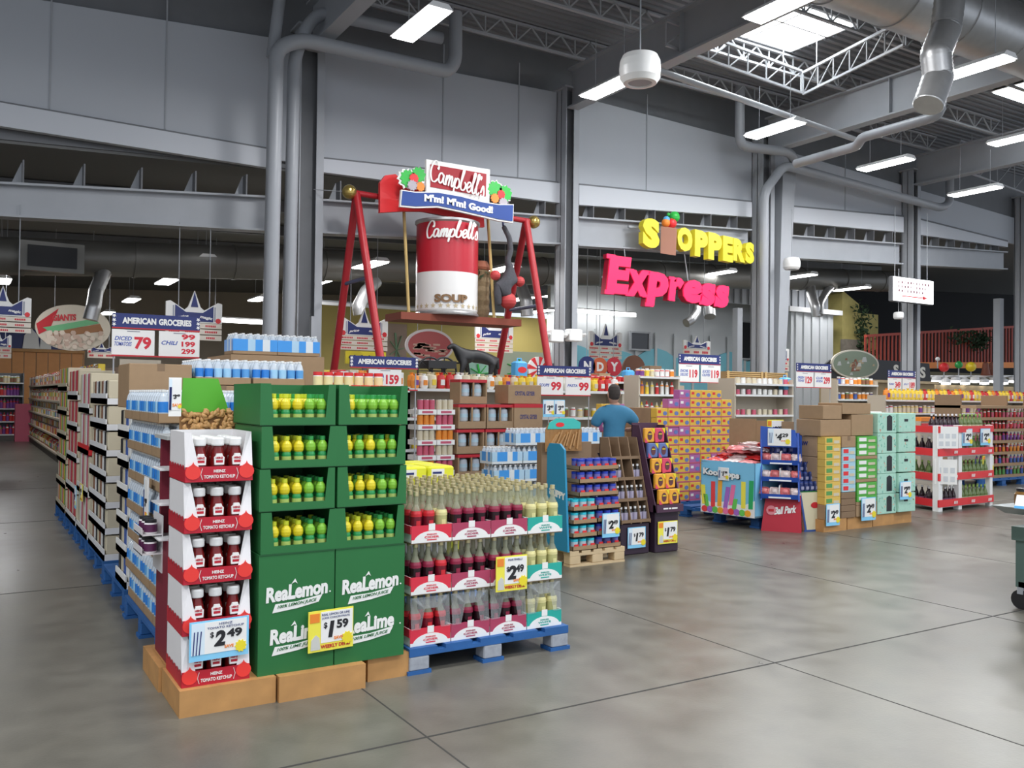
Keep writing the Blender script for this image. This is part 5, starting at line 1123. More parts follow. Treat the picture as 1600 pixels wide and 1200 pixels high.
# snack shelves behind the drink wall and rack
for i, (px0, px1, y, zs, pal, kd, nm) in enumerate(((1385, 1610, 12.5, (.5, .9, 1.25, 1.55), [7, 9, 5, 7], 'glass_jar', 'orange and yellow shelf unit behind the corner rack'), (1310, 1372, 13.5, (.4, .8, 1.2, 1.55, 1.9), [6, 4, 1, 5, 6], 'glass_jar', 'shelf unit of jugs left of the small sale card'), (1150, 1240, 13.0, (.4, .8, 1.2, 1.62, 1.85), [6, 2, 0, 6], 'food_can', 'shelf unit with pale cans below the slatted crates'))):
    xa_ = onY(px0, 620, y).x; xb_ = onY(px1, 620, y).x
    gondola('g', 'long '+nm if len(nm.split()) < 5 else nm, xa_, y, xb_-xa_, 'S', list(zs), .45, zs[-1]+.1, shelf_w, shelf_m)
    for l, z in enumerate(zs[-3:]): stock(kd if l < 2 or i != 0 else 'grocery_bag', pal, (xa_+.06, y+.1), (xb_-.06, y+.1), max(6, int((xb_-xa_)/.16)), z, 'S', 'on the %s, %s level' % (nm.split(' behind')[0].split(' left')[0].split(' below')[0], ['lower', 'middle', 'top'][l]), 1, .12, 1.1)
or_ = onY(1440, 650, 11.8); tag(MB().box(or_.x, 11.82, 0, or_.x+6, 12.2, 1.08, shelf_m).box(or_.x, 11.8, 1.08, or_.x+6, 12.2, onY(1500, 652, 11.8).z, orange).box(or_.x, 11.79, onY(1500, 668, 11.8).z, or_.x+6, 11.8, onY(1500, 661, 11.8).z, redb).build('orange_display_case'), 'long orange display case front below the snack bags', 'display')
# snack bag heaps upper right
for i, (px0, px1, py, y, n, pal) in enumerate(((1430, 1520, 628, 14.7, 22, [3, 8, 0, 5]), (1525, 1610, 632, 13.9, 18, [6, 7, 5, 3]), (1540, 1610, 622, 16.4, 12, [7, 7, 3]))):
    xa_ = onY(px0, py, y).x; xb_ = onY(px1, py, y).x; z = onY(px0, py+7, y).z
    tag(MB().box(xa_, y-.1, 0, xb_, y+.5, z, shelf_m).build('display_counter'), 'tan display counter under the %s heap of snack bags at the right' % od(i), 'counter')
    stock('grocery_bag', pal, (xa_, y), (xb_, y), n, z, 'S', 'in the %s snack bag heap at the right' % od(i), 2, .2, 1.1)
tan = M('tan_board', (.36, .26, .13), .6)
a = onY(1298, 600, 17); b_ = onY(1460, 600, 17); tag(MB().box(a.x, 17, 0, b_.x, 17.4, onY(1380, 597, 17).z, tan).box(a.x-.1, 16.9, onY(1380, 598, 17).z, b_.x+.1, 17.5, onY(1380, 594, 17).z, woodp).build('tan_counter'), 'long tan counter ledge below the oval picture sign', 'counter')
a = onY(1455, 600, 18.5); b_ = onY(1600, 600, 18.5); tag(MB().box(a.x, 18.5, 0, b_.x+1, 18.9, onY(1500, 602, 18.5).z, tan).build('tan_counter'), 'tan counter under the bright white lamps at the right', 'counter')
# bright lamp heads
glw = M('lamp_head_glow', (1, 1, 1), .5, emit=4)
for i in range(9):
    p = onY(1463+i*15, 594+(i % 2)*3, 18.4); t = thing('display_lamp', 'bright white display lamp over the tan counter, %s from left' % od(i), 'lamp', p); MB().lathe([(.02, .16), (.14, .10), (.17, -.02)], white, n=12, cap=False).build('shade', t); MB().lathe([(.16, -.03), (.15, -.08), (.02, -.1)], glw, n=12).build('bulb', t); MB().tube([(0, 0, .16), (0, .34, .10)], .015, steel, 6).build('bracket', t)
q = MB().bar(onY(1455, 588, 18.72), onY(1592, 588, 18.72), .08, white); tag(q.build('lamp_rail'), 'white rail carrying the bright display lamps', 'rail')
# coloured balls
for px, py, r, c, nm in ((1475, 574, 11, redb, 'big glossy red ball'), (1498, 570, 9, M('ball_green', (.03, .35, .08), .2), 'green ball'), (1517, 573, 12, M('ball_yellow', (.85, .62, .03), .2), 'big yellow ball'), (1465, 561, 5, white_pl, 'small white ball')):
    p = onY(px, py, 18.6); R_ = r*20.6/1385*1.0; t = thing('ornament_ball', '%s above the bright display lamps' % nm, 'ball', p)
    MB().lathe([(R_*math.sin(math.pi*k_/12)+.0005, -R_*math.cos(math.pi*k_/12)) for k_ in range(13)], c, n=18, cap=False).build('ball', t); MB().cyl((0, 0, -R_-.25), .02, .27, steel, 8).build('stem', t)
for k_, px in enumerate((1540, 1550)): p = onY(px, 576, 18.6); tag(MB().lathe([(.02, .25), (.10, .2), (.12, .0), (.16, -.2), (.2, -.25)], M('figure_brown', (.22, .07, .04), .6), n=10).build('ornament_figure', None, p), 'brown ornament right of the big yellow ball, %s' % ['left one', 'right one'][k_], 'ornament')
# black sign board with oval picture
t = thing('oval_picture_board', 'black sign board with oval farm picture and white letters', 'sign', (0, 17.2, 0))
P = lambda px, py, y=17.2: (onY(px, py, y).x, onY(px, py, y).z)
MB().prism([P(1283, 575), P(1298, 562), P(1345, 560), P(1452, 568), P(1455, 600), P(1298, 598)], 0, .06, black).build('board', t)
c0 = P(1335, 569); rx = (P(1372, 569)[0]-P(1298, 569)[0])/2; rz_ = (P(1335, 546)[1]-P(1335, 591)[1])/2
MB().prism([(c0[0]+rx*math.cos(a*math.pi/16), c0[1]+rz_*math.sin(a*math.pi/16)) for a in range(32)], -.05, 0, M('picture_rim', (.62, .58, .48), .6)).build('oval_rim', t)
pm = [M('pic_green', (.22, .27, .20), .7), M('pic_grey', (.50, .52, .50), .7), M('pic_brown', (.25, .10, .06), .7), M('pic_tan', (.42, .34, .22), .7)]; q = MB(); random.seed(9)
q.prism([(c0[0]+rx*.93*math.cos(a*math.pi/16), c0[1]+rz_*.9*math.sin(a*math.pi/16)) for a in range(32)], -.055, -.05, pm[0])
for i in range(26):
    a = random.uniform(0, 6.28); r = random.uniform(.1, .75); x = c0[0]+rx*r*math.cos(a); z = c0[1]+rz_*r*math.sin(a); s_ = random.uniform(.04, .13); q.prism([(x-s_, z-s_*.6), (x+s_, z-s_*.5), (x+s_*.6, z+s_*.7), (x-s_*.5, z+s_*.6)], -.06-.0005*i, -.055, pm[1+i % 3])
q.build('farm_picture', t)
o = P(1440, 582); MB().text('IS', (o[0], 0, o[1]), .36, M('ivory', (.7, .68, .6), .5), .42, bold=.04).build('lettering', t)
o = P(1400, 578); MB().text('S', (o[0], 0, o[1]), .33, M('ivory', (0,0,0)), .26, bold=.05).build('lettering', t)
# ================================================================ MIDDLE: spring water cartons, cans, water packs
def gwater():
    W_, D_, H_ = .40, .28, .31
    q = MB().box(0, 0, 0, W_, D_, .09, cardb).box(0, D_-.005, 0, W_, D_, H_, cardb).box(0, 0, .27, W_, D_, H_-.002, red).box(0, 0, .09, .02, D_, .27, cardb).box(W_-.02, 0, .09, W_, D_, .27, cardb).box(W_/2-.01, 0, .09, W_/2+.01, .02, .27, cardb)
    jb = MB().lathe([(.060, 0), (.066, .01), (.066, .05), (.067, .051), (.067, .10), (.066, .101), (.060, .15), (.02, .178)], wbody, n=10, mats=[clearp, clearp, wbody, M('label_sky', (.45, .62, .70), .5), M('label_rose', (.6, .25, .40), .5), clearp, clearp])
    return mesh(q), mesh(jb)
g0, g1 = gwater(); GWk = Kind('spring_water_case', 'case', [('carton', g0)]+[('bottle', g1, (.11+.18*i, .09, .091)) for i in range(2)])
pallet(5.30, 9.9, 1.25, 1.1, blue_p, 'blue pallet under the spring water cartons')
for t_ in range(4):
    for c in range(2): GWk.put((5.33+c*.42+(t_ % 2)*.02, 9.92, .14+t_*.32), 'spring water carton with clear bottles, %s layer, %s column' % (od(t_), ['left', 'right'][c]))
    t = carton('brown_carton', 'brown spring water carton with dark lettering, %s layer' % od(t_), 6.17, 9.90, .14+t_*.32, .45, .35, .27, cardb, False, 'carton', 'CRYSTAL GEYSER'); MB().box(0, -.002, .27, .45, .35, .318, red).build('red_lid', t)
GWk.put((5.40, 9.98, 1.421), 'single spring water carton at the top left of the stack')
t = carton('brown_carton', 'topmost brown spring water carton with dark lettering', 6.10, 9.94, 1.421, .52, .35, .25, cardb, False, 'carton', 'CRYSTAL GEYSER')
# canned drink towers
t = None
for l in range(7):
    for c in range(2):
        x = 4.78+c*.26; z = .14+l*.19; t = thing('can_tray', 'white tray of canned food left of the spring water, %s layer, %s column' % (od(l), ['left', 'right'][c]), 'tray', (x, 9.9, z)); MB().box(0, 0, 0, .25, .3, .06, paper).box(.05, -.002, .015, .2, 0, .045, M('pk_pink', (0,0,0))).build('tray', t)
        cm = [pk[0], pk[2], pk[9]][(l+c) % 3]
        for i in range(3):
            q = MB().lathe([(.036, 0), (.038, .004), (.038, .12), (.034, .125)], cm, n=9, mats=[galv, cm, galv]); q.build('can', t, (.045+i*.08, .05, .061))
pallet(4.75, 9.88, .52, 1.0, blue_p, 'narrow blue pallet under the canned food trays', None, 0, .14, 3)
# blue and white water packs
pallet(5.02, 8.48, 1.7, 1.1, blue_p, 'blue pallet under the pale water packs')
for l in range(5):
    n_ = (4, 4, 4, 3, 2)[l]; x0 = (5.04, 5.04, 5.04, 5.02, 5.32)[l]
    for c in range(n_ if l < 4 else 3):
        NP.put((x0+c*.41, 8.50+.01*(l % 2), .14+l*.205), 'pale blue water pack in the middle stack, %s layer, %s from left' % (od(l), od(c)), None)
NP.put((6.30, 8.52, 1.17-.205), 'pale blue water pack at the right end of the middle stack') if False else None
t = price_card((onY(868, 641, 8.42).x, 8.56, onY(868, 641, 8.42).z+.02), .16, .20, 'blue', '3.49', 'left blue-edged price card over the pale water packs', '', 0, .16); t = price_card((onY(882, 641, 8.42).x+.02, 8.55, onY(882, 641, 8.42).z+.02), .15, .20, 'blue', '3.49', 'right blue-edged price card over the pale water packs', '', 0, .16)
# jars with red lids behind the green towers
for i in range(7): Rj.put((2.36+i*.085, 6.70, 1.561), 'red lidded jar on the grey board behind the green towers, %s' % od(i))
# ================================================================ background gondolas in the middle
for i, (px0, px1, y, zs, kinds, lb) in enumerate((
    (640, 975, 11.5, (.3, .75, 1.2, 1.62), ['food_can', 'glass_jar', 'glass_jar', 'grocery_bag'], 'shelf run behind the spring water'),
    (893, 1012, 14.2, (.3, .7, 1.1, 1.45, 1.85), ['food_can', 'glass_jar', 'grocery_box', 'grocery_box', 'food_can'], 'boxed shelf run behind the man'),
    (1000, 1062, 13.4, (.3, .75, 1.2, 1.6, 1.95), ['glass_jar', 'drink_bottle', 'drink_bottle', 'drink_bottle', 'glass_jar'], 'bottle shelf run right of the man'),
    (480, 640, 11.5, (.3, .75, 1.2, 1.6), ['food_can', 'glass_jar', 'grocery_box', 'grocery_box'], 'shelf run behind the green towers'))):
    xa_ = onY(px0, 620, y).x; xb_ = onY(px1, 620, y).x; gondola('g', lb, xa_, y, xb_-xa_, 'S', list(zs), .45, zs[-1]+.02, shelf_w, shelf_m)
    pals = ([5, 2, 0, 7], [2, 6, 0, 5], [1, 7, 2, 5], [5, 7, 2, 6, 9]) if i != 1 else ([5, 2], [1, 1], [1, 8], [1, 8, 0], [5, 5])
    for l, z in enumerate(zs):
        if l < 1: continue
        stock(kinds[l], pals[min(l, len(pals)-1)], (xa_+.06, y+.1), (xb_-.06, y+.1), int((xb_-xa_)/.14), z, 'S', 'on the %s, %s level' % (lb.split(' behind')[0].split(' right')[0]+(' behind the water' if i == 0 else ' behind the man' if i == 1 else ' right of the man' if i == 2 else ' behind the towers'), od(l)), 2 if l == len(zs)-1 else 1, .12, 1.0)
# packages standing on top of shelves
def bagbox(px, py, y, w_, h, c, lb, c2=paper, nm='detergent_box'):
    p = onY(px, py, y); t = thing(nm, lb, 'package', p); MB().rbox(-w_/2, 0, -h/2, w_/2, .2, h/2, c, .03).build('body', t); MB().prism([(w_*.38*math.cos(a*.5236), h*.18*math.sin(a*.5236)) for a in range(12)], -.004, 0, c2).build('badge', t); MB().tube([(-w_*.2, .1, h/2-.02), (-w_*.15, .1, h/2+.05), (w_*.15, .1, h/2+.05), (w_*.2, .1, h/2-.02)], .012, c, 6).build('handle', t)
bagbox(816, 578, 12.9, .24, .30, skyb, 'blue package with round badge left of the peppermint wheel', redb)
bagbox(986, 590, 14.6, .24, .32, skyb, 'blue package with badge above the man', redb)
bagbox(1232, 600, 13.12, .22, .28, skyb, 'blue package right of the slatted crates', orange)
# slatted wooden crates
slat = M('slat_wood', (.60, .40, .17), .6)
for i, (px0, px1) in enumerate(((1136, 1192), (1195, 1230))):
    y = 14.6; xa_ = onY(px0, 590, y).x; xb_ = onY(px1, 590, y).x; z0 = 1.95; z1 = onY(1160, 580, y).z; t = thing('slatted_crate', '%s slatted wooden crate on the shelves right of the middle sale sign' % ['left', 'right'][i], 'crate', (xa_, y, z0)); H_ = z1-z0
    n = 5
    for k_ in range(n): MB().box(0, 0, H_*k_/n+.01, xb_-xa_, .02, H_*(k_+1)/n-.012, slat).build('slat', t)
    for x in (0, xb_-xa_-.06): MB().box(x, -.015, 0, x+.06, .0, H_, slat).build('upright', t)
    MB().box(0, .021, 0, xb_-xa_, .5, H_-.01, M('slat_dark', (.30, .19, .08), .7)).build('crate_body', t)
tag(MB().box(onY(1130, 600, 14.5).x, 14.5, 0, onY(1240, 600, 14.5).x, 15.0, 1.94, shelf_m).build('shelf_block'), 'plain shelf block under the slatted crates', 'shelf')
# pile of dark cartons above shelves
for i, (px, py, w_, h, c) in enumerate(((1010, 588, .5, .24, cardb), (1025, 577, .34, .20, cardd), (1020, 596, .42, .16, blk), (1040, 592, .25, .2, paper), (945, 590, .30, .24, cardb), (925, 592, .28, .2, pk[5]))):
    y = 15.3; p = onY(px, py, y); zt_ = onY(980, 601, 15.15).z+(.24 if i == 1 else 0)+.001; carton('stock_carton', 'carton stored on top of the shelves above the man, %s' % ['large brown', 'small dark brown', 'black', 'white one', 'brown left one', 'red one'][i], p.x-w_/2, y-(.31 if i in (2,) else 0), zt_, w_, .3, h, c, False)
tag(MB().box(onY(905, 600, 15.1).x, 14.95, 0, onY(1062, 600, 15.1).x, 15.9, onY(980, 601, 15.15).z, shelf_m).build('shelf_block'), 'plain shelf top carrying stored cartons above the man', 'shelf')
# ================================================================ cart with jars at the right edge
cg = M('cart_green', (.10, .16, .14), .5, .2); ct = thing('jar_cart', 'grey green metal cart cut by the right edge of the picture', 'cart', (6.545, 2.80, 0))
MB().box(0, 0, .50, 1.1, .8, .60, cg).build('frame', ct); 
for x in (0.02, 1.0):
    for y in (.02, .72): MB().box(x, y, .16, x+.06, y+.06, .5, cg).build('leg', ct); w_ = MB().tube([(x+.01, y+.03, .07), (x+.05, y+.03, .07)], .07, black, 16); w_.build('wheel', ct); MB().box(x, y+.01, .11, x+.06, y+.05, .16, steel).build('caster_fork', ct)
MB().box(.02, .02, .16, 1.06, .06, .20, cg).box(.02, .72, .16, 1.06, .76, .20, cg).build('lower_rail', ct)
MB().box(.0, .1, .6, 1.0, .7, .68, black).build('scale_base', ct)
MB().hexa([(-.08, -.05, .70), (1.1, -.05, .70), (1.1, .8, .70), (-.08, .8, .70), (-.20, -.16, .76), (1.2, -.16, .76), (1.2, .84, .76), (-.20, .84, .76)], M('tray_steel', (.30, .33, .33), .4, .4)).build('tray', ct)
for i in range(2):
    t = thing('price_strip', '%s blue and white price card on the cart edge' % ['left', 'right'][i], 'sign', (6.34, 3.46-i*.32, .80)); t.rotation_euler = (-.6, 0, -1.35); MB().box(0, -.002, -.05, .26, .002, .06, paper).box(.0, -.004, -.05, .26, -.002, -.03, skyb).build('card', t); MB().text('4.49', (.13, -.002, .02), .045, black).build('lettering', t)
pj = M('pickle_jar', (.22, .11, .03), .15); pjar = Kind('pickle_jar', 'jar', [('jar_body', mesh(MB().lathe([(.055, 0), (.065, .01), (.068, .05), (.066, .09), (.05, .11)], pj, n=14))), ('lid', mesh(MB().lathe([(.052, .108), (.053, .13), (.001, .131)], blk, n=14)))])
for i in range(5):
    for j in range(3): pjar.put((6.46+i*.145, 3.16+j*.15, .762), 'brown jar with black lid on the cart, %s row, %s from left' % (od(j), od(i)))
# ================================================================ SWING with the giant soup can
SWY = 14.9
sr = M('swing_red', (.40, .014, .022), .45); brass = M('brass', (.45, .33, .10), .3, .8); rope = M('rope', (.48, .34, .13), .8)
apL = onY(557, 303, SWY); apR = onY(822, 345, SWY)
def leg_end(ap, px, py):   # foot on the ground in the plane x = apex x
    p = onX(px, py, ap.x); d = p-ap; k_ = -ap.z/d.z; return ap+d*k_
sw = thing('giant_swing', 'tall red A-frame swing with brass balls at the beam ends', 'swing', (0, 0, 0))
L1, L2_ = leg_end(apL, 596, 572), leg_end(apL, 521, 585); R1, R2_ = leg_end(apR, 776, 585), leg_end(apR, 858, 575)
for e in ((apL, L1), (apL, L2_), (apR, R1), (apR, R2_)): MB().tube([e[0], e[1]], .07, sr, 12).build('leg', sw)
ba, bb_ = onY(546, 300, SWY), onY(834, 347, SWY); MB().tube([ba, bb_], .055, sr, 12).build('beam', sw)
for b_, nm in ((ba, 0), (bb_, 1)): R_ = .13; MB().lathe([(R_*math.sin(math.pi*k_/10)+.0005, -R_*math.cos(math.pi*k_/10)) for k_ in range(11)], brass, b_, 16, cap=False).build('brass_ball', sw)
for (ap, a_, c_) in ((apL, L1, L2_), (apR, R1, R2_)):
    z = onX(560, 450, ap.x).z if ap is apL else 3.35
    z = 3.55 if ap is apL else 3.30
    t0 = (ap.z-z)/ap.z; MB().tube([ap.lerp(a_, t0), ap.lerp(c_, t0)], .035, M('stripe_bar', (.10, .12, .22), .5), 8).build('cross_bar', sw)
MB().tube([ba, onY(490, 296, YP-.15)], .008, steel, 5).build('stay_cable', sw)
# plank, ropes
pl0 = onY(622, 486, SWY); pl1 = onY(800, 500, SWY); plz = (pl0.z+pl1.z)/2-.03
pk_ = thing('hanging_plank', 'red brown swing plank hung on two yellow ropes', 'plank', (0, 0, 0)); MB().box(pl0.x-.1, SWY-.35, plz-.13, pl1.x, SWY+.35, plz, M('plank_red', (.22, .045, .02), .6)).build('plank', pk_)
rpx = [onY(627, 480, SWY).x, onY(759, 480, SWY).x]
for x in rpx:
    tz = ba.z+(bb_.z-ba.z)*(x-ba.x)/(bb_.x-ba.x)
    for yy in (-.32,): 
        pts = [(x, SWY+yy*(1-k_/8*.9), plz+(tz-plz)*k_/8) for k_ in range(9)]; MB().tube(pts, .03, rope, 8).build('rope', pk_)
# giant can (label writing kept)
cc_ = onY(697, 420, SWY); CXc, CR = cc_.x+.02, (onY(742, 400, SWY).x-onY(656, 400, SWY).x)/2; cz0 = plz+.02; cz1 = onY(700, 348, SWY).z
can = thing('giant_soup_can', 'giant red and white soup can standing on the swing plank', 'can', (CXc, SWY, plz)); Hc = cz1-plz
canr = M('can_red', (.48, .015, .03), .3); canw = M('can_white', (.80, .79, .77), .3)
zm = Hc*.46
MB().lathe([(CR*.97, .06), (CR, .09), (CR, Hc*.44)], canw, n=36).build('lower_label', can); MB().lathe([(CR, Hc*.44), (CR, Hc-.07)], canr, n=36, cap=False).build('upper_label', can)
MB().lathe([(CR*.9, 0), (CR*1.03, .0), (CR*1.04, .03), (CR*1.0, .06)], galv, n=36).build('bottom_rim', can); MB().lathe([(CR*1.0, Hc-.08), (CR*1.05, Hc-.05), (CR*1.05, Hc-.01), (CR*.98, Hc), (CR*.95, Hc-.03), (.001, Hc-.03)], galv, n=36, cap=False).build('lid_rim', can)
def wrap_text(s_, z, h, mat, W, ang=0., shear=0., bold=.03, sl=0.):
    q = MB(); q.text(s_, (0, 0, 0), h, mat, W, shear=shear, bold=bold, depth=.02, slope=sl); v = []
    for x, y, zz in q.v: a = x/CR+ang; r = CR+.004-y*1.0; v.append((r*math.sin(a), -r*math.cos(a), z+zz))
    q.v = v; return q
# the visible side of the can faces the camera, a little left of -Y
AN = -math.atan2(CXc, SWY)*.9
# ---- hand drawn script lettering
def script(word, mat, h, W, depth=.012, sw_=1.):
    G = {'C': ([[(.62,.80),(.52,.98),(.30,1.0),(.10,.72),(.06,.35),(.20,.03),(.42,.0),(.62,.18)], [(.62,.80),(.60,.66),(.50,.70)]], .62),
     'a': ([[(.40,.42),(.26,.52),(.10,.42),(.06,.18),(.18,.02),(.34,.14),(.42,.46),(.40,.16),(.50,.02),(.60,.12)]], .56),
     'm': ([[(0,.12),(.08,.46),(.10,.40),(.06,.0)], [(.08,.22),(.22,.50),(.30,.44),(.26,.0)], [(.28,.22),(.42,.50),(.50,.42),(.47,.10),(.54,.02),(.64,.14)]], .62),
     'p': ([[(0,.14),(.12,.48),(.06,-.30)], [(.10,.20),(.22,.48),(.38,.44),(.42,.20),(.28,.02),(.10,.06)], [(.38,.08),(.50,.16)]], .48),
     'b': ([[(0,.14),(.14,.60),(.24,.96),(.16,1.0),(.08,.60),(.06,.14),(.18,.0),(.36,.08),(.42,.32),(.30,.42)], [(.36,.30),(.50,.30)]], .46),
     'e': ([[(.0,.16),(.22,.24),(.36,.40),(.26,.50),(.10,.40),(.08,.14),(.22,.0),(.44,.16)]], .40),
     'l': ([[(.0,.16),(.16,.60),(.26,.96),(.16,1.0),(.10,.60),(.10,.12),(.20,.0),(.34,.14)]], .30),
     's': ([[(0,.14),(.16,.52),(.26,.26),(.24,.04),(.08,.0),(.02,.08)]], .30), "'": ([[(.06,.98),(.10,.90),(.04,.78)]], .14)}
    q = MB(); x = 0; tot = sum(G[c][1] for c in word); ns_ = 0
    for c in word:
        for st in G[c][0]:
            P_ = [Vector((a, b)) for a, b in st]; sm = []
            for i in range(len(P_)-1):
                p0 = P_[max(0, i-1)]; p1 = P_[i]; p2 = P_[i+1]; p3 = P_[min(len(P_)-1, i+2)]
                for k_ in range(5): t = k_/5; sm.append(.5*((2*p1)+(-p0+p2)*t+(2*p0-5*p1+4*p2-p3)*t*t+(-p0+3*p1-3*p2+p3)*t**3))
            sm.append(P_[-1]); n = len(sm); Lp, Rp = [], []
            for i in range(n):
                d = (sm[min(i+1, n-1)]-sm[max(i-1, 0)]); d = d.normalized() if d.length > 1e-6 else Vector((1, 0)); nn = Vector((-d.y, d.x)); wd = sw_*.036+sw_*.04*abs(d.y)*(.6 if i in (0, n-1) else 1)
                Lp.append(sm[i]+nn*wd); Rp.append(sm[i]-nn*wd)
            def W2(p): xx = (x+p.x+.18*p.y); return (xx/(tot+.15)-.5)*W, (p.y-.45)*h
            ns_ += 1; dd_ = -depth-.004*ns_
            vs = [(W2(p)[0], dd_-.0003*i, W2(p)[1]) for i, p in enumerate(Lp)]+[(W2(p)[0], dd_-.0003*i, W2(p)[1]) for i, p in enumerate(Rp)]
            q.add(vs, [(n+i, n+i+1, i+1, i) for i in range(n-1)], mat)
        x += G[c][1]
    return q
q = script("Campbell's", paper, .30, CR*1.75, .014); v = []
for x, y, zz in q.v: a = x/CR+AN+.12; r = CR-y; v.append((r*math.sin(a), -r*math.cos(a), Hc*.86+zz))
q.v = v; q.build('script_lettering', can)
wrap_text('SOUP', Hc*.16, .15, M('soup_brown', (.22, .12, .05), .5), .62, AN+.1, 0, .05).build('soup_lettering', can)
q = MB()
for k_ in range(-5, 6):
    a0 = AN+k_*.24; 
    pts = []
    for j in range(10): aa = math.pi/2+math.pi*2*j/10; r_ = .055 if j % 2 == 0 else .022; pts.append((a0+r_*math.cos(aa)/CR, Hc*.085+r_*math.sin(aa)))
    q.add([((CR+.006)*math.sin(a), -(CR+.006)*math.cos(a), z) for a, z in pts], [tuple(range(10))], M('star_gold', (.55, .45, .28), .5))
q.build('stars', can)
# woven basket with greenery on the plank right of the can
t = thing('woven_basket', 'tall woven brown basket with green sprigs on the swing plank', 'basket', (onY(748, 450, SWY).x+.06, SWY+.10, plz)); wv = M('wicker', (.24, .17, .09), .8, 0, .4, 25)
MB().lathe([(.17, 0)]+[(.2+.015*(k_ % 2), .08+k_*.09) for k_ in range(9)]+[(.24, .92), (.16, .95)], wv, n=14).build('basket_body', t); MB().lathe([(.20, .95), (.22, 1.0), (.16, 1.12), (.02, 1.14)], M('basket_cap', (.30, .10, .05), .7), n=14).build('basket_top', t)
g_ = MB(); random.seed(2)
for k_ in range(40): a = random.uniform(0, 6.28); z = random.uniform(.78, .92); u = Vector((math.cos(a), math.sin(a), 0))*.24+Vector((0, 0, z)); s_ = .06; d = Vector([random.uniform(-1, 1) for _ in range(3)])*s_; e = Vector([random.uniform(-1, 1) for _ in range(3)])*s_*.6; g_.add([u-d, u+e, u+d, u-e], [(0, 1, 2, 3)], leafm)
g_.build('green_sprig', t)
# plush monkeys hanging on the right front leg
def skin(name, nodes, edges, mat, sub=1):
    me = bpy.data.meshes.new(name); me.from_pydata([n[0] for n in nodes], edges, []); o = bpy.data.objects.new(name, me); COL.objects.link(o)
    m_ = o.modifiers.new('s', 'SKIN'); 
    if not me.skin_vertices: me.attributes  # layer made by the modifier below
    bm_ = None
    import bmesh
    bm_ = bmesh.new(); bm_.from_mesh(me); ly = bm_.verts.layers.skin.verify(); bm_.verts.ensure_lookup_table()
    for v_, n in zip(bm_.verts, nodes): v_[ly].radius = (n[1], n[1] if len(n) < 3 else n[2]); v_[ly].use_root = False
    bm_.verts[0][ly].use_root = True; bm_.to_mesh(me); bm_.free(); m_.use_smooth_shade = True
    s_ = o.modifiers.new('d', 'SUBSURF'); s_.levels = sub; s_.render_levels = sub; me.materials.append(mat); return o
plush = M('plush_grey', (.07, .07, .08), .9, 0, .3, 30)
a0 = onY(784, 350, SWY-.3); A_ = lambda px, py: onY(px, py, SWY-.45)
pts = [A_(786, 352), A_(796, 372), A_(798, 392), A_(793, 408), A_(797, 420), A_(796, 436), A_(786, 448), A_(790, 466)]
mk = thing('plush_monkey', 'dark plush monkey hanging by its long tail beside the right swing leg', 'toy', (0, 0, 0))
o = skin('monkey_body', [(tuple(pts[0]), .05), (tuple(pts[1]), .055), (tuple(pts[2]), .06), (tuple(pts[3]), .06), (tuple(pts[4]), .09), (tuple(pts[5]), .14), (tuple(pts[6]), .15), (tuple(pts[7]), .12), (tuple(A_(778, 446)), .08), (tuple(A_(806, 438)), .05), (tuple(A_(810, 442)), .05), (tuple(A_(778, 462)), .08), (tuple(A_(780, 478)), .05)], [(0, 1), (1, 2), (2, 3), (3, 4), (4, 5), (5, 6), (6, 7), (6, 8), (5, 9), (9, 10), (8, 11), (11, 12)], plush, 2); o.parent = mk
hd = A_(794, 470); MB().lathe([(.16*math.sin(math.pi*k_/8)+.0005, -.16*math.cos(math.pi*k_/8)) for k_ in range(9)], M('toy_red', (.5, .05, .05), .6), hd, 12, cap=False).build('red_hat_ball', mk)
for p_ in (A_(812, 440), A_(774, 430)): MB().lathe([(.10*math.sin(math.pi*k_/8)+.0005, -.10*math.cos(math.pi*k_/8)) for k_ in range(9)], M('toy_red', (0,0,0)), p_, 10, cap=False).build('red_glove', mk)
MB().tube([A_(786, 352), onY(786, 339, SWY)], .02, navy, 6).build('hanging_strap', mk)
# header sign
t = thing('campbells_sign', 'carved soup sign with vegetables and blue banner above the swing', 'sign', (0, SWY-.55, 0)); Ys = SWY-.55
Q = lambda px, py: (onY(px, py, Ys).x, onY(px, py, Ys).z)
MB().prism([Q(664, 250), Q(763, 266), Q(762, 318), Q(664, 302)], -.06, 0, paper).build('white_board', t)
MB().prism([Q(670, 258), Q(757, 273), Q(756, 308), Q(670, 293)], -.075, -.06, M('sign_red', (.36, .01, .02), .6)).build('red_board', t)
c = Q(714, 283); q = script("Campbell's", paper, .38, 1.14, 0, .8); rs = math.radians(-11)
q.v = [(c[0]+x-.04, -.076+y, c[1]+z+x*math.tan(rs)*.85) for x, y, z in q.v]; q.build('script_lettering', t)
bn_ = [Q(625, 300), Q(645, 303), Q(680, 303), Q(715, 309), Q(750, 318), Q(775, 322), Q(797, 322), Q(796, 347), Q(775, 344), Q(750, 338), Q(715, 330), Q(680, 323), Q(645, 324), Q(623, 322)]
MB().prism([(x+(.02 if i in (7, 6) else -.02 if i in (0, 13) else 0), z+(.02 if i < 7 else -.03)) for i, (x, z) in enumerate(bn_)], -.10, -.04, paper).build('banner_edge', t); MB().prism(bn_, -.115, -.10, M('banner_blue', (.018, .06, .27), .6)).build('blue_banner', t)
c = Q(713, 318); q = MB().text("M'm! M'm! Good!", (0, 0, 0), .135, paper, 1.42, bold=.05, depth=.01)
x0_, x1_ = Q(640, 312), Q(790, 334)
def bz_(x): t_ = (x-x0_[0])/(x1_[0]-x0_[0]); return x0_[1]+(x1_[1]-x0_[1])*t_+.10*math.sin((t_-.0)*math.pi*2)*.25+.05
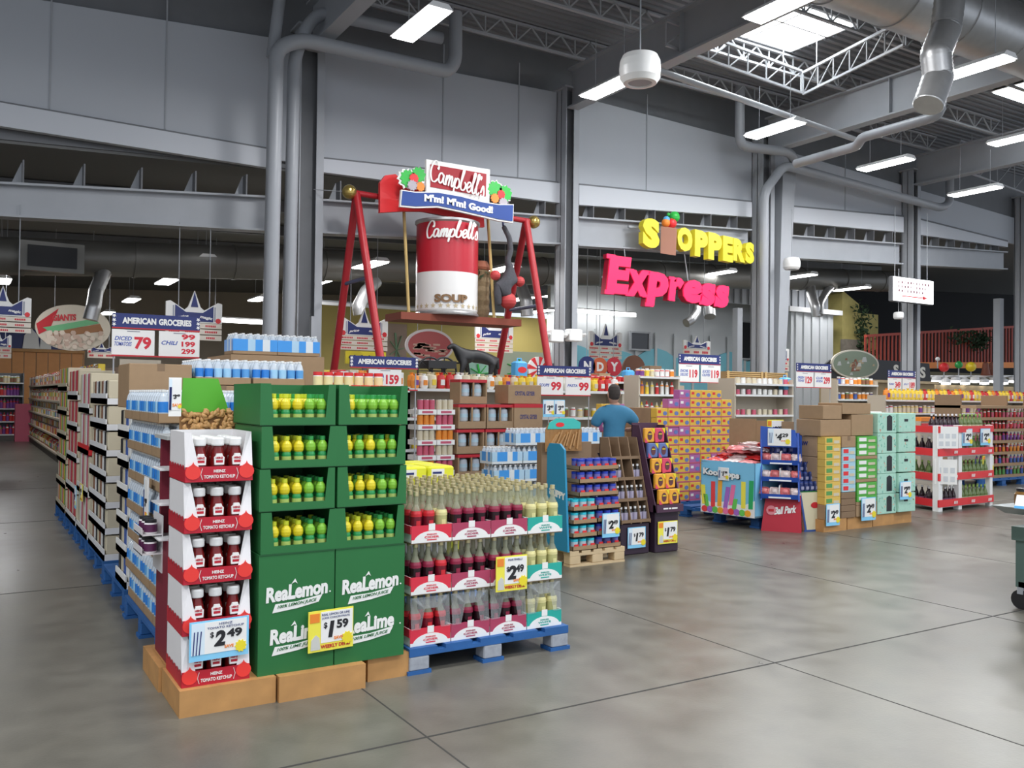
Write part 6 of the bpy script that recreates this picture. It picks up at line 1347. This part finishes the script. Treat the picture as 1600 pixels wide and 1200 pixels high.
q.v = [(c[0]+x, -.115+y, bz_(c[0]+x)-.02+z) for x, y, z in q.v]; q.build('banner_lettering', t)
vg = M('veg_green', (.03, .45, .06), .4)
def blob(cx_, cz_, r, mat, y0, y1, n=9, am=.15):
    return MB().prism([(cx_+r*(1+am*math.sin(k_*2.4))*math.cos(k_*math.pi*2/(n*3)), cz_+r*(1+am*math.sin(k_*2.4))*math.sin(k_*math.pi*2/(n*3))) for k_ in range(n*3)], y0, y1, mat)
for sd, xs_ in (('left', [(634, 280, .17, paper, -.03), (651, 276, .15, paper, -.03), (636, 280, .15, vg, -.05), (652, 274, .13, vg, -.05), (644, 280, .085, redb, -.07), (641, 291, .09, M('cabbage', (.42, .38, .42), .5), -.08), (654, 293, .08, orange, -.075)]), ('right', [(772, 297, .17, paper, -.03), (786, 304, .16, paper, -.03), (771, 297, .15, vg, -.05), (787, 303, .14, vg, -.05), (780, 305, .08, redb, -.07), (783, 318, .09, M('cabbage', (0,0,0)), -.08), (770, 311, .085, orange, -.075)])):
    for px, py, r, mt, yy in xs_: cx_, cz_ = Q(px, py); blob(cx_, cz_, r, mt, yy-.012, yy+.01).build('carved_vegetable' if mt is not paper else 'carved_edge', t)
# red back board
t = thing('red_backboard', 'large bright red wavy board behind the soup sign', 'board', (0, SWY-.25, 0)); Q3 = lambda px, py: (onY(px, py, SWY-.25).x, onY(px, py, SWY-.25).z)
MB().prism([Q3(594, 285), Q3(602, 274), Q3(618, 272), Q3(630, 282), Q3(660, 300), Q3(755, 318), Q3(757, 355), Q3(735, 354), Q3(700, 338), Q3(660, 330), Q3(630, 330), Q3(594, 332)], 0, .08, redb).build('board', t)
# ================================================================ SHOPPERS EXPRESS lettering
LY = 15.45
yl_ = M('letter_yellow', (.85, .72, .03), .4)
t = thing('shoppers_letters', 'bright yellow block letters hanging between two columns', 'letters', (0, LY, 0))
for ch, x0, x1, yt, yb in (('S', 997, 1024, 343, 389), ('O', 1051, 1075, 357, 394), ('P', 1078, 1099, 362, 403), ('P', 1099, 1121, 366, 408), ('E', 1122, 1138, 371, 410), ('R', 1138, 1157, 375, 410), ('S', 1157, 1171, 380, 413)):
    a = onY(x0, (yt+yb)/2, LY); b_ = onY(x1, (yt+yb)/2, LY); tz = onY((x0+x1)/2, yt, LY).z; bz2 = onY((x0+x1)/2, yb, LY).z; tilt = -.06
    MB().text(ch, ((a.x+b_.x)/2, 0, (tz+bz2)/2), tz-bz2, yl_, (b_.x-a.x)*.97, bold=.07, depth=.16, slope=tilt).build('letter', t)
MB().bar((onY(990, 350, LY).x, .19, onY(990, 352, LY).z), (onY(1172, 398, LY).x, .19, onY(1172, 372, LY).z), .05, steel).build('mount_rail', t)
t = thing('grocery_bag_figure', 'brown paper grocery bag with produce standing among the yellow letters', 'grocery bag', (0, LY-.1, 0)); Q4 = lambda px, py: (onY(px, py, LY).x, onY(px, py, LY).z)
bgm = M('paper_bag', (.40, .19, .13), .7); a = Q4(1026, 355); b_ = Q4(1051, 358); c = Q4(1049, 398); d = Q4(1025, 397); mx_ = (a[0]+b_[0])/2
MB().hexa([(d[0], -.05, d[1]), (mx_, -.28, Q4(1040, 403)[1]), (c[0], -.05, c[1]), (mx_, .15, c[1]+.1), (a[0], -.05, a[1]), (mx_, -.28, Q4(1040, 361)[1]), (b_[0], -.05, b_[1]), (mx_, .15, b_[1])], bgm).build('bag', t)
for px, py, r, mt in ((1033, 350, .10, orange), (1042, 351, .12, redb), (1034, 345, .08, skyb), (1046, 341, .13, vg), (1037, 337, .04, vg)): x, z = Q4(px, py); MB().lathe([(r*math.sin(math.pi*k_/8)+.0005, -r*math.cos(math.pi*k_/8)) for k_ in range(9)], mt, (x, -.06, z), 12, cap=False).build('produce', t)
pnk = M('neon_pink', (.88, .012, .085), .5, emit=.7); pns = M('neon_side', (.40, .004, .03), .5)
t = thing('express_letters', 'glowing pink serif letters hanging below the yellow letters', 'letters', (0, LY, 0))
def serif(ch, q, x, z, w_, h, y0):
    b = h*.13
    if ch == 'E': parts = [((.18, 0), (.42, 1)), ((0, 0), (.95, .16)), ((.05, .84), (.98, 1)), ((.35, .44), (.72, .58)), ((.80, .12), (.98, .34)), ((.82, .68), (.98, .9)), ((.62, .36), (.74, .66))]
    return parts
for ch, x0, x1, yt, yb in (('E', 940, 980, 401, 461), ('x', 972, 1008, 423, 464), ('p', 1002, 1038, 426, 480), ('r', 1037, 1062, 434, 471), ('e', 1060, 1091, 438, 475), ('s', 1086, 1111, 443, 479), ('s', 1109, 1132, 446, 482)):
    a = onY(x0, (yt+yb)/2, LY); b_ = onY(x1, (yt+yb)/2, LY); tz = onY((x0+x1)/2, yt, LY).z; bz2 = onY((x0+x1)/2, yb, LY).z; w_ = b_.x-a.x; h = tz-bz2; cx_ = (a.x+b_.x)/2; cz_ = (tz+bz2)/2
    q = MB().text(ch, (cx_, .02, cz_), h, pns, w_*1.03, bold=.075, shear=.12, depth=.16).text(ch, (cx_, -.14, cz_), h*.97, pnk, w_*.97, bold=.06, shear=.12, depth=.02)
    # slab feet
    fe = {'E': [(-.36, -.46), (-.30, .46)], 'x': [(-.36, -.46), (.36, -.46), (-.36, .46), (.36, .46)], 'p': [(-.34, -.46), (-.36, .44)], 'r': [(-.25, -.46), (-.28, .44)], 'e': [], 's': [(.30, .40), (-.34, -.40)]}[ch]
    for fx, fz in fe: s_ = w_*.17; X_, Z_ = cx_+fx*w_, cz_+fz*h; q.box(X_-s_, -.02, Z_-h*.055, X_+s_, -.14, Z_+h*.055, pns).box(X_-s_, -.14, Z_-h*.055, X_+s_, -.158, Z_+h*.055, pnk)
    q.build('letter', t)
MB().bar((onY(945, 420, LY).x, .09, onY(945, 432, LY).z), (onY(1130, 465, LY).x, .09, onY(1130, 462, LY).z), .05, steel).build('mount_rail', t)
for px in (985, 1080): p = onY(px, 440, LY); MB().tube([(p.x, .1, p.z), (p.x, .24, 4.95)], .012, steel, 6).build('hanger', t)
# ================================================================ lit arrow sign
LYs = 15.0; a = onY(1394, 433, LYs); b_ = onY(1457, 475, LYs)
t = thing('lit_arrow_sign', 'white backlit hanging sign with red arrow pointing right', 'sign', ((a.x+b_.x)/2, LYs, (a.z+b_.z)/2)); w_, h = (b_.x-a.x), onY(1425, 434, LYs).z-onY(1425, 473, LYs).z
litm = M('lit_white', (.95, .96, 1), .5, emit=1.6); MB().rbox(-w_/2, -.02, -h/2, w_/2, .12, h/2, steel_d, .02).build('case', t); MB().box(-w_/2+.02, -.04, -h/2+.02, w_/2-.02, -.02, h/2-.02, litm).build('lit_face', t)
ar = MB().box(-w_*.30, -.05, -h*.28, w_*.24, -.04, -h*.24, redb).prism([(w_*.22, -h*.34), (w_*.33, -h*.26), (w_*.22, -h*.18)], -.05, -.04, redb); ar.build('red_arrow', t)
q = MB(); random.seed(4)
for r in range(3):
    for c in range(11):
        x = -w_*.38+c*w_*.072; z = h*(.28-.17*r)
        if (c, r) in ((10, 1), (9, 2), (10, 2), (5, 1)): continue
        q.box(x, -.045, z-h*.05, x+w_*.022*random.choice((1, 1.6)), -.04, z+h*.05, M('sign_ink', (.25, .12, .14), .5))
q.build('small_lettering', t)
for x in (-w_*.4, w_*.4): MB().tube([(x, .05, h/2), (x, .05, h/2+1.9)], .01, steel, 5).build('hanger', t)
# emergency light units on the second column
for i, (px, py) in enumerate(((868, 525), (897, 524))):
    p = onY(px, py, YP-.35); t = thing('emergency_light', 'white emergency light box on the %s side of the second column' % ['left', 'right'][i], 'lamp', p); MB().rbox(-.17, -.08, -.13, .17, .12, .13, white_pl, .02).build('box', t); MB().box(-.02 if i == 0 else -.45, .06, -.03, .42 if i == 0 else .02, .26, .03, steel).build('bracket', t)
    for s_ in (-1, 1): MB().lathe([(.03, -.05), (.07, .0), (.07, .03)], white_pl, (s_*.22, -.02, .02), 10).build('lamp_head', t)
# ================================================================ sale signs and crown signs
def sale_sign(px0, px1, pt, pb, y, cards, label, post=True, one=False, blank=False):
    a = onY(px0, (pt+pb)/2, y); b_ = onY(px1, (pt+pb)/2, y); w_ = b_.x-a.x; z1 = onY((px0+px1)/2, pt, y).z; z0 = onY((px0+px1)/2, pb, y).z; h = z1-z0; hh = h*.34
    t = thing('sale_sign', label, 'sign', (a.x, y, z0)); q = MB().box(0, 0, h-hh, w_, .02, h, navy)
    for s_ in (0.02, .98):
        for k_ in range(3): q.prism([(w_*s_+.022*(1 if j % 2 else .45)*math.cos(j*math.pi/5+.3), h-hh*(.2+.3*k_)+.022*(1 if j % 2 else .45)*math.sin(j*math.pi/5+.3)) for j in range(10)], -.003, 0, paper)
    q.box(0, -.002, h-hh-.012, w_, .0, h-hh, red); q.build('header', t)
    MB().text('AMERICAN', (w_*.30, 0, h-hh*.5), hh*.46, paper, w_*.38, bold=.05).text('GROCERIES', (w_*.71, 0, h-hh*.5), hh*.46, paper, w_*.38, bold=.05).build('header_lettering', t)
    cs_ = cards if not one else cards[:1]
    for i, (nm, pr) in enumerate(cs_):
        x0, x1 = ((.0, .475), (.525, 1.0))[i] if not one else (.27, .75)
        c = MB().box(w_*x0, .002, 0, w_*x1, .016, h-hh-.02, paper).build('price_panel', t); xm = w_*(x0+x1)/2; wc = w_*(x1-x0)
        l = MB(); ns = nm.split('/')
        for k_, s_ in enumerate(ns): l.text(s_, (xm-wc*.24, .002, (h-hh)*(.50-.2*k_+.1*(len(ns)-1))), h*.10, M('ink_blue', (.05, .10, .42), .5), wc*.40, bold=.02, shear=.3)
        ps = pr.split('|')
        for k_, s_ in enumerate(ps): l.text(s_, (xm+wc*.22, .002, (h-hh)*(.45 if len(ps) == 1 else .74-.27*k_)), h*(.30 if len(ps) == 1 else .13), M('ink_red', (.65, .02, .04), .5), wc*(.40 if len(ps) == 1 else .34), bold=.04)
        l.box(xm-wc*.15, .0, (h-hh)*.85, xm+wc*.15, .002, (h-hh)*.88, M('ink_grey', (.25, .25, .3), .5)); l.build('price_lettering', t)
    MB().box(0, -.002, -.015, w_, .018, 0, red).build('red_strip', t)
    for x in (.02, w_-.02): MB().tube([(x, .02, -z0+.0), (x, .02, h*.5)], .008, steel, 6).build('post', t)
    return t
sale_sign(175, 312, 492, 556, 9.4, [('DICED/TOMATOES', '79'), ('CHILI', '99|199|299')], 'sale sign reading 79 and chili above the brown cartons')
sale_sign(547, 653, 557, 608, 9.2, [('PASTA/SAUCE', '159')], 'sale sign reading 159 above the right green tower', one=True)
sale_sign(840, 923, 572, 617, 10.6, [('SOUPS', '99'), ('PASTA', '99')], 'sale sign with two 99 prices left of the man')
sale_sign(1061, 1126, 554, 597, 13.9, [('ENCHIL/DELUXE', '119'), ('SLICED/OLIVES', '119')], 'sale sign with two 119 prices above the cookie boxes')
sale_sign(1245, 1299, 568, 605, 13.2, [('GREEN/TEAS', '129'), ('CLUB/SODA', '299')], 'sale sign reading 129 and 299 right of the crates')
sale_sign(1388, 1431, 579, 611, 13.4, [('PEANUT', '349'), ('JELLY', '189')], 'small sale sign left of the white letters board')
hz = lambda o_, x=0: lowz(o_.location.x+x)-o_.location.z+.01
def crown(px0, px1, pt, pb, y, label, rows=3, zh=0.):
    a = onY(px0, (pt+pb)/2, y); b_ = onY(px1, (pt+pb)/2, y); w_ = b_.x-a.x; z1 = onY((px0+px1)/2, pt, y).z; z0 = onY((px0+px1)/2, pb, y).z; h = z1-z0; m_ = h*.36
    t = thing('crown_sign', label, 'sign', (a.x+w_/2, y, z0)); X = w_/2; hb = h*.78
    ol = [(-X, m_), (X, m_), (X, hb*.97), (X*.85, hb), (X*.35, hb*.78), (X*.22, hb*.86), (0, h), (-X*.22, hb*.86), (-X*.35, hb*.78), (-X*.85, hb), (-X, hb*.97)]
    MB().prism(ol, 0, .05, paper).build('crown_board', t); MB().prism([(-X*.68, m_+.02), (X*.68, m_+.02), (X*.68, hb*.90), (X*.30, hb*.72), (-X*.30, hb*.72), (-X*.68, hb*.90)], -.008, 0, navy).build('navy_panel', t)
    MB().prism([(-X*.13, hb*.86), (X*.13, hb*.86), (0, h*.97)], -.01, 0, navy).build('navy_point', t)
    MB().text('price', (-X*.42, -.008, m_+h*.10), h*.075, paper, X*.42, shear=.3, bold=.04, slope=.15).text('magic', (X*.42, -.008, m_+h*.10), h*.075, paper, X*.46, shear=.3, bold=.04, slope=-.15).build('lettering', t)
    q = MB()
    for s_ in (-1, 1):
        q.prism([(s_*X*.86+X*.10*math.cos(k_*.785), m_+h*.05+X*.10*math.sin(k_*.785)) for k_ in range(8)], -.004, 0, redb); q.box(s_*X*.74-.008, -.004, m_+.03, s_*X*.74+.008, 0, hb*.88, M('crown_grey', (.25, .27, .35), .5))
    q.build('trim_marks', t)
    for r in range(rows):
        z = m_-(r+1)*m_/rows; q = MB().box(-X, .01, z+.01, X, .03, z+m_/rows-.006, M('strip_cream', (.78, .70, .60), .6)).build('aisle_strip', t); l = MB(); random.seed(r+int(px0))
        for c in range(3):
            wd = random.uniform(.14, .26)*X
            k_ = 0
            while k_ < wd*2: l.box(-X*.72+c*X*.66-wd+k_, .006, z+m_/rows*.34, -X*.72+c*X*.66-wd+k_+X*.045, .01, z+m_/rows*.66, M('ink_red', (0,0,0))); k_ += X*.065
        l.build('red_lettering', q)
    for x in (-X*.55, X*.55): MB().tube([(x, .03, hb*.8), (x, .03, hz(t, x) if y > 16 else 4.42-z0)], .008, steel, 5).build('hanger', t)
crown(259, 347, 454, 532, 15.72, 'crown shaped price magic sign above the chili sale sign')
crown(-42, 49, 446, 520, 15.72, 'crown shaped price magic sign cut by the left edge')
crown(531, 606, 483, 548, 16.6, 'crown shaped price magic sign between the left swing legs')
crown(743, 802, 490, 551, 18.6, 'crown shaped price magic sign behind the right swing leg')
crown(921, 972, 506, 561, 20.0, 'crown shaped price magic sign above the candy letters')
crown(1068, 1110, 525, 556, 19.0, 'small crown shaped sign above the 119 sale sign', 1)
crown(1204, 1233, 534, 580, 19.0, 'smallest crown shaped sign right of the third column', 2)
crown(137, 180, 535, 560, 25.0, 'far crown shaped sign half hidden beside the oval giants sign', 1)
crown(-25, 18, 512, 560, 22.0, 'far crown shaped sign at the left edge below the big one', 2)
# oval signs
def oval(px, py, rx, ry, y, label, base, deco, txt, tm, zh=1.2):
    c = onY(px, py, y); e = onY(px+rx, py, y); g = onY(px, py-ry, y); RX_ = e.x-c.x; RZ_ = g.z-c.z
    t = thing('oval_sign', label, 'sign', c); MB().prism([(RX_*math.cos(k_*math.pi/20), RZ_*math.sin(k_*math.pi/20)) for k_ in range(40)], 0, .06, base).build('board', t); deco(t, RX_, RZ_)
    if txt: MB().text(txt, (-RX_*.25, -.014, RZ_*.42), RZ_*.28, tm, RX_*.62, bold=.05, slope=.08).build('lettering', t)
    for x in (-RX_*.5, RX_*.5): MB().tube([(x, .03, RZ_*.7), (x, .03, lowz(c.x+x)-c.z+.01)], .008, steel, 5).build('hanger', t)
def deco1(t, X, Z):
    MB().prism([(-X*.97, .1*Z), (-X*.6, .55*Z), (-X*.4, .8*Z), (-X*.62, -.1*Z), (-X*.9, -.35*Z)], -.008, 0, red).build('red_field', t)
    MB().prism([(-X*.8, -.05*Z), (X*.5, .42*Z), (X*.7, .25*Z), (-X*.6, -.25*Z)], -.012, 0, M('stripe_green', (.16, .45, .22), .5)).build('green_stripe', t)
    MB().prism([(-X*.6, -.25*Z), (X*.7, .22*Z), (X*.8, -.1*Z), (-X*.5, -.45*Z)], -.010, 0, M('oval_brown', (.30, .14, .06), .6)).build('brown_field', t)
    q = MB(); random.seed(12)
    for k_ in range(60): x = random.uniform(-.7, .75)*X; z = random.uniform(-.85, -.2)*Z; r = .06; q.prism([(x+r*math.cos(a*1.047), z+r*math.sin(a*1.047)) for a in range(6)], -.02-.0003*k_, -.002, [M('garlic', (.70, .60, .50), .6), M('garlic2', (.55, .40, .32), .6)][k_ % 2]) if (x/X)**2+(z/Z)**2 < .88 else None
    q.build('produce_picture', t)
oval(115, 512, 58, 36, 24.0, 'oval produce sign with red field and green stripe', M('oval_cream', (.62, .56, .46), .6), deco1, 'GIANTS', M('ink_red2', (.6, .05, .06), .5))
def deco2(t, X, Z):
    MB().prism([(X*.9*math.cos(k_*math.pi/20), Z*.86*math.sin(k_*math.pi/20)) for k_ in range(40)], -.01, 0, M('oval_redfield', (.34, .07, .07), .6)).build('red_field', t); q = MB(); random.seed(8)
    for k_ in range(30):
        x = random.uniform(-.65, .65)*X; z = random.uniform(-.7, .1)*Z
        if (x/X)**2+(z/Z)**2 < .6: q.box(x-.10, -.014, z-.025, x+.10, -.01, z+.025, M('oval_tan', (.45, .28, .22), .6))
    q.build('faint_print', t)
oval(672, 540, 37, 26, 20.5, 'dark red oval sign behind the swing plank', M('oval_rim2', (.55, .50, .50), .6), deco2, None, None, 1.0)
for i, (px, py, r, c, ch) in enumerate(((918, 572, 13, navy, 'N'), (938, 573, 12, M('disc_orange', (.62, .12, .04), .5), 'D'), (960, 573, 12, M('disc_red', (.60, .03, .05), .5), 'Y'), (868, 580, 11, M('disc_dark', (.05, .05, .06), .5), 'A'))):
    y = 17.5; p = onY(px, py, y); R_ = (onY(px+r, py, y).x-p.x)*.95; t = thing('letter_disc', '%s round disc with the white letter %s' % (['navy', 'orange red', 'bright red', 'dark'][i], ch), 'sign', p); MB().prism([(R_*math.cos(k_*math.pi/12), R_*math.sin(k_*math.pi/12)) for k_ in range(24)], 0, .05, c).build('disc', t); MB().text(ch, (0, 0, 0), R_*1.0, paper, bold=.05).build('lettering', t)
    MB().tube([(0, .04, R_*.5), (0, .04, hz(t))], .008, steel, 5).build('hanger', t)
# peppermint wheel
y = 15.9; p = onY(842, 577, y); t = thing('peppermint_wheel', 'red and white striped peppermint wheel left of the letter discs', 'decoration', p); R_ = .27
for k_ in range(16): a0, a1 = k_*math.pi/8, (k_+1)*math.pi/8; MB().prism([(0, 0), (R_*math.cos(a0), R_*math.sin(a0)), (R_*math.cos((a0+a1)/2), R_*math.sin((a0+a1)/2)), (R_*math.cos(a1), R_*math.sin(a1))], 0, .06, redb if k_ % 2 else paper).build('wedge', t)
MB().tube([(0, .03, -R_), (0, .03, -p.z)], .03, white, 8).build('post', t)
# brown ring sign behind the man
p = onY(991, 578, 21.5); t = thing('brown_round_sign', 'brown round sign with a wedge cut behind the stored cartons', 'sign', p); MB().prism([(0, 0)]+[(.46*math.cos(.35+k_*5.6/24), .46*math.sin(.35+k_*5.6/24)) for k_ in range(25)], 0, .06, M('donut_brown', (.22, .09, .05), .6)).build('disc', t); MB().tube([(0, .08, .2), (0, .08, -p.z)], .03, steel, 6).build('post', t)
# black horse statue and wagon wheels
hy = 14.0; hk = M('horse_black', (.012, .012, .014), .5); H_ = lambda px, py, y=hy: tuple(onY(px, py, y))
o = skin('horse_statue', [(H_(768, 556), .14), (H_(752, 557), .135), (H_(736, 557), .13), (H_(723, 556), .135), (H_(715, 548), .085), (H_(708, 539), .06), (H_(699, 545), .035),
    (H_(769, 570, hy-.1), .07), (H_(766, 585, hy-.1), .04), (H_(765, 594, hy-.1), .045), (H_(772, 570, hy+.15), .07), (H_(775, 585, hy+.15), .04), (H_(774, 594, hy+.15), .045), (H_(724, 570, hy-.1), .06), (H_(720, 585, hy-.1), .035), (H_(717, 594, hy-.1), .04), (H_(728, 570, hy+.15), .06), (H_(732, 584, hy+.15), .035), (H_(735, 594, hy+.15), .04), (H_(776, 562), .05), (H_(778, 578), .03)],
    [(0, 1), (1, 2), (2, 3), (3, 4), (4, 5), (5, 6), (0, 7), (7, 8), (8, 9), (0, 10), (10, 11), (11, 12), (3, 13), (13, 14), (14, 15), (3, 16), (16, 17), (17, 18), (0, 19), (19, 20)], hk, 2)
tag(o, 'black life size horse statue behind the swing', 'statue')
zb = onY(745, 594, hy).z; tag(MB().box(onY(655, 594, hy).x, hy-.45, 0, onY(790, 594, hy).x, hy+.5, zb-.02, shelf_m).build('shelf_block'), 'plain shelf top carrying the black horse and wagon', 'shelf')
t = thing('black_wagon', 'black wagon with spoked wheels behind the horse', 'wagon', (0, hy, 0))
for px in (668, 690):
    c = onY(px, 580, hy); R_ = .24
    w_ = MB().tube([(c.x+R_*math.cos(k_*math.pi/10), -.1, c.z+R_*math.sin(k_*math.pi/10)) for k_ in range(21)], .018, hk, 6)
    for k_ in range(8): w_.bar((c.x, -.1, c.z), (c.x+R_*math.cos(k_*math.pi/4), -.1, c.z+R_*math.sin(k_*math.pi/4)), .015, hk)
    w_.build('wheel', t)
a = onY(662, 568, hy); b_ = onY(705, 568, hy); MB().box(a.x, -.2, a.z-.08, b_.x, .3, a.z+.05, hk).build('wagon_bed', t); MB().bar((b_.x, 0, b_.z), (onY(722, 566, hy).x, 0, b_.z+.02), .03, hk).build('shaft', t)
# mid ground murals: palm and gondola wall pictures
for i, (px0, px1, py0, py1, y, c, lb) in enumerate(((604, 635, 505, 575, 25.8, M('mural_rose', (.38, .28, .22), .8), 'faded pink and green wall picture right of the left swing legs'), (728, 770, 560, 600, 25.8, M('mural_green', (.30, .50, .42), .8), 'pale green wall picture below the horse'), (780, 850, 548, 600, 24.2, M('mural_sand', (.45, .50, .38), .8), 'pale sand and green wall picture behind the peppermint wheel'), (540, 603, 548, 570, 17.5, yellow, 'yellow sign board between the left swing legs'))):
    a = onY(px0, py0, y); b_ = onY(px1, py1, y); t = thing('wall_picture', lb, 'picture', ((a.x+b_.x)/2, y, b_.z)); w_ = b_.x-a.x; h = a.z-b_.z; MB().box(-w_/2, 0, 0, w_/2, .05, h, c).build('board', t); q = MB(); random.seed(i)
    if i < 3:
        for k_ in range(7): a_ = k_*.9; q.bar((0, -.02, h*.4), (w_*.36*math.cos(a_), -.02, h*.45+h*.35*math.sin(a_)), .06, vg if i else M('mural_leaf', (.20, .33, .20), .8), .02)
    else:
        for k_ in range(14): q.box(-w_*.42+k_*w_*.06, -.003, h*.42, -w_*.42+k_*w_*.06+w_*.04, 0, h*(.58+.06*(k_ % 3)), black)
    q.build('leaf_shapes' if i < 3 else 'lettering', t)
    if y > 20 or i == 3: MB().box(-.05, .05, -b_.z, .05, .1, h*.5, steel_d).build('post', t)
# ================================================================ the man
mx, my = 7.12, 9.0
skin_m = M('skin', (.48, .27, .19), .55); tee = M('teal_shirt', (.045, .20, .34), .8, 0, .1, 12); hair = M('hair_dark', (.045, .035, .03), .8, 0, .4, 60); jeans = M('jeans', (.03, .04, .08), .8)
man = thing('person', 'man in a blue t-shirt seen from behind, right elbow raised', 'person', (mx, my, 0), -.35)
man.scale = (.94, .94, .95)
N_ = [((0, 0, .92), .135, .10), ((0, .0, 1.08), .12, .09), ((0, -.01, 1.25), .14, .10), ((0, -.01, 1.38), .13, .085), ((0, .0, 1.46), .075), ((0, .02, 1.53), .055),
      ((-.17, -.01, 1.40), .075), ((-.25, .0, 1.28), .055), ((-.29, .04, 1.12), .045), ((-.26, .18, 1.02), .035), ((-.24, .24, 1.01), .035),
      ((.17, -.01, 1.40), .075), ((.28, .03, 1.30), .055), ((.40, .08, 1.19), .043), ((.33, .26, 1.15), .034), ((.28, .33, 1.15), .032),
      ((-.09, .0, .84), .10), ((-.10, -.01, .48), .065), ((-.10, .02, .12), .045), ((-.11, -.10+.18, .04), .04), ((.09, .0, .84), .10), ((.10, -.01, .48), .065), ((.10, .02, .12), .045), ((.11, .08, .04), .04)]
E_ = [(0, 1), (1, 2), (2, 3), (3, 4), (4, 5), (3, 6), (6, 7), (7, 8), (8, 9), (9, 10), (3, 11), (11, 12), (12, 13), (13, 14), (14, 15), (0, 16), (16, 17), (17, 18), (18, 19), (0, 20), (20, 21), (21, 22), (22, 23)]
bd = skin('body', N_, E_, skin_m, 2); bd.parent = man
sh = skin('t_shirt', [((0, 0, .90), .18, .14), ((0, .0, 1.08), .160, .125), ((0, -.01, 1.25), .178, .14), ((0, -.01, 1.37), .172, .122), ((0, .0, 1.45), .092), ((-.17, -.01, 1.40), .112), ((-.25, .0, 1.28), .085), ((-.27, .02, 1.20), .075), ((.17, -.01, 1.40), .112), ((.28, .03, 1.30), .088), ((.345, .055, 1.245), .072)], [(0, 1), (1, 2), (2, 3), (3, 4), (3, 5), (5, 6), (6, 7), (3, 8), (8, 9), (9, 10)], tee, 2); sh.parent = man
jn = skin('trousers', [((0, 0, .90), .172, .135), ((-.09, .0, .80), .118), ((-.10, -.01, .48), .085), ((-.10, .02, .09), .068), ((.09, .0, .80), .118), ((.10, -.01, .48), .085), ((.10, .02, .09), .068)], [(0, 1), (1, 2), (2, 3), (0, 4), (4, 5), (5, 6)], jeans, 2); jn.parent = man
hp = [(.001, 1.51), (.05, 1.52), (.07, 1.56), (.078, 1.62), (.078, 1.67), (.07, 1.715), (.045, 1.745), (.001, 1.755)]
q = MB().lathe(hp, skin_m, (0, .02, 0), 20, cap=False); q.v = [(x*.95, .02+(y-.02)*1.18, z) for x, y, z in q.v]
q.tube([(0, .10, 1.66), (0, .125, 1.63), (0, .115, 1.615)], [.008, .014, .012], skin_m, 8); q.tube([(-.02, .108, 1.585), (.02, .108, 1.585)], .006, M('lip', (.40, .16, .13), .5), 6)
for s_ in (-1, 1): q.tube([(s_*.072, .01, 1.60), (s_*.086, .0, 1.63), (s_*.084, .0, 1.66), (s_*.072, .01, 1.67)], [.008, .012, .012, .008], skin_m, 8); q.lathe([(.009*math.sin(math.pi*k_/6)+.0004, -.009*math.cos(math.pi*k_/6)) for k_ in range(7)], black, (s_*.028, .105, 1.645), 8, cap=False)
q.build('head', man)
q = MB().lathe([(.055, 1.565), (.076, 1.60), (.086, 1.65), (.084, 1.70), (.070, 1.745), (.04, 1.775), (.001, 1.782)], hair, (0, .008, 0), 20, cap=False); q.v = [(x*.97, .0+(y-.008)*1.12-.004 if y < .05 or z > 1.70 else .05+(z-1.56)*.1, z) for x, y, z in q.v]; q.build('hair', man)
def hand(name, c, s_, par):
    q = [((c[0], c[1], c[2]), .030, .018), ((c[0]-.01*s_, c[1]+.05, c[2]-.005), .034, .018)]; e = [(0, 1)]
    for k_ in range(4):
        x = c[0]-.01*s_+(k_-1.5)*.020; L_ = (.045, .052, .048, .038)[k_]; b = len(q); q += [((x, c[1]+.075, c[2]-.006), .011), ((x, c[1]+.075+L_*.6, c[2]-.012), .009), ((x, c[1]+.075+L_, c[2]-.03), .008)]; e += [(1, b), (b, b+1), (b+1, b+2)]
    b = len(q); q += [((c[0]+.035*s_, c[1]+.03, c[2]-.008), .012), ((c[0]+.05*s_, c[1]+.06, c[2]-.02), .010)]; e += [(0, b), (b, b+1)]
    o = skin(name, q, e, skin_m, 1); o.parent = par
hand('left_hand', (-.24, .25, 1.01), 1, man); hand('right_hand', (.275, .34, 1.15), -1, man)
for s_ in (-1, 1): MB().rbox(s_*.10-.045, -.09, 0, s_*.10+.045, .19, .07, blk, .02).build('shoe', man)
# merged overflow of shelf goods
NM = {'grocery_box': 'more small grocery boxes on the shelf runs farther back', 'grocery_bag': 'more small grocery bags on the shelf runs farther back', 'food_can': 'more small food cans on the shelf runs farther back', 'glass_jar': 'more small glass jars on the shelf runs farther back', 'drink_bottle': 'more small drink bottles on the shelf runs farther back'}
for k_, q in STUFF.items(): tag(q.build(k_+'_rows'), NM[k_], k_.split('_')[-1]+'s', None, 'stuff')
